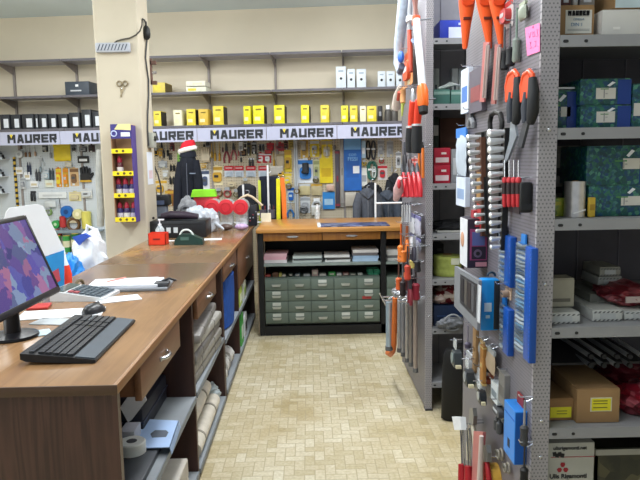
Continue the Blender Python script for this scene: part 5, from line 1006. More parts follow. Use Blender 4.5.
# third bay
b = MB(); q = random.Random(2); rings = []
for f in range(9):
    z = .335 * (1 - f / 8) + .01; rings.append([(-.0 + .042 * math.cos(2 * PI * k / 18) * (1 + .2 * math.sin(3 * 2 * PI * k / 18 + f * .3)), .29 * math.sin(2 * PI * k / 18) * (1 - .03 * (8 - f)), z) for k in range(18)])
t = thing('blue_cloth', 'deep blue cloth hanging down in the third bay of the side counter', 'cloth', (-.615, 4.56, .402)); b.loft(rings[::-1]).build('cloth', P('#164a9c', .8, 0, .2, 30, .2), t, ang=70); MB().lathe([(.03, .34), (.035, .36), (.02, .371)], 14, (-.0, .1, 0)).build('gathered_top', P('#8c8f8a', .6), t, label='pale gathered top')
for k in range(3):
    t = thing('white_bundle', '%s white bundle from the front on the bottom shelf of the third bay' % ORD[k], 'bundle', (-.65, 4.2 + .2 * k, .062)); b = MB(); b.tube([(0, -.07, .07), (0, 0, .075), (0, .07, .07)], [.06, .07, .058], 12); b.jit(.006, k); b.build('wrap', P('#d3d2d0', .6, 0, .1, 40), t, ang=60); MB().tube([(0, -.01, .074), (0, .01, .074)], .0712, 14).build('tie', P('#9a9894'), t)
    if k == 1: t2 = None
# fourth bay
for k, (y, z, w, h, c, c2, lb) in enumerate(((5.15, .387, .2, .16, '#b9cf5a', '#e4e8d0', 'yellow green pack on the shelf at the corner by the back counter'), (5.5, .387, .22, .14, '#d5dac8', '#8fae52', 'white and green pack on the shelf at the corner by the back counter'), (5.2, .051, .18, .26, '#4aa84e', '#d8e0d8', 'green pack on the bottom shelf near the back counter'), (5.5, .051, .2, .19, '#d5d9dc', '#2d2f36', 'white pack with black print on the bottom shelf near the back counter'))):
    t = thing('seed_pack', lb, 'pack', (-.63, y, z), R(90)); m = MB(); m.prism([(-w / 2, 0), (w / 2, 0), (w * .44, h * .9), (w * .3, h), (-w * .3, h), (-w * .47, h * .85)], -.05, .05); m.build('pack', P(c, .5, 0, .1, 30), t); MB().bb(-w * .3, w * .3, -.052, -.05, h * .2, h * .6).build('print', P(c2), t, smooth=False)

# ------------------------------------------------------------------ right hand racking
XP = .69; UPW = .055
PERF = perforated('perforated_end_panel', '#77747c', '#46454c', (1, 2), .0115, .2, .42); PERFF = perforated('perforated_upright', '#9d9a9f', '#6c6a70', (0, 2), .0115, .2, .42)
RACKM = P('#8f9094', .45, 0, .05, 6); RACKB = P('#47454d', .6); RACKD = P('#5f5d66', .6)
def rack(label, y0, y1, x1, levels, ztop, UPW=.055, lit_back=None):
    t = thing('shelf_rack', label, 'rack', (XP, y0, 0)); D = y1 - y0; Wd = x1 - XP; ym = D * (.4 if lit_back else .5)  # the paled back also sits further forward to catch more light
    MB().bb(0, .004, .012, D, 0.02, ztop).build('end_panel', PERF, t, smooth=False)
    for (yy, m) in ((0, PERFF), (D - .012, RACKM)):
        MB().bb(0, UPW, yy, yy + .012, 0.0, ztop).build('upright', m, t, smooth=False); MB().bb(Wd - UPW, Wd, yy, yy + .012, 0, ztop).build('upright', m, t, smooth=False)
    MB().bb(.001, UPW + .004, -.004, .05, 0, .012).build('foot_plate', DKMETAL, t, smooth=False)
    MB().bb(.0045, Wd, ym - .004, ym + .004, 0.02, ztop).build('back_sheet', lit_back or RACKB, t, smooth=False)
    b = MB()
    for k in range(1, 8): b.bb(.0045 + k * Wd / 8 - .002, .0045 + k * Wd / 8 + .002, ym - .007, ym - .0042, .02, ztop)
    b.build('back_seams', RACKD, t, smooth=False)
    for z in levels:
        b = MB(); b.bb(UPW * .1 + .001, Wd - .002, .013, ym - .0075, z - .006, z); b.bb(UPW + .001, Wd - UPW - .001, .0, .012, z - .034, z); s = b.build('shelf', RACKM, t, smooth=False)
        for x in (UPW + .018, UPW + .078, Wd - UPW - .06):
            MB().prism(rrect(.016 if x < UPW + .03 else .011, .009, .004, x, z - .018), -.0012, .0, 'xz').build('slot_hole', P('#26272b'), s, smooth=False)
        b = MB(); b.bb(UPW * .1 + .001, Wd - .002, ym + .0045, D - .013, z - .006, z); b.build('rear_shelf', RACKM, t, smooth=False)
    for z in (1.63, .60, .72, 1.16):
        MB().ell((UPW * .55, -.001, z), (.006, .004, .006), 10).build('bolt', CHROME, t)
    return t
NL = [1.905, 1.635, 1.36, 1.022, .693, .3]; ZTOP = 2.5
rack('grey perforated steel rack at the right, nearest the camera, tools on its end panel', 1.93, 2.85, 1.95, NL, ZTOP)
FLV = [2.242, 1.868, 1.402, 1.10, .824, .52, .18]
rack('grey steel rack further down the aisle, red handled tools on its end panel', 3.80, 4.78, 1.95, FLV, 2.7, .042, P('#84838a', .6))  # paler copy of the rack back: side aisle light painted into the far sheet

def hang_panel(x0, y0, x1, y1, kind, a, b, name, label, cat, X=XP - .0005, group=None, dep=None):
    lo = onX((x0 + x1) / 2, y1, X); hi = onX((x0 + x1) / 2, y0, X); ya = onX(x0, (y0 + y1) / 2, X).y; yb = onX(x1, (y0 + y1) / 2, X).y
    t = thing(name, label, cat, (X, (ya + yb) / 2, lo.z), R(-90), group); a = P(a) if isinstance(a, str) else a; b = P(b) if isinstance(b, str) else b
    KIN[kind](t, ya - yb, hi.z - lo.z, a, b, **({'d': dep} if dep else {}))
    if X < XP - .005: MB().tube([(0, -.008, hi.z - lo.z - .004), (0, XP - X + .001, hi.z - lo.z + .004)], .003, 6).build('peg_rod', CHROME, t)
    return t
def side_thing(x, y, X, name, label, cat, group=None, rz=0):   # things hanging out from the panel, facing the camera
    return thing(name, label, cat, onX(x, y, X), rz, group)
# three orange holsters
ORG = P('#ea5a1e', .45, 0, .06); ORD_ = P('#c23f12', .5)
for i, (xc, yb_, tip, lb) in enumerate(((467, 49, 465, 'orange saw holster hanging high on the near rack, leftmost of three'), (484, 48.5, 489.5, 'orange saw holster hanging high on the near rack, middle of three'), (497, 48, 501.5, 'orange saw holster hanging high on the near rack, rightmost of three'))):
    Yh = (2.62, 2.45, 2.30)[i]
    lo = onY(tip, yb_, Yh); hi = onY(xc, -2, Yh); t = thing('saw_holster', lb, 'holster', (lo.x, Yh, lo.z), 0, 'orange holsters'); H = hi.z - lo.z; dx = hi.x - lo.x; w = onY(xc + 8.5, 10, Yh).x - onY(xc - 8.5, 10, Yh).x
    b = MB(); rings = []
    for f, s in ((0, .22), (.04, .3), (.5, .62), (.82, .92), (1.0, 1.0), (1.12, .95)):
        rings.append([(dx * f + w / 2 * s * math.cos(2 * PI * k / 18), .02 * (s * .6 + .4) * math.sin(2 * PI * k / 18), H * f) for k in range(18)])
    b.loft(rings).build('sheath', ORG, t, ang=60)
    MB().tube([(dx * .95, -.02, H * .95), (dx * .95, -.026, H * .95)], [w * .42, w * .36], 18).build('round_badge', P('#e04a1a', .4), t, label='round moulded badge')
    MB().box((dx * .58, -.0165, H * .585), (w * .44, .006, H * .055), bev=.001).build('dark_mark', P('#5a2416'), t)
    MB().tube([(dx, 0, H * 1.1), (dx, .005, H * 1.25), (dx * .9, 0, H * 1.42)], [w * .36, w * .3, w * .34], 12).build('saw_handle', BLK2, t)
def xslab(label, name, cat, pts, X, t_, mat, part, extra=None):
    """a piece outlined in the panel's own plane (y, z) with its real thickness t_ out from X"""
    P3 = [onX(x, y, X) for x, y in pts]; y0 = sum(p.y for p in P3) / len(P3); z0 = min(p.z for p in P3)
    o = thing(name, label, cat, (X, y0, z0)); MB().prism([(p.y - y0, p.z - z0) for p in P3], -t_, 0, 'yz').build(part, mat, o, smooth=False)
    o['_y'] = y0; o['_z'] = z0; return o
def Lp(o, x, y, X): p = onX(x, y, X); return Vector((X, p.y, p.z)) - Vector(o.location)
PX = XP - .0005
# hacksaw blades bundles
for (x0, x1, yt, yb_, c, lb) in ((481, 488, 42, 102, '#b66a68', 'pinkish pack of hacksaw blades below the middle orange holster'), (492.5, 499, 44, 104, '#9c5a56', 'reddish pack of hacksaw blades below the right orange holster')):
    o = xslab(lb, 'blade_pack', 'saw blades', [(x0, yb_), (x1 - 2.5, yb_), (x1 + 3, yt), (x0 + 4, yt)], PX - .02, .006, P(c, .5), 'card_sleeve')
    for k in range(2): a, q = Lp(o, x0 + 2 + 2.2 * k, yb_ - 4, PX - .03), Lp(o, x0 + 6 + 2 * k, yt + 3, PX - .03); MB().tube([a, q], .004, 6).build('blade', P('#c9b9b6', .3, .6), o)
    MB().tube([Lp(o, x1, yt + 2, PX - .03), Lp(o, x1, yt, PX)], .0025, 6).build('peg_hook', CHROME, o)
PANEL = [
 (465.5, 69, 473, 113, 'flat', '#cfd8e4', '#4f7cc4', 'tool_pack', 'white and blue pack at the far panel edge beside the saw blades', 'pack'),
 (474, 69, 487, 112, 'flat', '#5f5a66', '#8d4a4c', 'tool_pack', 'dark pack with red header left of the saw blades on the near rack', 'pack'),
 (460, 128, 470, 176, 'bag', '#b4c0ce', '#3f7fd0', 'hardware_bag', 'clear bag with blue header at the far edge of the near end panel', 'bag'),
 (460.5, 177, 470, 206, 'flat', '#cfd9ea', '#8ba4c8', 'tool_pack', 'pale blue white pack at the far panel edge under the clear bag', 'pack'),
 (470, 112, 478, 128, 'pliers', '#7a7c82', '#5a5c60', 'peg_fitting', 'small grey hook fitting above the left socket rail', 'fitting'),
]
for r in PANEL: hang_panel(*r)
hang_panel(506, 27, 511, 70, 'tool', K, '#55565a', 'file_tool', 'black handled file, left of the pair beneath the red tag', 'tool'); hang_panel(511.5, 24, 517, 66, 'tool', '#202126', '#55565a', 'file_tool', 'black handled file, right of the pair beneath the red tag', 'tool')
hang_panel(505, 0, 514, 28, 'card', '#b9b2b4', '#b53a3a', 'tool_pack', 'grey pack with red product at the top of the near end panel', 'pack')
hang_panel(518, 8, 524, 62, 'tool', '#77827b', '#6f857a', 'glass_cutter', 'grey green slim tool left of the pink note', 'tool'); hang_panel(525, 2, 531, 20, 'bag', '#8c9486', '#9fa890', 'hardware_bag', 'greenish clear bag above the pink note', 'bag')
# pink price note
o = xslab('pink handwritten price note on the near rack end panel', 'price_note', 'note', [(527.5, 56), (540, 51.5), (540, 23), (525.5, 28)], PX - .002, .0012, P('#ee7fb4', .7, 0, .03), 'note_sheet')
for st in ([(528.5, 33), (529.5, 38), (531, 32)], [(532.5, 31.5), (533, 37), (534.8, 36), (534.5, 31.5), (532.7, 33)], [(536, 30), (538, 29.5), (537.2, 33), (538.3, 35.5), (536.4, 36.5)], [(529.3, 43), (531, 42), (530.2, 45), (531.4, 47.5), (529.8, 49)], [(533, 47.5), (533.2, 48.2)], [(534.2, 41.5), (536, 40.8), (535.8, 46), (534.4, 47)], [(537.2, 46), (538, 47)]):
    MB().tube([Lp(o, x, y, PX - .0038) for x, y in st], .0006, 5).build('pen_stroke', P('#b8588c'), o)
MB().ell(Lp(o, 533, 27, PX - .004), (.002, .004, .004), 8).build('pin', P('#d05a98'), o)
# secateurs: orange card sheath, black handles, grey blades
for i, (x, lb) in enumerate(((512.5, 'orange and black garden snips on the near end panel, left of two'), (527.5, 'orange and black garden snips on the near end panel, right of two'))):
    X = PX - .03; o = thing('garden_snips', lb, 'snips', onX(x, 168 if i == 0 else 150, X), 0, 'orange and black snips'); L_ = lambda xx, yy, e=0: Lp(o, xx, yy, X) + Vector((-e, 0, 0))
    MB().tube([L_(x - 5.5, 102), L_(x - 6, 86), L_(x - 3, 75), L_(x + 2, 71), L_(x + 5, 75), L_(x + 5.5, 82)], [.006, .007, .008, .008, .008, .006], 10).build('orange_grip', P('#e8542a', .4), o)
    MB().prism([(L_(a_, b_).y, L_(a_, b_).z) for a_, b_ in ((x - 6.5, 101), (x + .5, 98), (x + 3, 77), (x + 1, 71), (x - 3, 72), (x - 5.5, 78))], -.004, .010, 'yz').build('orange_plate', P('#e0502a', .45), o)
    MB().tube([L_(x + 5, 78), L_(x + 6, 92), L_(x + 5.5, 112), L_(x + 3, 123)], [.012, .017, .018, .012], 10).build('handle', BLK2, o); MB().tube([L_(x - 1, 92), L_(x - 2, 108), L_(x - 2.5, 123)], [.009, .014, .01], 10).build('handle', P('#3a3f4a', .5), o)
    if i == 0: MB().prism([(L_(a_, b_).y, L_(a_, b_).z) for a_, b_ in ((x - 1, 122), (x + 3, 122), (x + 5, 136), (x - 4, 160), (x - 8, 163), (x - 2, 140))], -.004, .004, 'yz').build('blade', P('#9aa2ac', .3, .5), o)
    else: MB().prism([(L_(a_, b_).y, L_(a_, b_).z) for a_, b_ in ((x - 3, 121), (x + 2, 121), (x - 5, 148), (x - 9, 146))], -.004, .004, 'yz').build('blade', P('#4a4e55', .35, .5), o)
    MB().tube([L_(x - 1, 73), L_(x - 1, 70), L_(x - 1, 69, -.028)], .0025, 6).build('peg_hook', CHROME, o)
# boxes whose near face looks at the camera: (near face px left, right, top, bottom), far left px
def near_box(name, label, cat, xl, xr, yt, yb, xfar, mat, bev=.002, X=PX):
    Yn = onX(xr, (yt + yb) / 2, X).y; pl = onY(xl, (yt + yb) / 2, Yn); Yf = onX(xfar, (yt + yb) / 2, pl.x).y; zb = onY((xl + xr) / 2, yb, Yn).z; zt = onY((xl + xr) / 2, yt, Yn).z
    t = thing(name, label, cat, (X, (Yn + Yf) / 2, zb)); w = X - pl.x; d = Yf - Yn; h = zt - zb
    MB().bb(-w, 0, -d / 2, d / 2, 0, h, bev).build('body', mat, t, smooth=bev > .004); return t, w, d, h
# socket spanner rails
def rail(label, xt, xb, y0, y1, n, wpx, X, side):
    o = thing('socket_rail', label, 'socket set', onX(xb, y1, X), 0, 'chrome socket rails'); a, c = Lp(o, xb, y1, X), Lp(o, xt, y0, X)
    MB().tube([a + Vector((.016, 0, 0)), c + Vector((.016, 0, 0))], .014, 4).build('rail_bar', P('#17181a', .5), o)
    for k in range(n):
        f = (k + .5) / n; p = a.lerp(c, f); s = .72 + .5 * f; r = wpx * s
        MB().tube([p + Vector((.006, 0, 0)), p + Vector((-.018 * s, 0, -.002)), p + Vector((-.036 * s, 0, -.003)), p + Vector((-.042 * s, 0, -.003))], [r * .3, r * .42, r * .52, r * .3], 10).build('socket', P('#e2e5e8', .22, .45, .04), o)
    return o
rail('left chrome socket rail on the near end panel', 479, 484, 133, 234, 13, .021, PX - .03, -1); rail('right chrome socket rail on the near end panel', 502.5, 498.5, 128, 250, 15, .0235, PX - .04, 1)
o = xslab('black carry frame with loop handle behind the socket rails', 'socket_holder', 'holder', [(478, 236), (500, 238), (505, 128), (478, 133)], PX - .002, .012, BLACK, 'frame_plate')
MB().tube([Lp(o, x, y, PX - .03) for x, y in ((490.5, 133), (490, 122), (491.5, 114.5), (496, 112), (500.5, 114), (502, 122), (501.5, 131))], .009, 9).build('loop_handle', BLACK, o)
MB().prism([(Lp(o, x, y, PX).y, Lp(o, x, y, PX).z) for x, y in ((484, 236), (490, 236), (489.5, 137), (484.5, 137))], -.03, -.0125, 'yz').build('card_strip', P('#5a3a2c', .5), o, smooth=False)
MB().prism([(Lp(o, x, y, PX).y, Lp(o, x, y, PX).z) for x, y in ((485, 230), (489.5, 230), (489.5, 205), (485.5, 203))], -.0315, -.0302, 'yz').build('red_print', P('#b5393a', .5), o, smooth=False)
MB().prism([(Lp(o, x, y, PX).y, Lp(o, x, y, PX).z) for x, y in ((485, 200), (489, 200), (489, 172), (485.5, 172))], -.0315, -.0302, 'yz').build('gold_print', P('#a9824e', .5), o, smooth=False)
# screwdriver set
t, w, d, h = near_box('screwdriver_holder', 'black holder with red screwdrivers on the near end panel', 'holder', 520.5, 533, 182, 213, 518.5, P('#18191c', .5), .008); MB().bb(-w * .9, -w * .1, -d / 2 - .002, -d / 2, h * .1, h * .3).build('ridge', BLK2, t)
for k in range(4):
    x = 504.5 + k * 4.6; q = thing('screwdriver', 'red and black screwdriver with shaft up on the near end panel, %s of four' % ORD[k], 'screwdriver', onX(x + .4, 207, PX - .035), 0, 'red screwdrivers'); f = lambda yy: Lp(q, x + .2, yy, PX - .035)
    MB().tube([f(207), f(204), f(194), f(182)], [.006, .0085, .0085, .007], 10).build('handle', P('#b5232c', .4), q); MB().tube([f(182), f(179), f(177)], [.009, .0095, .005], 10).build('collar', P('#c2303a'), q); MB().tube([f(177), f(160)], .0026, 7).build('shaft', CHROME, q); MB().tube([f(178.5), f(178) + Vector((.0365, 0, .002))], .002, 6).build('peg_rod', CHROME, q); MB().tube([f(194), f(183)], .0092, 10).build('black_grip', P('#2a1c1f'), q)
o = xslab('dark backing card behind the red screwdrivers', 'backing_card', 'card', [(502, 209), (520, 214), (520, 178), (502, 177)], PX - .004, .004, P('#3c3236', .5), 'card')
MB().tube([Lp(o, 511, 181, PX - .008), Lp(o, 511, 178, PX)], .0025, 6).build('peg_hook', CHROME, o)
# purple device box with white side
def boxed(label, name, x, y, X, w, d, h, mat, front=None, left=None, rz=0):
    """a box hanging out from the panel: w across the aisle (x), d along it; origin at its base"""
    t = thing(name, label, 'box', onX(x, y, X), R(rz)); MB().bb(-w, 0, -d / 2, d / 2, 0, h, .002).build('body', mat, t, smooth=False)
    return t
t, w, d, h = near_box('gadget_box', 'white and purple gadget box with a round dial print on the near rack end panel', 'box', 467.5, 488, 219, 268, 460.3, P('#2c2030', .45))
MB().bb(-w - .0015, -w, -d * .49, d * .49, h * .01, h * .99).build('white_panel', P('#dfe2e8', .5), t, smooth=False); MB().ell((-w - .003, d * .1, h * .55), (.004, d * .22, h * .16), 10).build('hand_print', P('#c99a80'), t)
F_ = lambda nm, x0, x1, z0, z1, c, e=.001: MB().bb(-w + w * x0, -w + w * x1, -d / 2 - e, -d / 2 + .0001, h * z0, h * z1).build(nm, P(c, .45), t, smooth=False)
F_('pink_frame', .12, .95, .16, .8, '#8f3a66'); F_('blue_window', .22, .84, .46, .74, '#55609a', .0018); F_('dark_field', .2, .9, .18, .44, '#231a2c', .0018); F_('red_print', .35, .95, .84, .97, '#a82c3c'); F_('lower_print', .4, .95, .03, .12, '#b8808c')
MB().tube([(-w * .5, -d / 2, h * .3), (-w * .5, -d / 2 - .004, h * .3)], w * .2, 18).build('dial', P('#5f5068'), t); MB().tube([(-w * .5, -d / 2 - .004, h * .3), (-w * .5, -d / 2 - .005, h * .3)], w * .1, 14).build('dial_centre', BLACK, t); MB().bb(-w * .6, -w * .2, -.02, .02, h, h + .03).build('hang_tab', P('#a83a44'), t, smooth=False)
# framed clear case, parallel to the panel
XC = .588; o = xslab('grey framed flat case with a dark centre on the near rack end panel', 'organiser_case', 'case', [(457, 306), (480.5, 330.5), (482, 280.5), (457.5, 266)], XC + .012, .012, P('#85888e', .4), 'frame')
def xface(t, pts, X, m, nm, th=.0015):
    MB().prism([(Lp(t, x, y, X).y, Lp(t, x, y, X).z) for x, y in pts], -th + X - t.location.x, X - t.location.x, 'yz').build(nm, m, t, smooth=False)
xface(o, [(460.2, 302.5), (475.5, 318), (477, 284), (460.6, 274)], XC - .0003, P('#403e42', .3), 'dark_window'); xface(o, [(477.5, 321), (480, 323.5), (481.5, 286), (478.8, 284.5)], XC - .0003, P('#cdd2d8'), 'latch_strip')
for k in range(4): xface(o, [(461 + 3.5 * k, 302 + 3.6 * k - 2), (463.4 + 3.5 * k, 304 + 3.6 * k - 2), (463.8 + 3.5 * k, 278 + 2.2 * k + 1), (461.4 + 3.5 * k, 277 + 2.2 * k)], XC - .0018, P(('#353337', '#5d5854', '#3f3838', '#5a5a5e')[k], .4), 'row_of_parts')
MB().bb(0, PX - XC - .012, -.01, .01, .1, .11).build('wall_bracket', STEEL, o, smooth=False)
# cyan case
t, w, d, h = near_box('cyan_case', 'bright cyan plastic case hanging on the near rack end panel', 'case', 480.5, 499.5, 279.5, 331, 477, P('#1b90e0', .35, 0, .04), .008)
MB().bb(-w * .3, -w * .0 + .0, -d / 2 - .001, -d / 2 + .004, h * .03, h * .97, .001).build('dark_edge', P('#2a3036', .4), t); MB().bb(-w * .8, -w * .42, -d / 2 - .0015, -d / 2 + .001, h * .38, h * .55).build('white_label', P('#d4e6f4'), t, smooth=False); MB().bb(-w * .72, -w * .5, -d / 2 - .0015, -d / 2 + .001, h * .25, h * .31).build('small_label', P('#bcdcf0'), t, smooth=False); MB().ring((-w * .35, .0, h + .008), .014, .004, 'y', 12, 6, 0, PI).build('hang_loop', P('#12384e'), t)
# blue bit rail sets
def bitset(label, x0, x1, xe, y0, y1, nb):
    """clear fronted set: grey tool face to the left, blue tray edge to the right"""
    X = PX - .014; o = thing('bit_set', label, 'bit set', onX((x0 + xe) / 2, y1, X), 0, 'blue bit sets'); f = lambda x, y: Lp(o, x, y, X)
    ys = [f(x0, (y0 + y1) / 2).y, f(x1, (y0 + y1) / 2).y, f(xe, (y0 + y1) / 2).y]; h = f(x0, y0).z
    MB().bb(.006, .014, ys[0], ys[1], 0, h, .001).build('tray', P('#2f6fb4', .4), o); MB().bb(-.008, .014, ys[1], ys[2], 0, h, .003).build('blue_edge', P('#164da4', .35), o)
    q = random.Random(nb + int(y0))
    for k in range(nb * 3):
        z = h * (k + .5) / (nb * 3); ya, yb = ys[0] * .95 + ys[1] * .05, ys[1] * .95 + ys[0] * .05
        MB().tube([(.003, ya, z), (.001, (ya + yb) / 2, z + q.uniform(-.004, .006)), (.003, yb, z + q.uniform(0, .008))], [.004 + q.random() * .002, .0055, .0045], 7).build('bit', P(q.choice(['#7e8a94', '#566470', '#a6b2bc', '#3c4c5c', '#5f88a8']), .35, .3), o)
    MB().bb(-.002, .0, ys[0], ys[1], h * .005, h * .995).build('clear_cover', clear('bit_cover', '#b8cce0', .1), o, smooth=False)
    for k in range(nb * 3): MB().bb(-.009, -.007, ys[2] + .002, ys[2] + .006, h * (k + .35) / (nb * 3), h * (k + .65) / (nb * 3)).build('rib', P('#2a60c8'), o, smooth=False)
    MB().bb(.004, .010, (ys[0] + ys[1]) / 2 - .02, (ys[0] + ys[1]) / 2 + .02, h, h + .03).build('hang_tab', P('#2a7fd2', .4), o); return o
bitset('upper left blue bit set on the near rack end panel', 498.5, 506.5, 512.5, 232, 284, 3); bitset('lower left blue bit set on the near rack end panel', 499.5, 505, 510.5, 302, 352, 3); bitset('large blue bit set nearest the upright of the near rack', 515, 526.5, 533, 241, 357, 9)
t = hang_panel(506, 287, 512, 299, 'card', '#c2a892', '#8d7a6c', 'hardware_pack', 'small beige pack between the two left blue bit sets', 'pack')
# tape measures and blister packs lower down
PL = [
 (483, 340, 488, 356, 'bag', '#9a9a9c', '#c4a878', 'hardware_bag', 'clear bag of grey hardware beside the orange level', 'bag', PX - .01),
 (491, 348, 499, 372, 'bag', '#b4a088', '#a8acae', 'hardware_bag', 'clear bag of tan hardware right of the black cord coil', 'bag', PX - .01),
 (470, 352, 476, 372, 'bag', '#8a8c90', '#b0b4b8', 'hardware_bag', 'clear bag of dark hardware left of the wooden rule', 'bag', PX - .03),
 (468, 325, 474, 356, 'tool', '#5a5468', '#8a8490', 'screwdriver', 'purplish grey screwdriver low on the near end panel', 'screwdriver', PX),
 (476, 325, 480, 372, 'strip', '#a3815a', '#7d6040', 'wooden_rule', 'wooden rule low on the near end panel', 'rule', PX - .03),
 (482, 345, 489, 385, 'strip', '#a8763c', '#c4ab70', 'spirit_level', 'orange level low on the near end panel', 'level', PX - .03),
 (488, 352, 495, 370, 'ring', '#2b2c2e', '#6a6a6a', 'cord_coil', 'black cord coil low on the near end panel', 'cord', PX),
 (476, 368, 489, 392, 'bag', '#aeb0b0', '#c8c8c4', 'hardware_bag', 'clear bag of silver hardware low on the near end panel', 'bag', PX - .02),
 (489, 372, 494, 386, 'card', '#c98a6e', '#a0503c', 'hardware_pack', 'orange red pack right of the orange level', 'pack', PX),
 (496, 382, 503, 402, 'flat', '#d3dadf', '#7f8a92', 'price_card', 'white price card low on the near end panel', 'card', PX),
 (504, 372, 510, 404, 'flat', '#7d7b78', '#6d6b68', 'tool_pack', 'grey clear pack low right of the white price card', 'pack', PX),
 (497, 402, 508, 418, 'card', '#34363a', '#4e5054', 'tool_pack', 'black pack above the blue box on the near end panel', 'pack', PX),
 (499, 417, 504, 432, 'pair', '#45474a', '#8a8c8e', 'drill_bits', 'dark bits left of the blue box on the near end panel', 'drill bits', PX),
 (502, 450, 506, 459, 'ring', '#8a8478', '#55524a', 'metal_clip', 'small metal clip under the left corner of the blue box, upper', 'clip', PX), (509, 464, 513, 472, 'ring', '#8a8478', '#55524a', 'metal_clip', 'small metal clip under the blue box, lower', 'clip', PX),
]
for r in PL: hang_panel(*r[:10], X=r[10])
def tape(label, x, y, X, c1, c2, s=1.0):
    t = thing('tape_measure', label, 'tape measure', onX(x, y, X), R(-90)); b = MB(); b.prism([(-.04 * s, 0), (.04 * s, 0), (.042 * s, .04 * s), (.03 * s, .07 * s), (-.02 * s, .075 * s), (-.042 * s, .05 * s)], -.045 * s, -.005); b.build('case', P(c1, .35), t)
    MB().tube([(0, -.046 * s, .038 * s), (0, -.05 * s, .038 * s)], .026 * s, 16).build('round_label', P(c2, .4), t); MB().bb(.03 * s, .06 * s, -.04 * s, -.012, 0, .012).build('tape_end', P('#d8cfae'), t, smooth=False); MB().prism(rrect(.06 * s, .05 * s, .006, 0, .11 * s), -.03, -.027).build('hang_card', CLEARM, t); MB().tube([(0, .0, .13 * s), (0, -.05, .13 * s)], .0025, 6).build('peg_hook', CHROME, t)
tape('silver and black tape measure standing out at the far edge of the near panel', 461.5, 365, PX - .06, '#3d4448', '#7d8a8a', .85); tape('dark tape measure right of the silver one on the near panel', 474, 384, PX - .05, '#2f3438', '#8a8e90', .8); tape('small black tape measure hanging lowest on the near panel', 486, 402, PX - .03, '#2a2c30', '#a0a2a0', .65)
# blue box, black level
t, w, d, h = near_box('blue_box', 'blue box with dark hole print low on the near rack end panel', 'box', 514.5, 527, 412, 465, 503.5, P('#2a80d6', .4, 0, .04))
MB().bb(-w - .001, -w, -.01, .012, h * .2, h * .36).build('dark_slot', P('#16243e'), t, smooth=False); MB().bb(-w - .0008, -w, -d * .45, d * .45, h * .8, h * .83).build('line', P('#1f62b8'), t, smooth=False); MB().bb(-w * .95, -w * .05, -d / 2 - .001, -d / 2, h * .02, h * .98).build('near_face', P('#1459b0'), t, smooth=False); MB().prism(rrect(.06, .05, .008, 0, h + .015), -.006, -.003, 'yz').build('hang_tab', P('#8a2f34'), t)  # near face plate in a darker blue than the body
t = hang_panel(525.5, 400, 532, 446, 'tool', '#3a3b3e', '#8d8d90', 'chisel', 'steel bladed chisel with dark handle beside the near upright', 'chisel', X=PX - .01); t = hang_panel(524.5, 445, 533, 486, 'tool', '#131417', '#2a2b2e', 'black_torch', 'black torch hanging below the chisel at the near upright', 'torch', X=PX - .01)
# red handled things at the bottom
for i, (x, y, lb) in enumerate(((463.5, 492, 'red handled scraper with wire shank, left of two at the bottom of the near panel'), (470, 496, 'red handled scraper with wire shank, right of two at the bottom of the near panel'))):
    X = PX - .06; t = thing('paint_scraper', lb, 'scraper', onX(x, y, X)); f = lambda xx, yy: Lp(t, xx, yy, X)
    MB().tube([f(x, y), f(x - .5, y - 12), f(x - 1.5, 464 + 2 * i)], [.02, .022, .016], 10).build('grip', P('#a81f28', .4), t); MB().tube([f(x - 1.5, 466), f(x - 3, 428)], .0035, 7).build('shank', CHROME, t); MB().tube([f(x + 1, 466), f(x - .5, 428)], .0035, 7).build('shank', CHROME, t)
    if i == 0: MB().prism([(f(a_, b_).y, f(a_, b_).z) for a_, b_ in ((457, 430), (464, 430), (463, 417), (454.5, 416.5))], -.012, .012, 'yz').build('white_head', WHITE, t)
    MB().tube([f(x - 2, 430), f(x - 1, 424), f(x - 1, 423) + Vector((.0625, 0, 0))], .003, 6).build('peg_hook', CHROME, t)
for i, (x, lb) in enumerate(((472, 'pale handled pliers low on the near panel'), (479, 'red and clear blister of pliers low on the near panel'), (486, 'red handled pliers at the bottom of the near panel'))):
    X = PX - .045
    if i == 1:
        o = xslab(lb, 'pliers_pack', 'pack', [(474.5, 484), (483, 484), (486, 432), (476.5, 431)], X, .012, P('#b86a6a', .4, 0, .15), 'card'); MB().tube([Lp(o, 480, 480, X - .02), Lp(o, 481.5, 436, X - .02)], [.012, .008], 9).build('product', P('#c9b9b4', .4), o); MB().bb(0, .04, -.01, .01, .1, .11).build('peg_hook', CHROME, o, smooth=False)
    else:
        c = ('#c8c0ae', '#a51d26')[i // 2]; yt, yb_ = ((408, 460), (445, 496))[i // 2]; t = thing('pliers', lb, 'pliers', onX(x, yb_, X)); f = lambda xx, yy: Lp(t, xx, yy, X)
        for s in (-1, 1): MB().tube([f(x + s * 3.2, yb_), f(x + s * 3.4, yb_ - 14), f(x + s * 1.2, yt + 18), f(x + s * .4, yt + 14)], [.01, .011, .009, .007], 8).build('handle', P(c, .45), t)
        MB().prism([(f(a_, b_).y, f(a_, b_).z) for a_, b_ in ((x - 2, yt + 17), (x + 3, yt + 17), (x + 3.5, yt + 8), (x + 2.5, yt), (x - .5, yt))], -.008, .008, 'yz').build('jaws', P('#8a8a88', .35, .6), t); MB().tube([f(x, yt + 12), f(x, yt + 12) + Vector((.045, 0, 0))], .003, 6).build('peg_hook', CHROME, t)
t = hang_panel(491, 464, 505, 492, 'roll', '#c79a3c', '#d8cfc0', 'sanding_disc', 'yellow disc hanging at the bottom edge of the photo on the near panel', 'disc', X=PX, dep=.03)

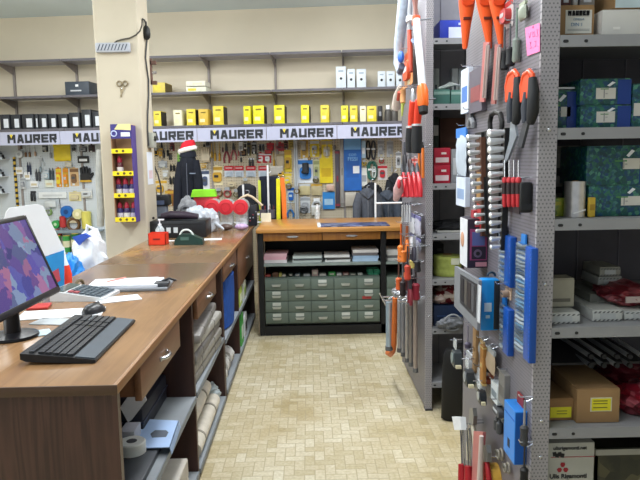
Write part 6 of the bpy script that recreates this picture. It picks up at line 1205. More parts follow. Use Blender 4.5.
# ------------------------------------------------------------------ goods on the right shelves (front edge at YS)
YS = 1.935
def on_shelf(x0, y0, x1, zlev, Y, d, name, label, cat, mat, group=None, h=None, **k):
    a = onY(x0, 200, Y); ym = y0; zt = onY((x0 + x1) / 2, y0, Y).z; xa = onY(x0, y0, Y).x; xb = onY(x1, y0, Y).x
    return carton(name, label, cat, ((xa + xb) / 2, Y + d / 2, zlev + .001), xb - xa, d, (h or zt - zlev - .004), mat, 0, group, **k)
LABW = P('#cfccc4', .6)
t = on_shelf(559.5, 5, 595, 1.905, 2.0, .18, 'cardboard_box', 'brown cardboard box with a white word label on the top right shelf', 'box', CARD, lab=[(.05, .52, .74, .72, P('#d2d0c8'), 'label')])
w = t.children[0].dimensions.x; h = t.children[0].dimensions.z
letters(t, h * .15, w * .62, .05 * w, h * .78, -.0915, P('#1c1c20')); text(t, 'OMEGA', h * .1, P('#7c93a8'), (w * .05, -.0918, h * .59)); text(t, 'DIN 1', h * .15, P('#6f8fae'), (w * .0, -.0918, h * .43))
for z in (.28, .24): MB().bb(-w * .26, w * .36, -.0916, -.0912, h * z, h * (z + .015)).build('print_line', P('#8a8c8c'), t, smooth=False)
for k, (x0, x1, c, lb) in enumerate(((561, 571, '#5a3c3a', 'dark red box peeking above the word labelled cardboard box'), (573, 578, '#b8b4ae', 'narrow pale box above the word labelled cardboard box'), (580, 595, '#7d7a78', 'grey box at the top edge above the word labelled cardboard box'))):
    xa, xb = onY(x0, 3, 2.03).x, onY(x1, 3, 2.03).x; carton('small_box', lb, 'box', ((xa + xb) / 2, 2.09, 1.905 + h + .008), xb - xa, .12, .07, P(c, .6), lab=[(0, .3, .5, .3, LGREY, 'label')])
on_shelf(597, 11, 612, 1.905, 2.16, .2, 'cardboard_box', 'brown box at the back of the top right shelf, beside the white one', 'box', CARD2, lab=[(-.2, .5, .3, .3, P('#a88a60'), 'tape')])
t = on_shelf(600, 31, 606, 1.905, 2.1, .01, 'price_tab', 'small pale tab on the top right shelf', 'card', P('#bdbab2')) if False else None
t = on_shelf(602.5, 9.5, 652, 1.905, 1.99, .25, 'white_box', 'long white box on the top right shelf at the edge of the photo', 'box', P('#cfcdc8', .5, 0, .03), lab=[(-.2, .35, .14, .1, P('#e8e6e0'), 'print')])
hb = t.children[0].dimensions.z; xa, xb = onY(612, 3, 2.01).x, onY(650, 3, 2.01).x; t = carton('parcel', 'brown parcel with pale blue label on the white box at the top right', 'box', ((xa + xb) / 2, 2.1, 1.905 + hb + .009), xb - xa, .2, .1, CARD, lab=[(-.02, .3, .86, .55, P('#b9cbd2'), 'label')])
# foliage printed garden boxes
FOL = printed('foliage_print', ['#0c3442', '#194f48', '#0f4456', '#2c6c4e', '#123862', '#4c8a70', '#154468'], 85); DBL = P('#173a86', .35)
def garden(label, x0, y0, x1, z, Y, h=None, d=.3, lab=None, grp='foliage printed boxes'):
    t = on_shelf(x0, y0, x1, z, Y, d, 'garden_box', label, 'box', FOL, grp, h=h, lab=[(.36, .5, .26, .98, DBL, 'blue_band')] + (lab or []))
    w = t.children[0].dimensions.x; hh = t.children[0].dimensions.z; MB().prism([(w * .36 - .012, hh * .78), (w * .36 - .004, hh * .74), (w * .36 + .014, hh * .9), (w * .36 + .004, hh * .94)], -d / 2 - .0018, -d / 2 - .001).build('white_leaf_mark', WHITE, t, smooth=False)
    MB().bb(-w / 2 + .004, w * .2, -d / 2 - .0014, -d / 2, hh * .62, hh * .66).build('stem_print', P('#4f8a4e'), t, smooth=False)
    if lab:
        l0 = lab[0]
        MB().bb((l0[0] - l0[2] * .1) * w, (l0[0] + l0[2] * .36) * w, -d / 2 - .0018, -d / 2 - .0011, hh * (l0[1] - .02), hh * (l0[1] + .02)).build('label_line', P('#a3a3a0'), t, smooth=False)
        MB().bb((l0[0] - l0[2] * .44) * w, (l0[0] - l0[2] * .26) * w, -d / 2 - .0018, -d / 2 - .0011, hh * (l0[1] - l0[3] * .4), hh * (l0[1] + l0[3] * .4)).build('barcode', P('#8a8a8c'), t, smooth=False)
    return t
garden('foliage printed box at the left of the second right shelf, half hidden by the upright', 540, 90.5, 577.5, 1.635, 2.03, lab=[(.2, .46, .26, .26, LABW, 'label')])
zm = onY(605, 105, 2.0).z - 1.635
garden('lower foliage printed box in the two box stack on the second right shelf', 580.5, 105, 631.5, 1.635, 2.0, h=zm - .004, lab=[(.0, .5, .36, .5, LABW, 'label')]); garden('upper foliage printed box in the two box stack on the second right shelf', 580.5, 80, 632, 1.635 + zm, 2.0, h=onY(605, 80, 2.0).z - 1.635 - zm, lab=[(.0, .45, .38, .44, LABW, 'label')])
garden('foliage printed box at the right edge of the photo on the second right shelf', 633, 82, 680, 1.635, 2.0, h=.13, lab=[(-.36, .42, .2, .3, LABW, 'label')])
solo('paper_sheet', 'white paper lying on the box half hidden by the upright, second right shelf', 'paper', MB().box((0, 0, .0), (.12, .2, .006), (0, .0, .05)), PAPER, (onY(566, 88, 2.1).x + .0, 2.14, 1.635 + onY(558, 90.5, 2.03).z - 1.635 + .008))
zq = onY(620, 185, 1.99).z - 1.36
garden('lower foliage printed box of the third right shelf', 589, 185, 660, 1.36, 1.99, h=zq - .003, lab=[(.10, .5, .28, .3, LABW, 'label')]); garden('upper foliage printed box of the third right shelf', 587, 148, 660, 1.36 + zq, 1.99, h=onY(620, 147, 1.99).z - 1.36 - zq, lab=[(.13, .55, .26, .28, LABW, 'label')])
# metallic roll, grey printed bag, small cards
p = onY(578, 219, 1.97); t = thing('foil_roll', 'shiny silver roll standing at the front of the third right shelf', 'roll', (p.x, 2.0, 1.361)); r = (onY(588.5, 200, 1.97).x - onY(568, 200, 1.97).x) / 2; hh = onY(578, 181.5, 1.97).z - 1.361
MB().lathe([(r * .3, 0), (r, 0), (r, hh), (r * .3, hh)], 28).build('roll_body', P('#c6c4c4', .28, .75, .1, 40, .15), t); MB().lathe([(r * .3, -.0), (r * .3, hh + .002), (r * .24, hh + .002)], 16).build('core', CARD, t); MB().prism([(-r * .5, hh * .1), (r * .7, hh * .2), (r * .7, hh * .23), (-r * .5, hh * .13)], -r - .001, -r * .7).build('film_edge', P('#dcdcdc', .3, .4), t, smooth=False)
t = on_shelf(550, 146, 581, 1.36, 2.2, .1, 'printed_bag', 'grey printed packet standing behind the silver roll', 'bag', printed('grey_print', ['#3c3c38', '#7e7c70', '#55524a', '#9a988c'], 26), lab=[(0, .62, .8, .12, P('#2a2826'), 'dark_print'), (-.05, .34, .7, .1, P('#1e1d1c'), 'dark_band')])
t = on_shelf(553, 197, 566, 1.36, 2.02, .02, 'seed_packet', 'green and yellow packet left of the silver roll', 'packet', printed('packet_print', ['#2c5a2e', '#a8b03a', '#5a8a3a', '#c8c25a'], 40), lab=[(-.1, .7, .5, .2, P('#c9c04a'), 'print')], lid=False)
t = on_shelf(589, 196.5, 596, 1.36, 1.975, .012, 'price_tag', 'small yellow tag right of the silver roll', 'tag', P('#c9a93a'), lid=False, lab=[(0, .5, .7, .3, P('#a8862a'), 'print')])
# fourth shelf: white boxes with striped borders
STR = P('#6a6c6e'); WBX = P('#c4c6c4', .5, 0, .04)
def striped(label, x0, y0, x1, Y, d, z=1.022, h=None, m=None, grp='white striped boxes'):
    t = on_shelf(x0, y0, x1, z, Y, d, 'striped_box', label, 'box', m or WBX, grp, h=h, lab=[(0, .5, .52, .55, P('#b4b8ba'), 'label')])
    w = t.children[0].dimensions.x; hh = t.children[0].dimensions.z; b = MB(); n = 7; fy_ = -d / 2
    for k in range(n):
        x = -w / 2 + w * (k + .2) / n; s = w / n * .45
        for z0, z1 in ((.03, .2), (.8, .97)): b.prism([(x, hh * z0), (x + s, hh * z0), (x + s * 1.8, hh * z1), (x + s * .8, hh * z1)], fy_ - .0013, fy_ - .0002)
    b.build('striped_border', STR, t, smooth=False); return t
striped('white striped box at the left front of the fourth right shelf beside the upright', 546, 313, 580.5, 1.97, .14); hs = onY(563, 313, 1.97).z - 1.022
carton('beige_box', 'beige upright box standing on the left striped box', 'box', (onY(560, 290, 2.06).x - .005, 2.07, 1.022 + hs + .004), .085, .07, onY(562, 278, 2.05).z - 1.022 - hs - .006, P('#a7a394', .6), lab=[(0, .25, .7, .12, P('#6a675e'), 'print')])
striped('white striped box at the middle front of the fourth right shelf', 593, 310, 623, 1.99, .30); hs2 = onY(608, 310, 1.99).z - 1.022
striped('white striped box at the right front of the fourth right shelf, under red bags', 624.5, 311, 660, 2.0, .25)
z = 1.022 + hs2 + .004; Ym = 2.16
for k, (x0, x1, y, lb) in enumerate(((601, 626, 286, 'lowest striped box of the small stack on the fourth right shelf'), (598.5, 622.5, 276, 'middle striped box of the small stack on the fourth right shelf'), (600, 621, 266.5, 'top striped box of the small stack on the fourth right shelf'))):
    zt = onY(612, y, Ym).z; striped(lb, x0, y, x1, Ym, .14, z=z - .001, h=zt - z - .006, m=P(('#8d9080', '#a6a8a4', '#97968c')[k], .5)); z = zt
t = crumple('dark red printed bag lying on the right striped box, fourth right shelf', 'red_bag', 'bag', (onY(628, 305, 2.1).x, 2.12, 1.022 + onY(640, 311, 2.0).z - 1.022 + .004), (.1, .1, .035), printed('red_print', ['#4a0f18', '#7a1a26', '#5a1420', '#9a4a50'], 40), 41); MB().bb(-.05, .03, -.106, -.1, .02, .04).build('label', P('#b8a8a4'), t, smooth=False)
carton('grey_box', 'grey box behind the red bag at the right of the fourth right shelf', 'box', (onY(636, 290, 2.3).x, 2.33, 1.023), .14, .1, onY(636, 287, 2.28).z - 1.022, P('#8f9290', .6), lab=[(0, .7, .6, .2, P('#a8aaa8'), 'print')])
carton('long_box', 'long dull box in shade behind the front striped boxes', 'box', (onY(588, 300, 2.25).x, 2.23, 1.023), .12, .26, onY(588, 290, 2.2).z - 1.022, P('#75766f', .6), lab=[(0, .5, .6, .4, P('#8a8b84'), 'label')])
# bundles of tubes on the fifth shelf
for k in range(9):
    x = 578 + (k % 5) * 13; y = 345 + (k // 5) * 9; a = onY(x - 16, y - 7, 2.3); c = onY(x + 12, y + 11, 2.02)
    t = thing('metal_tube', '%s silver tube of the slanted pile under the fourth right shelf' % ORD[k], 'tube', (a + c) / 2, 0, 'slanted silver tubes'); m_ = (a + c) / 2
    MB().tube([a - m_, c - m_], .0075, 8).build('tube', P(('#a4a9b0', '#d0d4da', '#868b92')[k % 3], .3, 0), t); MB().tube([(c - m_), (c - m_) + (c - a).normalized() * .012], .0085, 8).build('end_cap', BLACK, t)
solo('tube_tray', 'dark tray carrying the slanted silver tubes', 'tray', MB().prism([(2.06, .865), (2.06, .857), (2.36, .858), (2.36, .866)], .80, 1.12, 'yz').bb(.80, .81, 2.345, 2.36, .695, .86).bb(1.11, 1.12, 2.345, 2.36, .695, .86).bb(.80, .81, 2.28, 2.295, .695, .86).bb(1.11, 1.12, 2.28, 2.295, .695, .86), P('#2b2b2e', .6))
t = on_shelf(577.5, 389, 620.5, .693, 1.965, .34, 'cardboard_box', 'large brown cardboard box with yellow label on the fifth right shelf', 'box', CARD, lab=[(.06, .56, .5, .42, P('#c9c6b0'), 'label'), ]); w = t.children[0].dimensions.x; h = t.children[0].dimensions.z
MB().bb(w * -.16, w * .28, -.1725, -.1712, h * .38, h * .74).build('yellow_label', P('#d9d02a', .5), t, smooth=False, label='yellow label')
for z in (.66, .58, .46): MB().bb(w * -.13, w * .2, -.1733, -.1725, h * z, h * (z + .03)).build('label_line', P('#7d7a2a'), t, smooth=False)
t = on_shelf(540, 399, 574, .693, 1.99, .3, 'cardboard_box', 'smaller brown cardboard box with yellow label beside the upright, fifth right shelf', 'box', CARD2, lab=[(.12, .4, .62, .5, P('#d6ce2c', .5), 'yellow_label')]); w = t.children[0].dimensions.x; h = t.children[0].dimensions.z
for z in (.45, .32): MB().bb(0, w * .3, -.1525, -.1512, h * z, h * (z + .04)).build('label_line', P('#8a872e'), t, smooth=False)
REDN = printed('red_net_print', ['#6a1020', '#9a1a30', '#7d1428', '#b8606c', '#5a0e1c'], 30, .4)
t = crumple('red packaged net bag with white label at the right edge of the fifth right shelf', 'net_bag', 'bag', (onY(645, 428, 2.05).x + .01, 2.06, .694), (.11, .1, .047), REDN, 51); MB().box((.0, -.1, .045), (.07, .012, .05), (R(-12), 0, 0)).build('white_label', P('#d4d6da'), t, smooth=False); MB().bb(-.012, -.004, -.109, -.105, .04, .055).build('label_print', P('#55585c'), t, smooth=False)
t = crumple('darker red net bag behind the brown box with yellow label', 'net_bag', 'bag', (onY(630, 385, 2.25).x, 2.27, .694), (.12, .09, .05), P('#5a1220', .4, 0, .3, 40), 52); MB().bb(-.04, .03, -.098, -.085, .04, .06).build('label', P('#a8888c'), t, smooth=False)
# bottom shelf
t = on_shelf(540, 441.5, 595, .3, 1.975, .3, 'white_box', 'grey white printed box with a red three lobed mark on the bottom right shelf', 'box', P('#b3b3ac', .6, 0, .03), h=onY(570, 443, 1.975).z - .3, lid=False); w = t.children[0].dimensions.x; h = t.children[0].dimensions.z; xo = t.location.x; zo = t.location.z
def bxy(x, y): p = onY(x, y, 1.975); return p.x - xo, p.z - zo
BK = P('#26262a'); RDP = P('#9a2432')
text(t, 'ulisrigamonti.net', .0165, BK, (bxy(570, 448)[0], -.1512, bxy(570, 448)[1]), bold=.0004); text(t, 'Ulis Rigamonti', .021, BK, (bxy(568, 476)[0], -.1512, bxy(570, 476)[1]), bold=.0006)
x0_, z0_ = bxy(551, 457.3); x1_, z1_ = bxy(595, 456.6); MB().bb(x0_, w / 2, -.1515, -.15, z0_ - .001, z0_ + .001).build('red_line', P('#a8484e'), t, smooth=False)
cx, cz = bxy(562.5, 468); b = MB()
for k in range(3):
    an = R(90 + 120 * k); b.tube([(cx + .004 * math.cos(an), -.1512, cz + .004 * math.sin(an)), (cx + .012 * math.cos(an), -.1512, cz + .012 * math.sin(an)), (cx + .019 * math.cos(an), -.1512, cz + .019 * math.sin(an))], [.004, .0085, .006], 10)
for v in b.bm.verts: v.co.y = -.1512 + (v.co.y + .1512) * .1
b.build('trefoil_mark', RDP, t)
b = MB(); q = bxy(553, 455)
for k in range(4): x, z = bxy(554.5 + 2.6 * k, 454 + (k % 2) * 1.4); b.box((x, -.151, z), (.012, .0015, .014), (0, R(20 * (k % 2) - 10), 0))
b.build('black_mark', BK, t, smooth=False)
a = onY(596.5, 448, 2.0); t = thing('parts_bin', 'dark bin of loose offcuts on the bottom right shelf', 'bin', (a.x + .13, 2.15, .301)); hb = onY(610, 449, 2.0).z - .301
b = MB(); b.bb(-.13, .13, -.15, -.143, 0, hb); b.bb(-.13, -.123, -.15, .15, 0, hb); b.bb(.123, .13, -.15, .15, 0, hb); b.bb(-.13, .13, .143, .15, 0, hb); b.bb(-.13, .13, -.15, .15, 0, .01); b.build('bin_body', printed('bin_print', ['#22241e', '#3a3a2c', '#2a2c24', '#55523c'], 22, .5), t, smooth=False)
MB().bb(-.134, .134, -.154, -.142, hb - .02, hb).build('rim', P('#9c9c94', .6), t, smooth=False); MB().prism([(-.03, hb * .4), (.03, hb * .7), (.035, hb * .65), (-.02, hb * .35)], -.1515, -.15).build('pale_print', P('#7a7660'), t, smooth=False); MB().prism([(.05, hb * .6), (.11, hb * .75), (.12, hb * .6), (.07, hb * .5)], -.1515, -.15).build('pale_print', P('#85816c'), t, smooth=False)
MB().bb(-.12, .12, -.14, .14, .012, hb * .8).build('contents', P('#35332a', .8), t, smooth=False); t['label'] = 'dark printed bin with a pale rim on the bottom right shelf'

# ------------------------------------------------------------------ goods on the far rack's shelves, seen across the side aisle
YR = 3.85
def far_box(x0, y0, x1, z, d, label, mat, Y=YR, name='product_box', grp=None, lab=None, h=None, cat='box'):
    return on_shelf(x0, y0, x1, z, Y, d, name, label, cat, mat, grp, h=h, lab=lab)
far_box(440, 20, 475, FLV[0], .25, 'blue box with a white panel on the top visible shelf of the far rack', P('#2338a8', .4), lab=[(.1, .35, .7, .6, P('#c9d0e4'), 'white_panel'), (.18, .82, .3, .12, P('#c4cce8'), 'print')])
far_box(433.5, 83, 450, FLV[1], .3, 'left green storage bin on the second shelf of the far rack', P('#3f6a62', .5), h=.085, name='storage_bin', cat='bin', lab=[(0, .78, .96, .2, P('#7f9f96'), 'rim')]); far_box(451, 85, 470, FLV[1], .3, 'right green storage bin on the second shelf of the far rack', P('#4a756c', .5), h=.08, name='storage_bin', cat='bin', lab=[(0, .8, .96, .2, P('#8aa8a0'), 'rim')])
for k, (x, lb) in enumerate(((436, 'white box behind the left green bin'), (455, 'white box with dot behind the right green bin'), (462, 'second white box behind the right green bin'))): far_box(x - 3, 68.5, x + 3.2, FLV[1], .06, lb, P('#b9c0c2', .6), Y=4.13, lab=[(0, .5, .3, .2, P('#4a5560'), 'dot')])
for k in range(3):
    a = onY(448 + 3 * k, 84, 3.86); t = thing('plastic_strip', 'crumpled clear strip on the right green bin, %s of three' % ORD[k], 'strip', (a.x, 3.9 + .03 * k, FLV[1] + .092)); MB().tube([(-.05, 0, .006), (0, .01, .02 + .012 * k), (.05, .0, .03)], [.008, .011, .006], 7).build('strip', P('#c2cac8', .3), t); MB().ell((.05, 0, .03), (.009, .006, .008), 8).build('strip_end', LGREY, t)
zr = onY(445, 165, YR).z - FLV[2]
for k, (z, h, lb) in enumerate(((FLV[2], zr - .003, 'lower red box of the pair on the far rack'), (FLV[2] + zr, onY(445, 148, YR).z - FLV[2] - zr - .003, 'upper red box of the pair on the far rack'))):
    far_box(434, 150, 450.5, z, .2, lb, P('#a81c34', .45), h=h, grp='red boxes on the far rack', lab=[(0, .3, .8, .3, P('#d8c4c8'), 'white_print'), (.1, .7, .3, .12, P('#e0d4d4'), 'print')])
far_box(451.5, 149, 458, FLV[2], .2, 'grey narrow box beside the red boxes on the far rack', P('#8a8d92', .5), lab=[(0, .5, .5, .5, LGREY, 'label')])
far_box(433, 117, 439, FLV[2], .1, 'tall dark green box behind the red boxes on the far rack', P('#26352c', .6), Y=4.05, lab=[(0, .8, .8, .16, P('#c4c6c2'), 'white_cap')]); far_box(440, 118, 470, FLV[2], .1, 'brown carton standing at the back above the red boxes', P('#4a3024', .7), Y=4.08, lab=[(0, .6, .8, .06, P('#3a241a'), 'fold')])
t = crumple('black cap like cloth on the shelf below the red boxes', 'folded_cloth', 'cloth', (onY(452, 230, 3.95).x, 3.98, FLV[3] + .001), (.13, .1, .035), P('#15161a', .8), 61); MB().bb(-.11, .11, -.12, .06, 0, .012, .003).build('pale_sheet', P('#a9a8a4'), t, smooth=False, label='pale sheet under the cloth')
t = thing('tape_roll', 'lime green webbing roll on the far rack', 'roll', (onY(448, 262, 3.93).x, 3.95, FLV[4] + .001)); b = MB(); hh = onY(448, 257, 3.85).z - FLV[4]
prof = [(.03, 0)]
for k in range(6): prof += [(.085 + .004 * (k % 2), hh * k / 6 + .002), (.088 - .003 * (k % 2), hh * (k + .8) / 6)]
prof += [(.03, hh)]; b.lathe(prof, 22).build('wound_band', P('#a9b45c', .7, 0, .2, 30), t); MB().lathe([(.029, -.0), (.03, hh + .004), (.02, hh + .004)], 14).build('core', CARD, t); MB().box((.03, -.086, hh * .75), (.05, .004, hh * .3)).build('label', P('#d6d8c4'), t, smooth=False)
far_box(434.5, 244, 444, FLV[4], .1, 'black block behind the lime green webbing roll', BLACK, Y=4.1, lab=[(0, .8, .5, .1, DGREY, 'print')])
t = crumple('dark red and black pack on the lower shelf of the far rack', 'dark_pack', 'pack', (onY(447, 300, 3.9).x, 3.95, FLV[5] + .13), (.11, .09, .06), printed('dark_red_print', ['#1a0c10', '#7a1a24', '#241014', '#c4b0a8'], 30), 62); MB().bb(-.03, .04, -.1, -.09, .05, .07).build('label', P('#b4a8a0'), t, smooth=False)
far_box(433.5, 306, 470, FLV[5], .16, 'dark blue crate under the dark red pack on the far rack', P('#1a2c4c', .5), Y=3.86, h=.125, lab=[(0, .5, .8, .06, P('#2c4470'), 'rib')])
t = crumple('grey wire like bundle in front of the dark blue crate', 'wire_bundle', 'wire', (onY(452, 328, 3.8).x, 3.80, FLV[5] + .001), (.09, .04, .035), P('#6d7076', .5, .3, .3, 60), 63); MB().ring((0, -.02, .04), .05, .006, 'y', 18, 6).build('loop', GREY, t)
t = thing('black_bag', 'tall black bag standing in the side aisle between the racks', 'bag', (onZ(458, 412, 0).x, 3.66, .002)); q = []
for f, s in ((0, .9), (.02, 1), (.5, .98), (.9, .94), (1, .8)): q.append([(.11 * s * math.cos(2 * PI * k / 20) * (1.15 if abs(math.cos(2 * PI * k / 20)) > .7 else 1), .06 * s * math.sin(2 * PI * k / 20), .43 * f) for k in range(20)])
MB().loft(q).build('bag_body', P('#0d0e10', .6), t, ang=60); MB().tube([(-.05, 0, .42), (-.03, 0, .47), (.03, 0, .47), (.05, 0, .42)], .008, 7).build('carry_strap', BLK2, t)

# ------------------------------------------------------------------ tools on the far rack's end panel
def FT(x0, y0, x1, y1, kind, a, b, name, label, cat, out=.0, dep=None, group=None): return hang_panel(x0, y0, x1, y1, kind, a, b, name, label, cat, X=XP - .0005 - out, dep=dep, group=group)
def hangtube(label, name, cat, pts, X, rs, mat, part, group=None):
    P3 = [onX(x, y, X) for x, y in pts]; lo = min(P3, key=lambda p: p.z); t = thing(name, label, cat, lo, 0, group); hp = max(P3, key=lambda p: p.z) - lo; MB().tube([hp - Vector((.004, 0, .004)), Vector((XP + .001 - lo.x, hp.y, hp.z + .006))], .0035, 6).build('peg_rod', CHROME, t); MB().tube([p - lo for p in P3], rs, 10).build(part, mat, t, ang=60); return t
X1 = XP - .08
t = hangtube('long white telescopic pruner tube with orange collars on the far rack', 'pole_pruner', 'pruner', [(416.5, 20), (418.5, 45), (421, 70), (422.5, 92)], X1, .021, P('#d9dce2', .3, .0), 'tube')
f = lambda x, y, X=X1, o=None: onX(x, y, X) - Vector((o or t).location)
MB().tube([f(422, 86), f(422.5, 90), f(423, 104), f(423.2, 107)], [.024, .03, .03, .024], 12).build('orange_grip', P('#ef6a1c', .4), t); MB().tube([f(423, 106), f(423.5, 113)], [.027, .024], 12).build('black_cap', BLACK, t); MB().tube([f(416.3, 25), f(416.2, 16)], [.025, .022], 12).build('orange_collar', P('#e2542a', .4), t); MB().tube([f(416, 17), f(415.5, 8), f(415, -4)], [.018, .012, .02], 10).build('cutting_head', P('#7a4a40', .5), t); MB().tube([f(412.5, 40), f(413.5, 42), f(417, 44)], .01, 8).build('clamp', P('#5a6a88'), t)
t = hangtube('pale blue plastic cover hanging at the top of the far rack', 'plastic_cover', 'bag', [(404, -4), (402, 20), (399, 45), (398, 64), (399, 72)], XP - .09, [.035, .036, .034, .03, .015], P('#b9c8da', .3, 0, .15, 30), 'film'); MB().ell(onX(401, 57, XP - .13) - Vector(t.location), (.02, .035, .035), 10).build('blue_print', P('#3e6cc8'), t); MB().tube([onX(402, 66, XP - .12) - Vector(t.location), onX(400, 72, XP - .12) - Vector(t.location)], .02, 8).build('dark_knot', P('#5a5c70'), t)
X2 = XP - .06
t = hangtube('red handled shear at the top of the far rack beside the white tube', 'hedge_shear', 'shears', [(409.5, 30), (410, 45), (411, 72)], X2, [.013, .016, .013], P('#b8452e', .45), 'handle'); MB().tube([onX(409.5, 31, X2) - Vector(t.location), onX(410, 10, X2) - Vector(t.location), onX(410.5, -3, X2) - Vector(t.location)], [.012, .016, .01], 8).build('blade', P('#b9bcc2', .35, .5), t); MB().tube([onX(410, 17, X2) - Vector(t.location), onX(410.2, 22, X2) - Vector(t.location)], .026, 10).build('white_collar', WHITE, t)
FT(405, 50, 413, 86, 'card', '#c98a5a', '#c8502e', 'tool_pack', 'orange brown pack on the far rack left of the white tube', 'pack', .04)
t = hangtube('tan wooden handled trowel hanging at the left of the far rack', 'trowel', 'trowel', [(403, 88), (402.5, 94), (403, 103)], XP - .1, [.018, .022, .016], P('#d49a66', .5), 'handle'); MB().tube([onX(403, 103, XP - .1) - Vector(t.location), onX(402, 116, XP - .1) - Vector(t.location)], [.012, .004], 8).build('green_tip', P('#c9d86a', .5), t)
t = hangtube('pinkish cloth like pack left of the tan trowel', 'cloth_pack', 'pack', [(396, 108), (397.5, 96), (400, 86)], XP - .12, [.03, .026, .012], P('#cfc4bc', .6, 0, .15, 30), 'wrap'); MB().tube([onX(398, 100, XP - .15) - Vector(t.location), onX(399, 92, XP - .15) - Vector(t.location)], .01, 8).build('red_tie', P('#b8503e'), t)
# lopper handles, orange above black
for i, (xa, ya, xb, yb_, xc, yc_, lb) in enumerate(((413, 101, 411, 128, 410, 152, 'orange lopper handle with black sleeve on the far rack, left one'), (419, 100, 417, 126, 416.5, 153, 'orange lopper handle with black sleeve on the far rack, right one'))):
    X = XP - .09; t = hangtube(lb, 'lopper', 'lopper', [(xa, ya), ((xa + xb) / 2, (ya + yb_) / 2), (xb, yb_)], X, [.02, .022, .02], P('#e8432c', .4), 'orange_tube'); f = lambda x, y: onX(x, y, X) - Vector(t.location)
    MB().tube([f(xb, yb_), f((xb + xc) / 2, (yb_ + yc_) / 2), f(xc, yc_)], [.028, .031, .026], 12).build('black_sleeve', BLK2, t); MB().tube([f(xb, yb_ - 2), f(xb, yb_)], .029, 12).build('ring', P('#c4c6ca', .3, .4), t); MB().tube([f(xa, ya + 2), f(xa, ya - 4), f(xa - .5, ya - 12)], [.012, .014, .006], 8).build('blade', P('#a8aab0', .3, .6), t)
for i, x in enumerate((419.5, 423)):
    t = hangtube('orange slim stick at the front of the far rack panel, %s of two' % ('left', 'right')[i], 'marking_stick', 'stick', [(x, 178), (x - .3, 148)], XP - .03, .009, P('#e0782c', .45), 'stick'); MB().tube([onX(x - .3, 148, XP - .03) - Vector(t.location), onX(x - .3, 142, XP - .03) - Vector(t.location)], [.009, .003], 8).build('tip', BLACK, t)
FT(404, 142, 409, 172, 'pliers', '#2a2b30', '#4a4c52', 'long_pliers', 'black long pliers left of the lopper sleeves on the far rack', 'pliers', .06); FT(409.5, 150, 414, 172, 'pliers', '#4c3a3c', '#6a6c70', 'long_pliers', 'dark pliers below the left lopper sleeve', 'pliers', .05); FT(412, 158, 418, 172, 'card', '#c9a6a4', '#b8504a', 'tool_pack', 'pinkish pack between the loppers and the red pliers', 'pack', .03)
for i, x in enumerate((403.5, 408.5, 413.5, 418)):
    X = XP - .07; t = thing('pliers', 'red handled pliers in the row on the far rack, %s from the left' % ORD[i], 'pliers', onX(x, 198, X), 0, 'red pliers on the far rack'); f = lambda a_, b_: onX(a_, b_, X) - Vector(t.location)
    for s in (-1, 1): MB().tube([f(x + s * 1.6 + 1, 197), f(x + s * 1.8 + .6, 188), f(x + s * 1.2, 179), f(x + s * .3 - .4, 173)], [.011, .0135, .013, .009], 8).build('handle', P('#b81a28', .4), t)
    MB().tube([f(x - .4, 175), f(x - .8, 169), f(x - 1, 163)], [.012, .015, .006], 8).build('jaws', P('#5c5e64', .35, .6), t)
t = hangtube('pale pink bag corner at the left of the red pliers', 'pink_bag', 'bag', [(396, 199), (398.5, 190), (400, 178)], XP - .12, [.02, .035, .015], P('#e0b8bc', .5, 0, .15, 30), 'bag'); MB().ell(onX(399, 184, XP - .15) - Vector(t.location), (.012, .02, .03), 8).build('red_print', P('#c2303c'), t)
for i, x in enumerate((402.5, 405, 407.5, 410)):
    t = hangtube('slim bright metal rod hanging under the red pliers, %s of four' % ORD[i], 'metal_rod', 'rod', [(x, 222), (x + .2, 205)], XP - .07, .008, P('#cfd3d8', .25, .5), 'rod', 'bright rods under the pliers'); MB().tube([onX(x + .2, 205, XP - .07) - Vector(t.location), onX(x + .3, 203, XP - .07) - Vector(t.location), onX(x + .3, 202.5, XP) - Vector(t.location)], .004, 6).build('hook_end', CHROME, t)
MX = ['#c2c4cc', '#a8a8b8', '#d0d2d8', '#8e90a2']
for i, (x0, y0, x1, y1) in enumerate(((412, 213, 417, 232), (418, 216, 423, 236), (412, 234, 417, 250), (418, 238, 423, 252))): FT(x0, y0, x1, y1, 'bag', MX[i], '#6f70a0', 'hardware_bag', 'silvery clear bag in the middle of the far rack panel, %s' % ('upper left of four', 'upper right of four', 'lower left of four', 'lower right of four')[i], 'bag', .02)
for i, (x0, y0, x1, y1, c, c2, lb) in enumerate(((402, 224, 408, 262, '#df7a2a', '#c45c20', 'orange tool below the bright rods, first'), (406, 226, 411.5, 258, '#d0702c', '#8a4a28', 'orange tool below the bright rods, second'), (403, 258, 408, 292, '#c0622a', '#4a3a38', 'orange and dark tool lower on the far rack'), (407.5, 262, 412, 290, '#5a3230', '#3a3a40', 'dark brown tool on the far rack beside the orange ones'))): FT(x0, y0, x1, y1, ('tool', 'pliers', 'pliers', 'tool')[i], c, c2, 'hand_tool', lb, 'tool', .05, .026)
for i, (x0, y0, x1, y1, c, c2, lb) in enumerate(((412.5, 254, 417.5, 292, '#3a2230', '#2a2a30', 'dark purple handled tool low on the far rack panel'), (417, 262, 423, 300, '#8d2236', '#2a2226', 'dark red handled tool low on the far rack panel'), (415, 250, 420, 268, '#c9b86a', '#4a4a4a', 'pale yellow tipped tool on the far rack panel'))): FT(x0, y0, x1, y1, 'tool', c, c2, 'hand_tool', lb, 'tool', .03, .026)
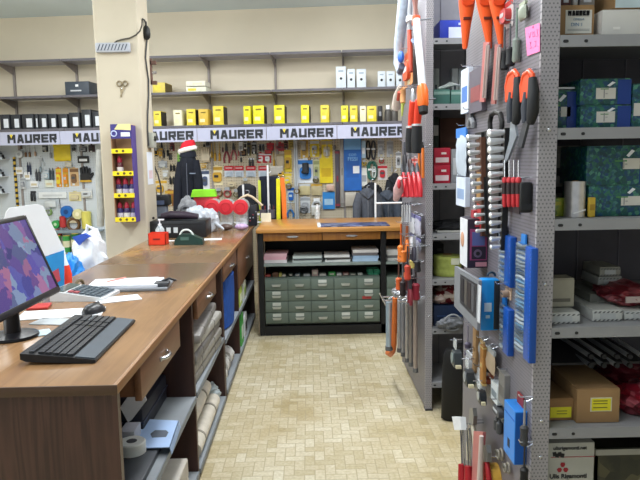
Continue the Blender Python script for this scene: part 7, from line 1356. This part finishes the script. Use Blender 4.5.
for i, (x0, y0, x1, y1, k_, c, c2, o_, lb) in enumerate(((404, 262, 408, 296, 'tool', '#2a2226', '#5a5a60', .1, 'black handled tool just above the hanging rods, leftmost'), (409, 246, 413, 280, 'tool', '#b8402e', '#3a3034', .09, 'red orange handled tool in the middle of the far rack panel'), (414, 236, 418, 262, 'pliers', '#2c2a38', '#8a8a92', .06, 'dark blue handled pliers between the silvery bags and the hanging rods'), (419, 246, 423, 272, 'tool', '#1f1c22', '#7a7a80', .05, 'black tool at the front edge of the far rack panel'), (410, 278, 414, 304, 'pliers', '#7a2632', '#3a3a40', .08, 'dark red pliers just above the hanging rods'), (405, 236, 409, 262, 'tool', '#d8742c', '#7a4a30', .1, 'bright orange handled tool at the left of the far rack panel'), (400, 262, 404, 290, 'tool', '#c85a2a', '#5a3a30', .12, 'orange handled tool sticking out furthest left above the hanging rods'))):
    FT(x0, y0, x1, y1, k_, c, c2, 'hand_tool', lb, 'tool', o_, .02)
# chrome rods with an orange hook at the bottom
X3 = XP - .16
HOLD = thing('rod_holder', 'chrome wire holder from which the hanging rods hang, far rack', 'holder', onX(408, 300, XP))
o = Vector(HOLD.location)
for y, z in ((0, 0), (.12, 0), (-.14, 0)): MB().tube([(0, y, z), (-.18, y, z), (-.19, y, z + .03)], .006, 7).build('arm', CHROME, HOLD)
MB().bb(-.004, .0015, -.15, .13, -.02, .02).build('wall_plate', CHROME, HOLD, smooth=False); MB().tube([(-.17, -.16, 0), (-.17, .14, 0)], .006, 7).build('cross_wire', CHROME, HOLD); MB().tube([(-.1, -.16, 0), (-.1, .14, 0)], .006, 7).build('cross_wire', CHROME, HOLD)
for i, (x, yt, yb_, X, c, r_, lb) in enumerate(((389, 302, 350, XP - .2, '#a9bac8', .02, 'pale blue grey tube at the left end of the hanging rods'), (399.5, 300, 352, XP - .12, '#b9bcc0', .014, 'bright rod right of the orange hook, first'), (403, 303, 356, XP - .1, '#a0a3a8', .013, 'grey rod right of the orange hook, second'), (407, 304, 362, XP - .08, '#bcbab6', .012, 'pale rod right of the orange hook, third'), (411, 300, 366, XP - .06, '#8f8a86', .014, 'dull rod right of the orange hook, fourth'), (415.5, 298, 372, XP - .05, '#a89a92', .014, 'brownish rod nearest the upright of the far rack'))):
    t = hangtube(lb, 'hanging_rod', 'rod', [(x, yb_), (x - .2, yt)], X, r_, P(c, .28, .45), 'rod', 'hanging rods on the far rack'); e = Vector(t.location); tp = onX(x - .2, yt, X) - e
    MB().tube([tp, tp + Vector((0, 0, .02)), tp + Vector((.03, 0, .035))], .005, 6).build('hook_end', CHROME, t); MB().tube([onX(x, yb_ - 4, X) - e, onX(x, yb_, X) - e], r_ * 1.25, 10).build('end_cap', P('#6a6c70', .4, .4), t)
t = hangtube('orange J shaped hook hanging among the chrome rods', 'orange_hook', 'hook', [(395, 298), (394.5, 320), (394, 344), (393, 351), (390.5, 354.5), (387.5, 353), (387.5, 349)], XP - .17, [.016, .018, .018, .018, .018, .016, .008], P('#c9692e', .45, 0, .1), 'hook'); tp = onX(395, 298, XP - .17) - Vector(t.location); MB().tube([tp, tp + Vector((0, 0, .03)), tp + Vector((.02, 0, .04))], .005, 6).build('eye', CHROME, t)
t = crumple('bundle of wire loops at the top of the hanging rods', 'wire_bundle', 'wire', onX(399, 296, XP - .1), (.05, .06, .03), P('#a4a6ac', .3, .5, .2, 60), 71); MB().ring((0, 0, .05), .05, .005, 'x', 16, 6).build('loop', CHROME, t); MB().ring((0.02, 0.04, .03), .04, .005, 'x', 16, 6).build('loop', P('#2a2a2e'), t)

# ------------------------------------------------------------------ light: ceiling tubes of the shop, daylight from the front behind the camera, an added fill from the left
def tube_light(x, y, up, down, along='y'):
    col = (.97, .985, 1)
    for k in (-.45, .45):
        l = bpy.data.lights.new('ceiling_tube', 'POINT'); l.shadow_soft_size = .22; l.energy = up / 2; l.color = col
        o = bpy.data.objects.new('ceiling_tube', l); COL.objects.link(o); o.location = (x + (k if along == 'x' else 0), y + (k if along == 'y' else 0), CEIL - .4)
    l = bpy.data.lights.new('ceiling_panel', 'AREA'); l.shape = 'RECTANGLE'; l.size = 1.5 if along == 'x' else .3; l.size_y = .3 if along == 'x' else 1.5; l.energy = down; l.color = col
    o = bpy.data.objects.new('ceiling_panel', l); COL.objects.link(o); o.location = (x, y, CEIL - .1)
tube_light(-2.3, 5.7, 26, 30, 'x'); tube_light(.2, 5.7, 26, 30, 'x'); tube_light(-.05, 3.9, 30, 44); tube_light(-3.0, 3.7, 40, 30); tube_light(-.2, 1.6, 26, 24); tube_light(-2.9, 1.4, 45, 30); tube_light(1.5, 3.3, 12, 26)
wl = bpy.data.lights.new('added_daylight_fill', 'AREA'); wl.shape = 'RECTANGLE'; wl.size = 3.0; wl.size_y = 1.9; wl.energy = 80; wl.color = (.84, .92, 1)  # fill in daylight tint added at the left wall, which has no window
wo = bpy.data.objects.new('added_daylight_fill', wl); COL.objects.link(wo); wo.location = (-4.3, 1.6, 1.7); wo.rotation_euler = (0, R(-112), 0)
W = bpy.data.worlds.new('world'); SC.world = W; W.use_nodes = True; bg = W.node_tree.nodes['Background']; bg.inputs[0].default_value = (.85, .93, 1, 1); bg.inputs[1].default_value = .55
SC.view_settings.view_transform = 'Standard'; SC.view_settings.look = 'None'; SC.view_settings.gamma = 1; SC.view_settings.use_curve_mapping = False; SC.view_settings.exposure = 0
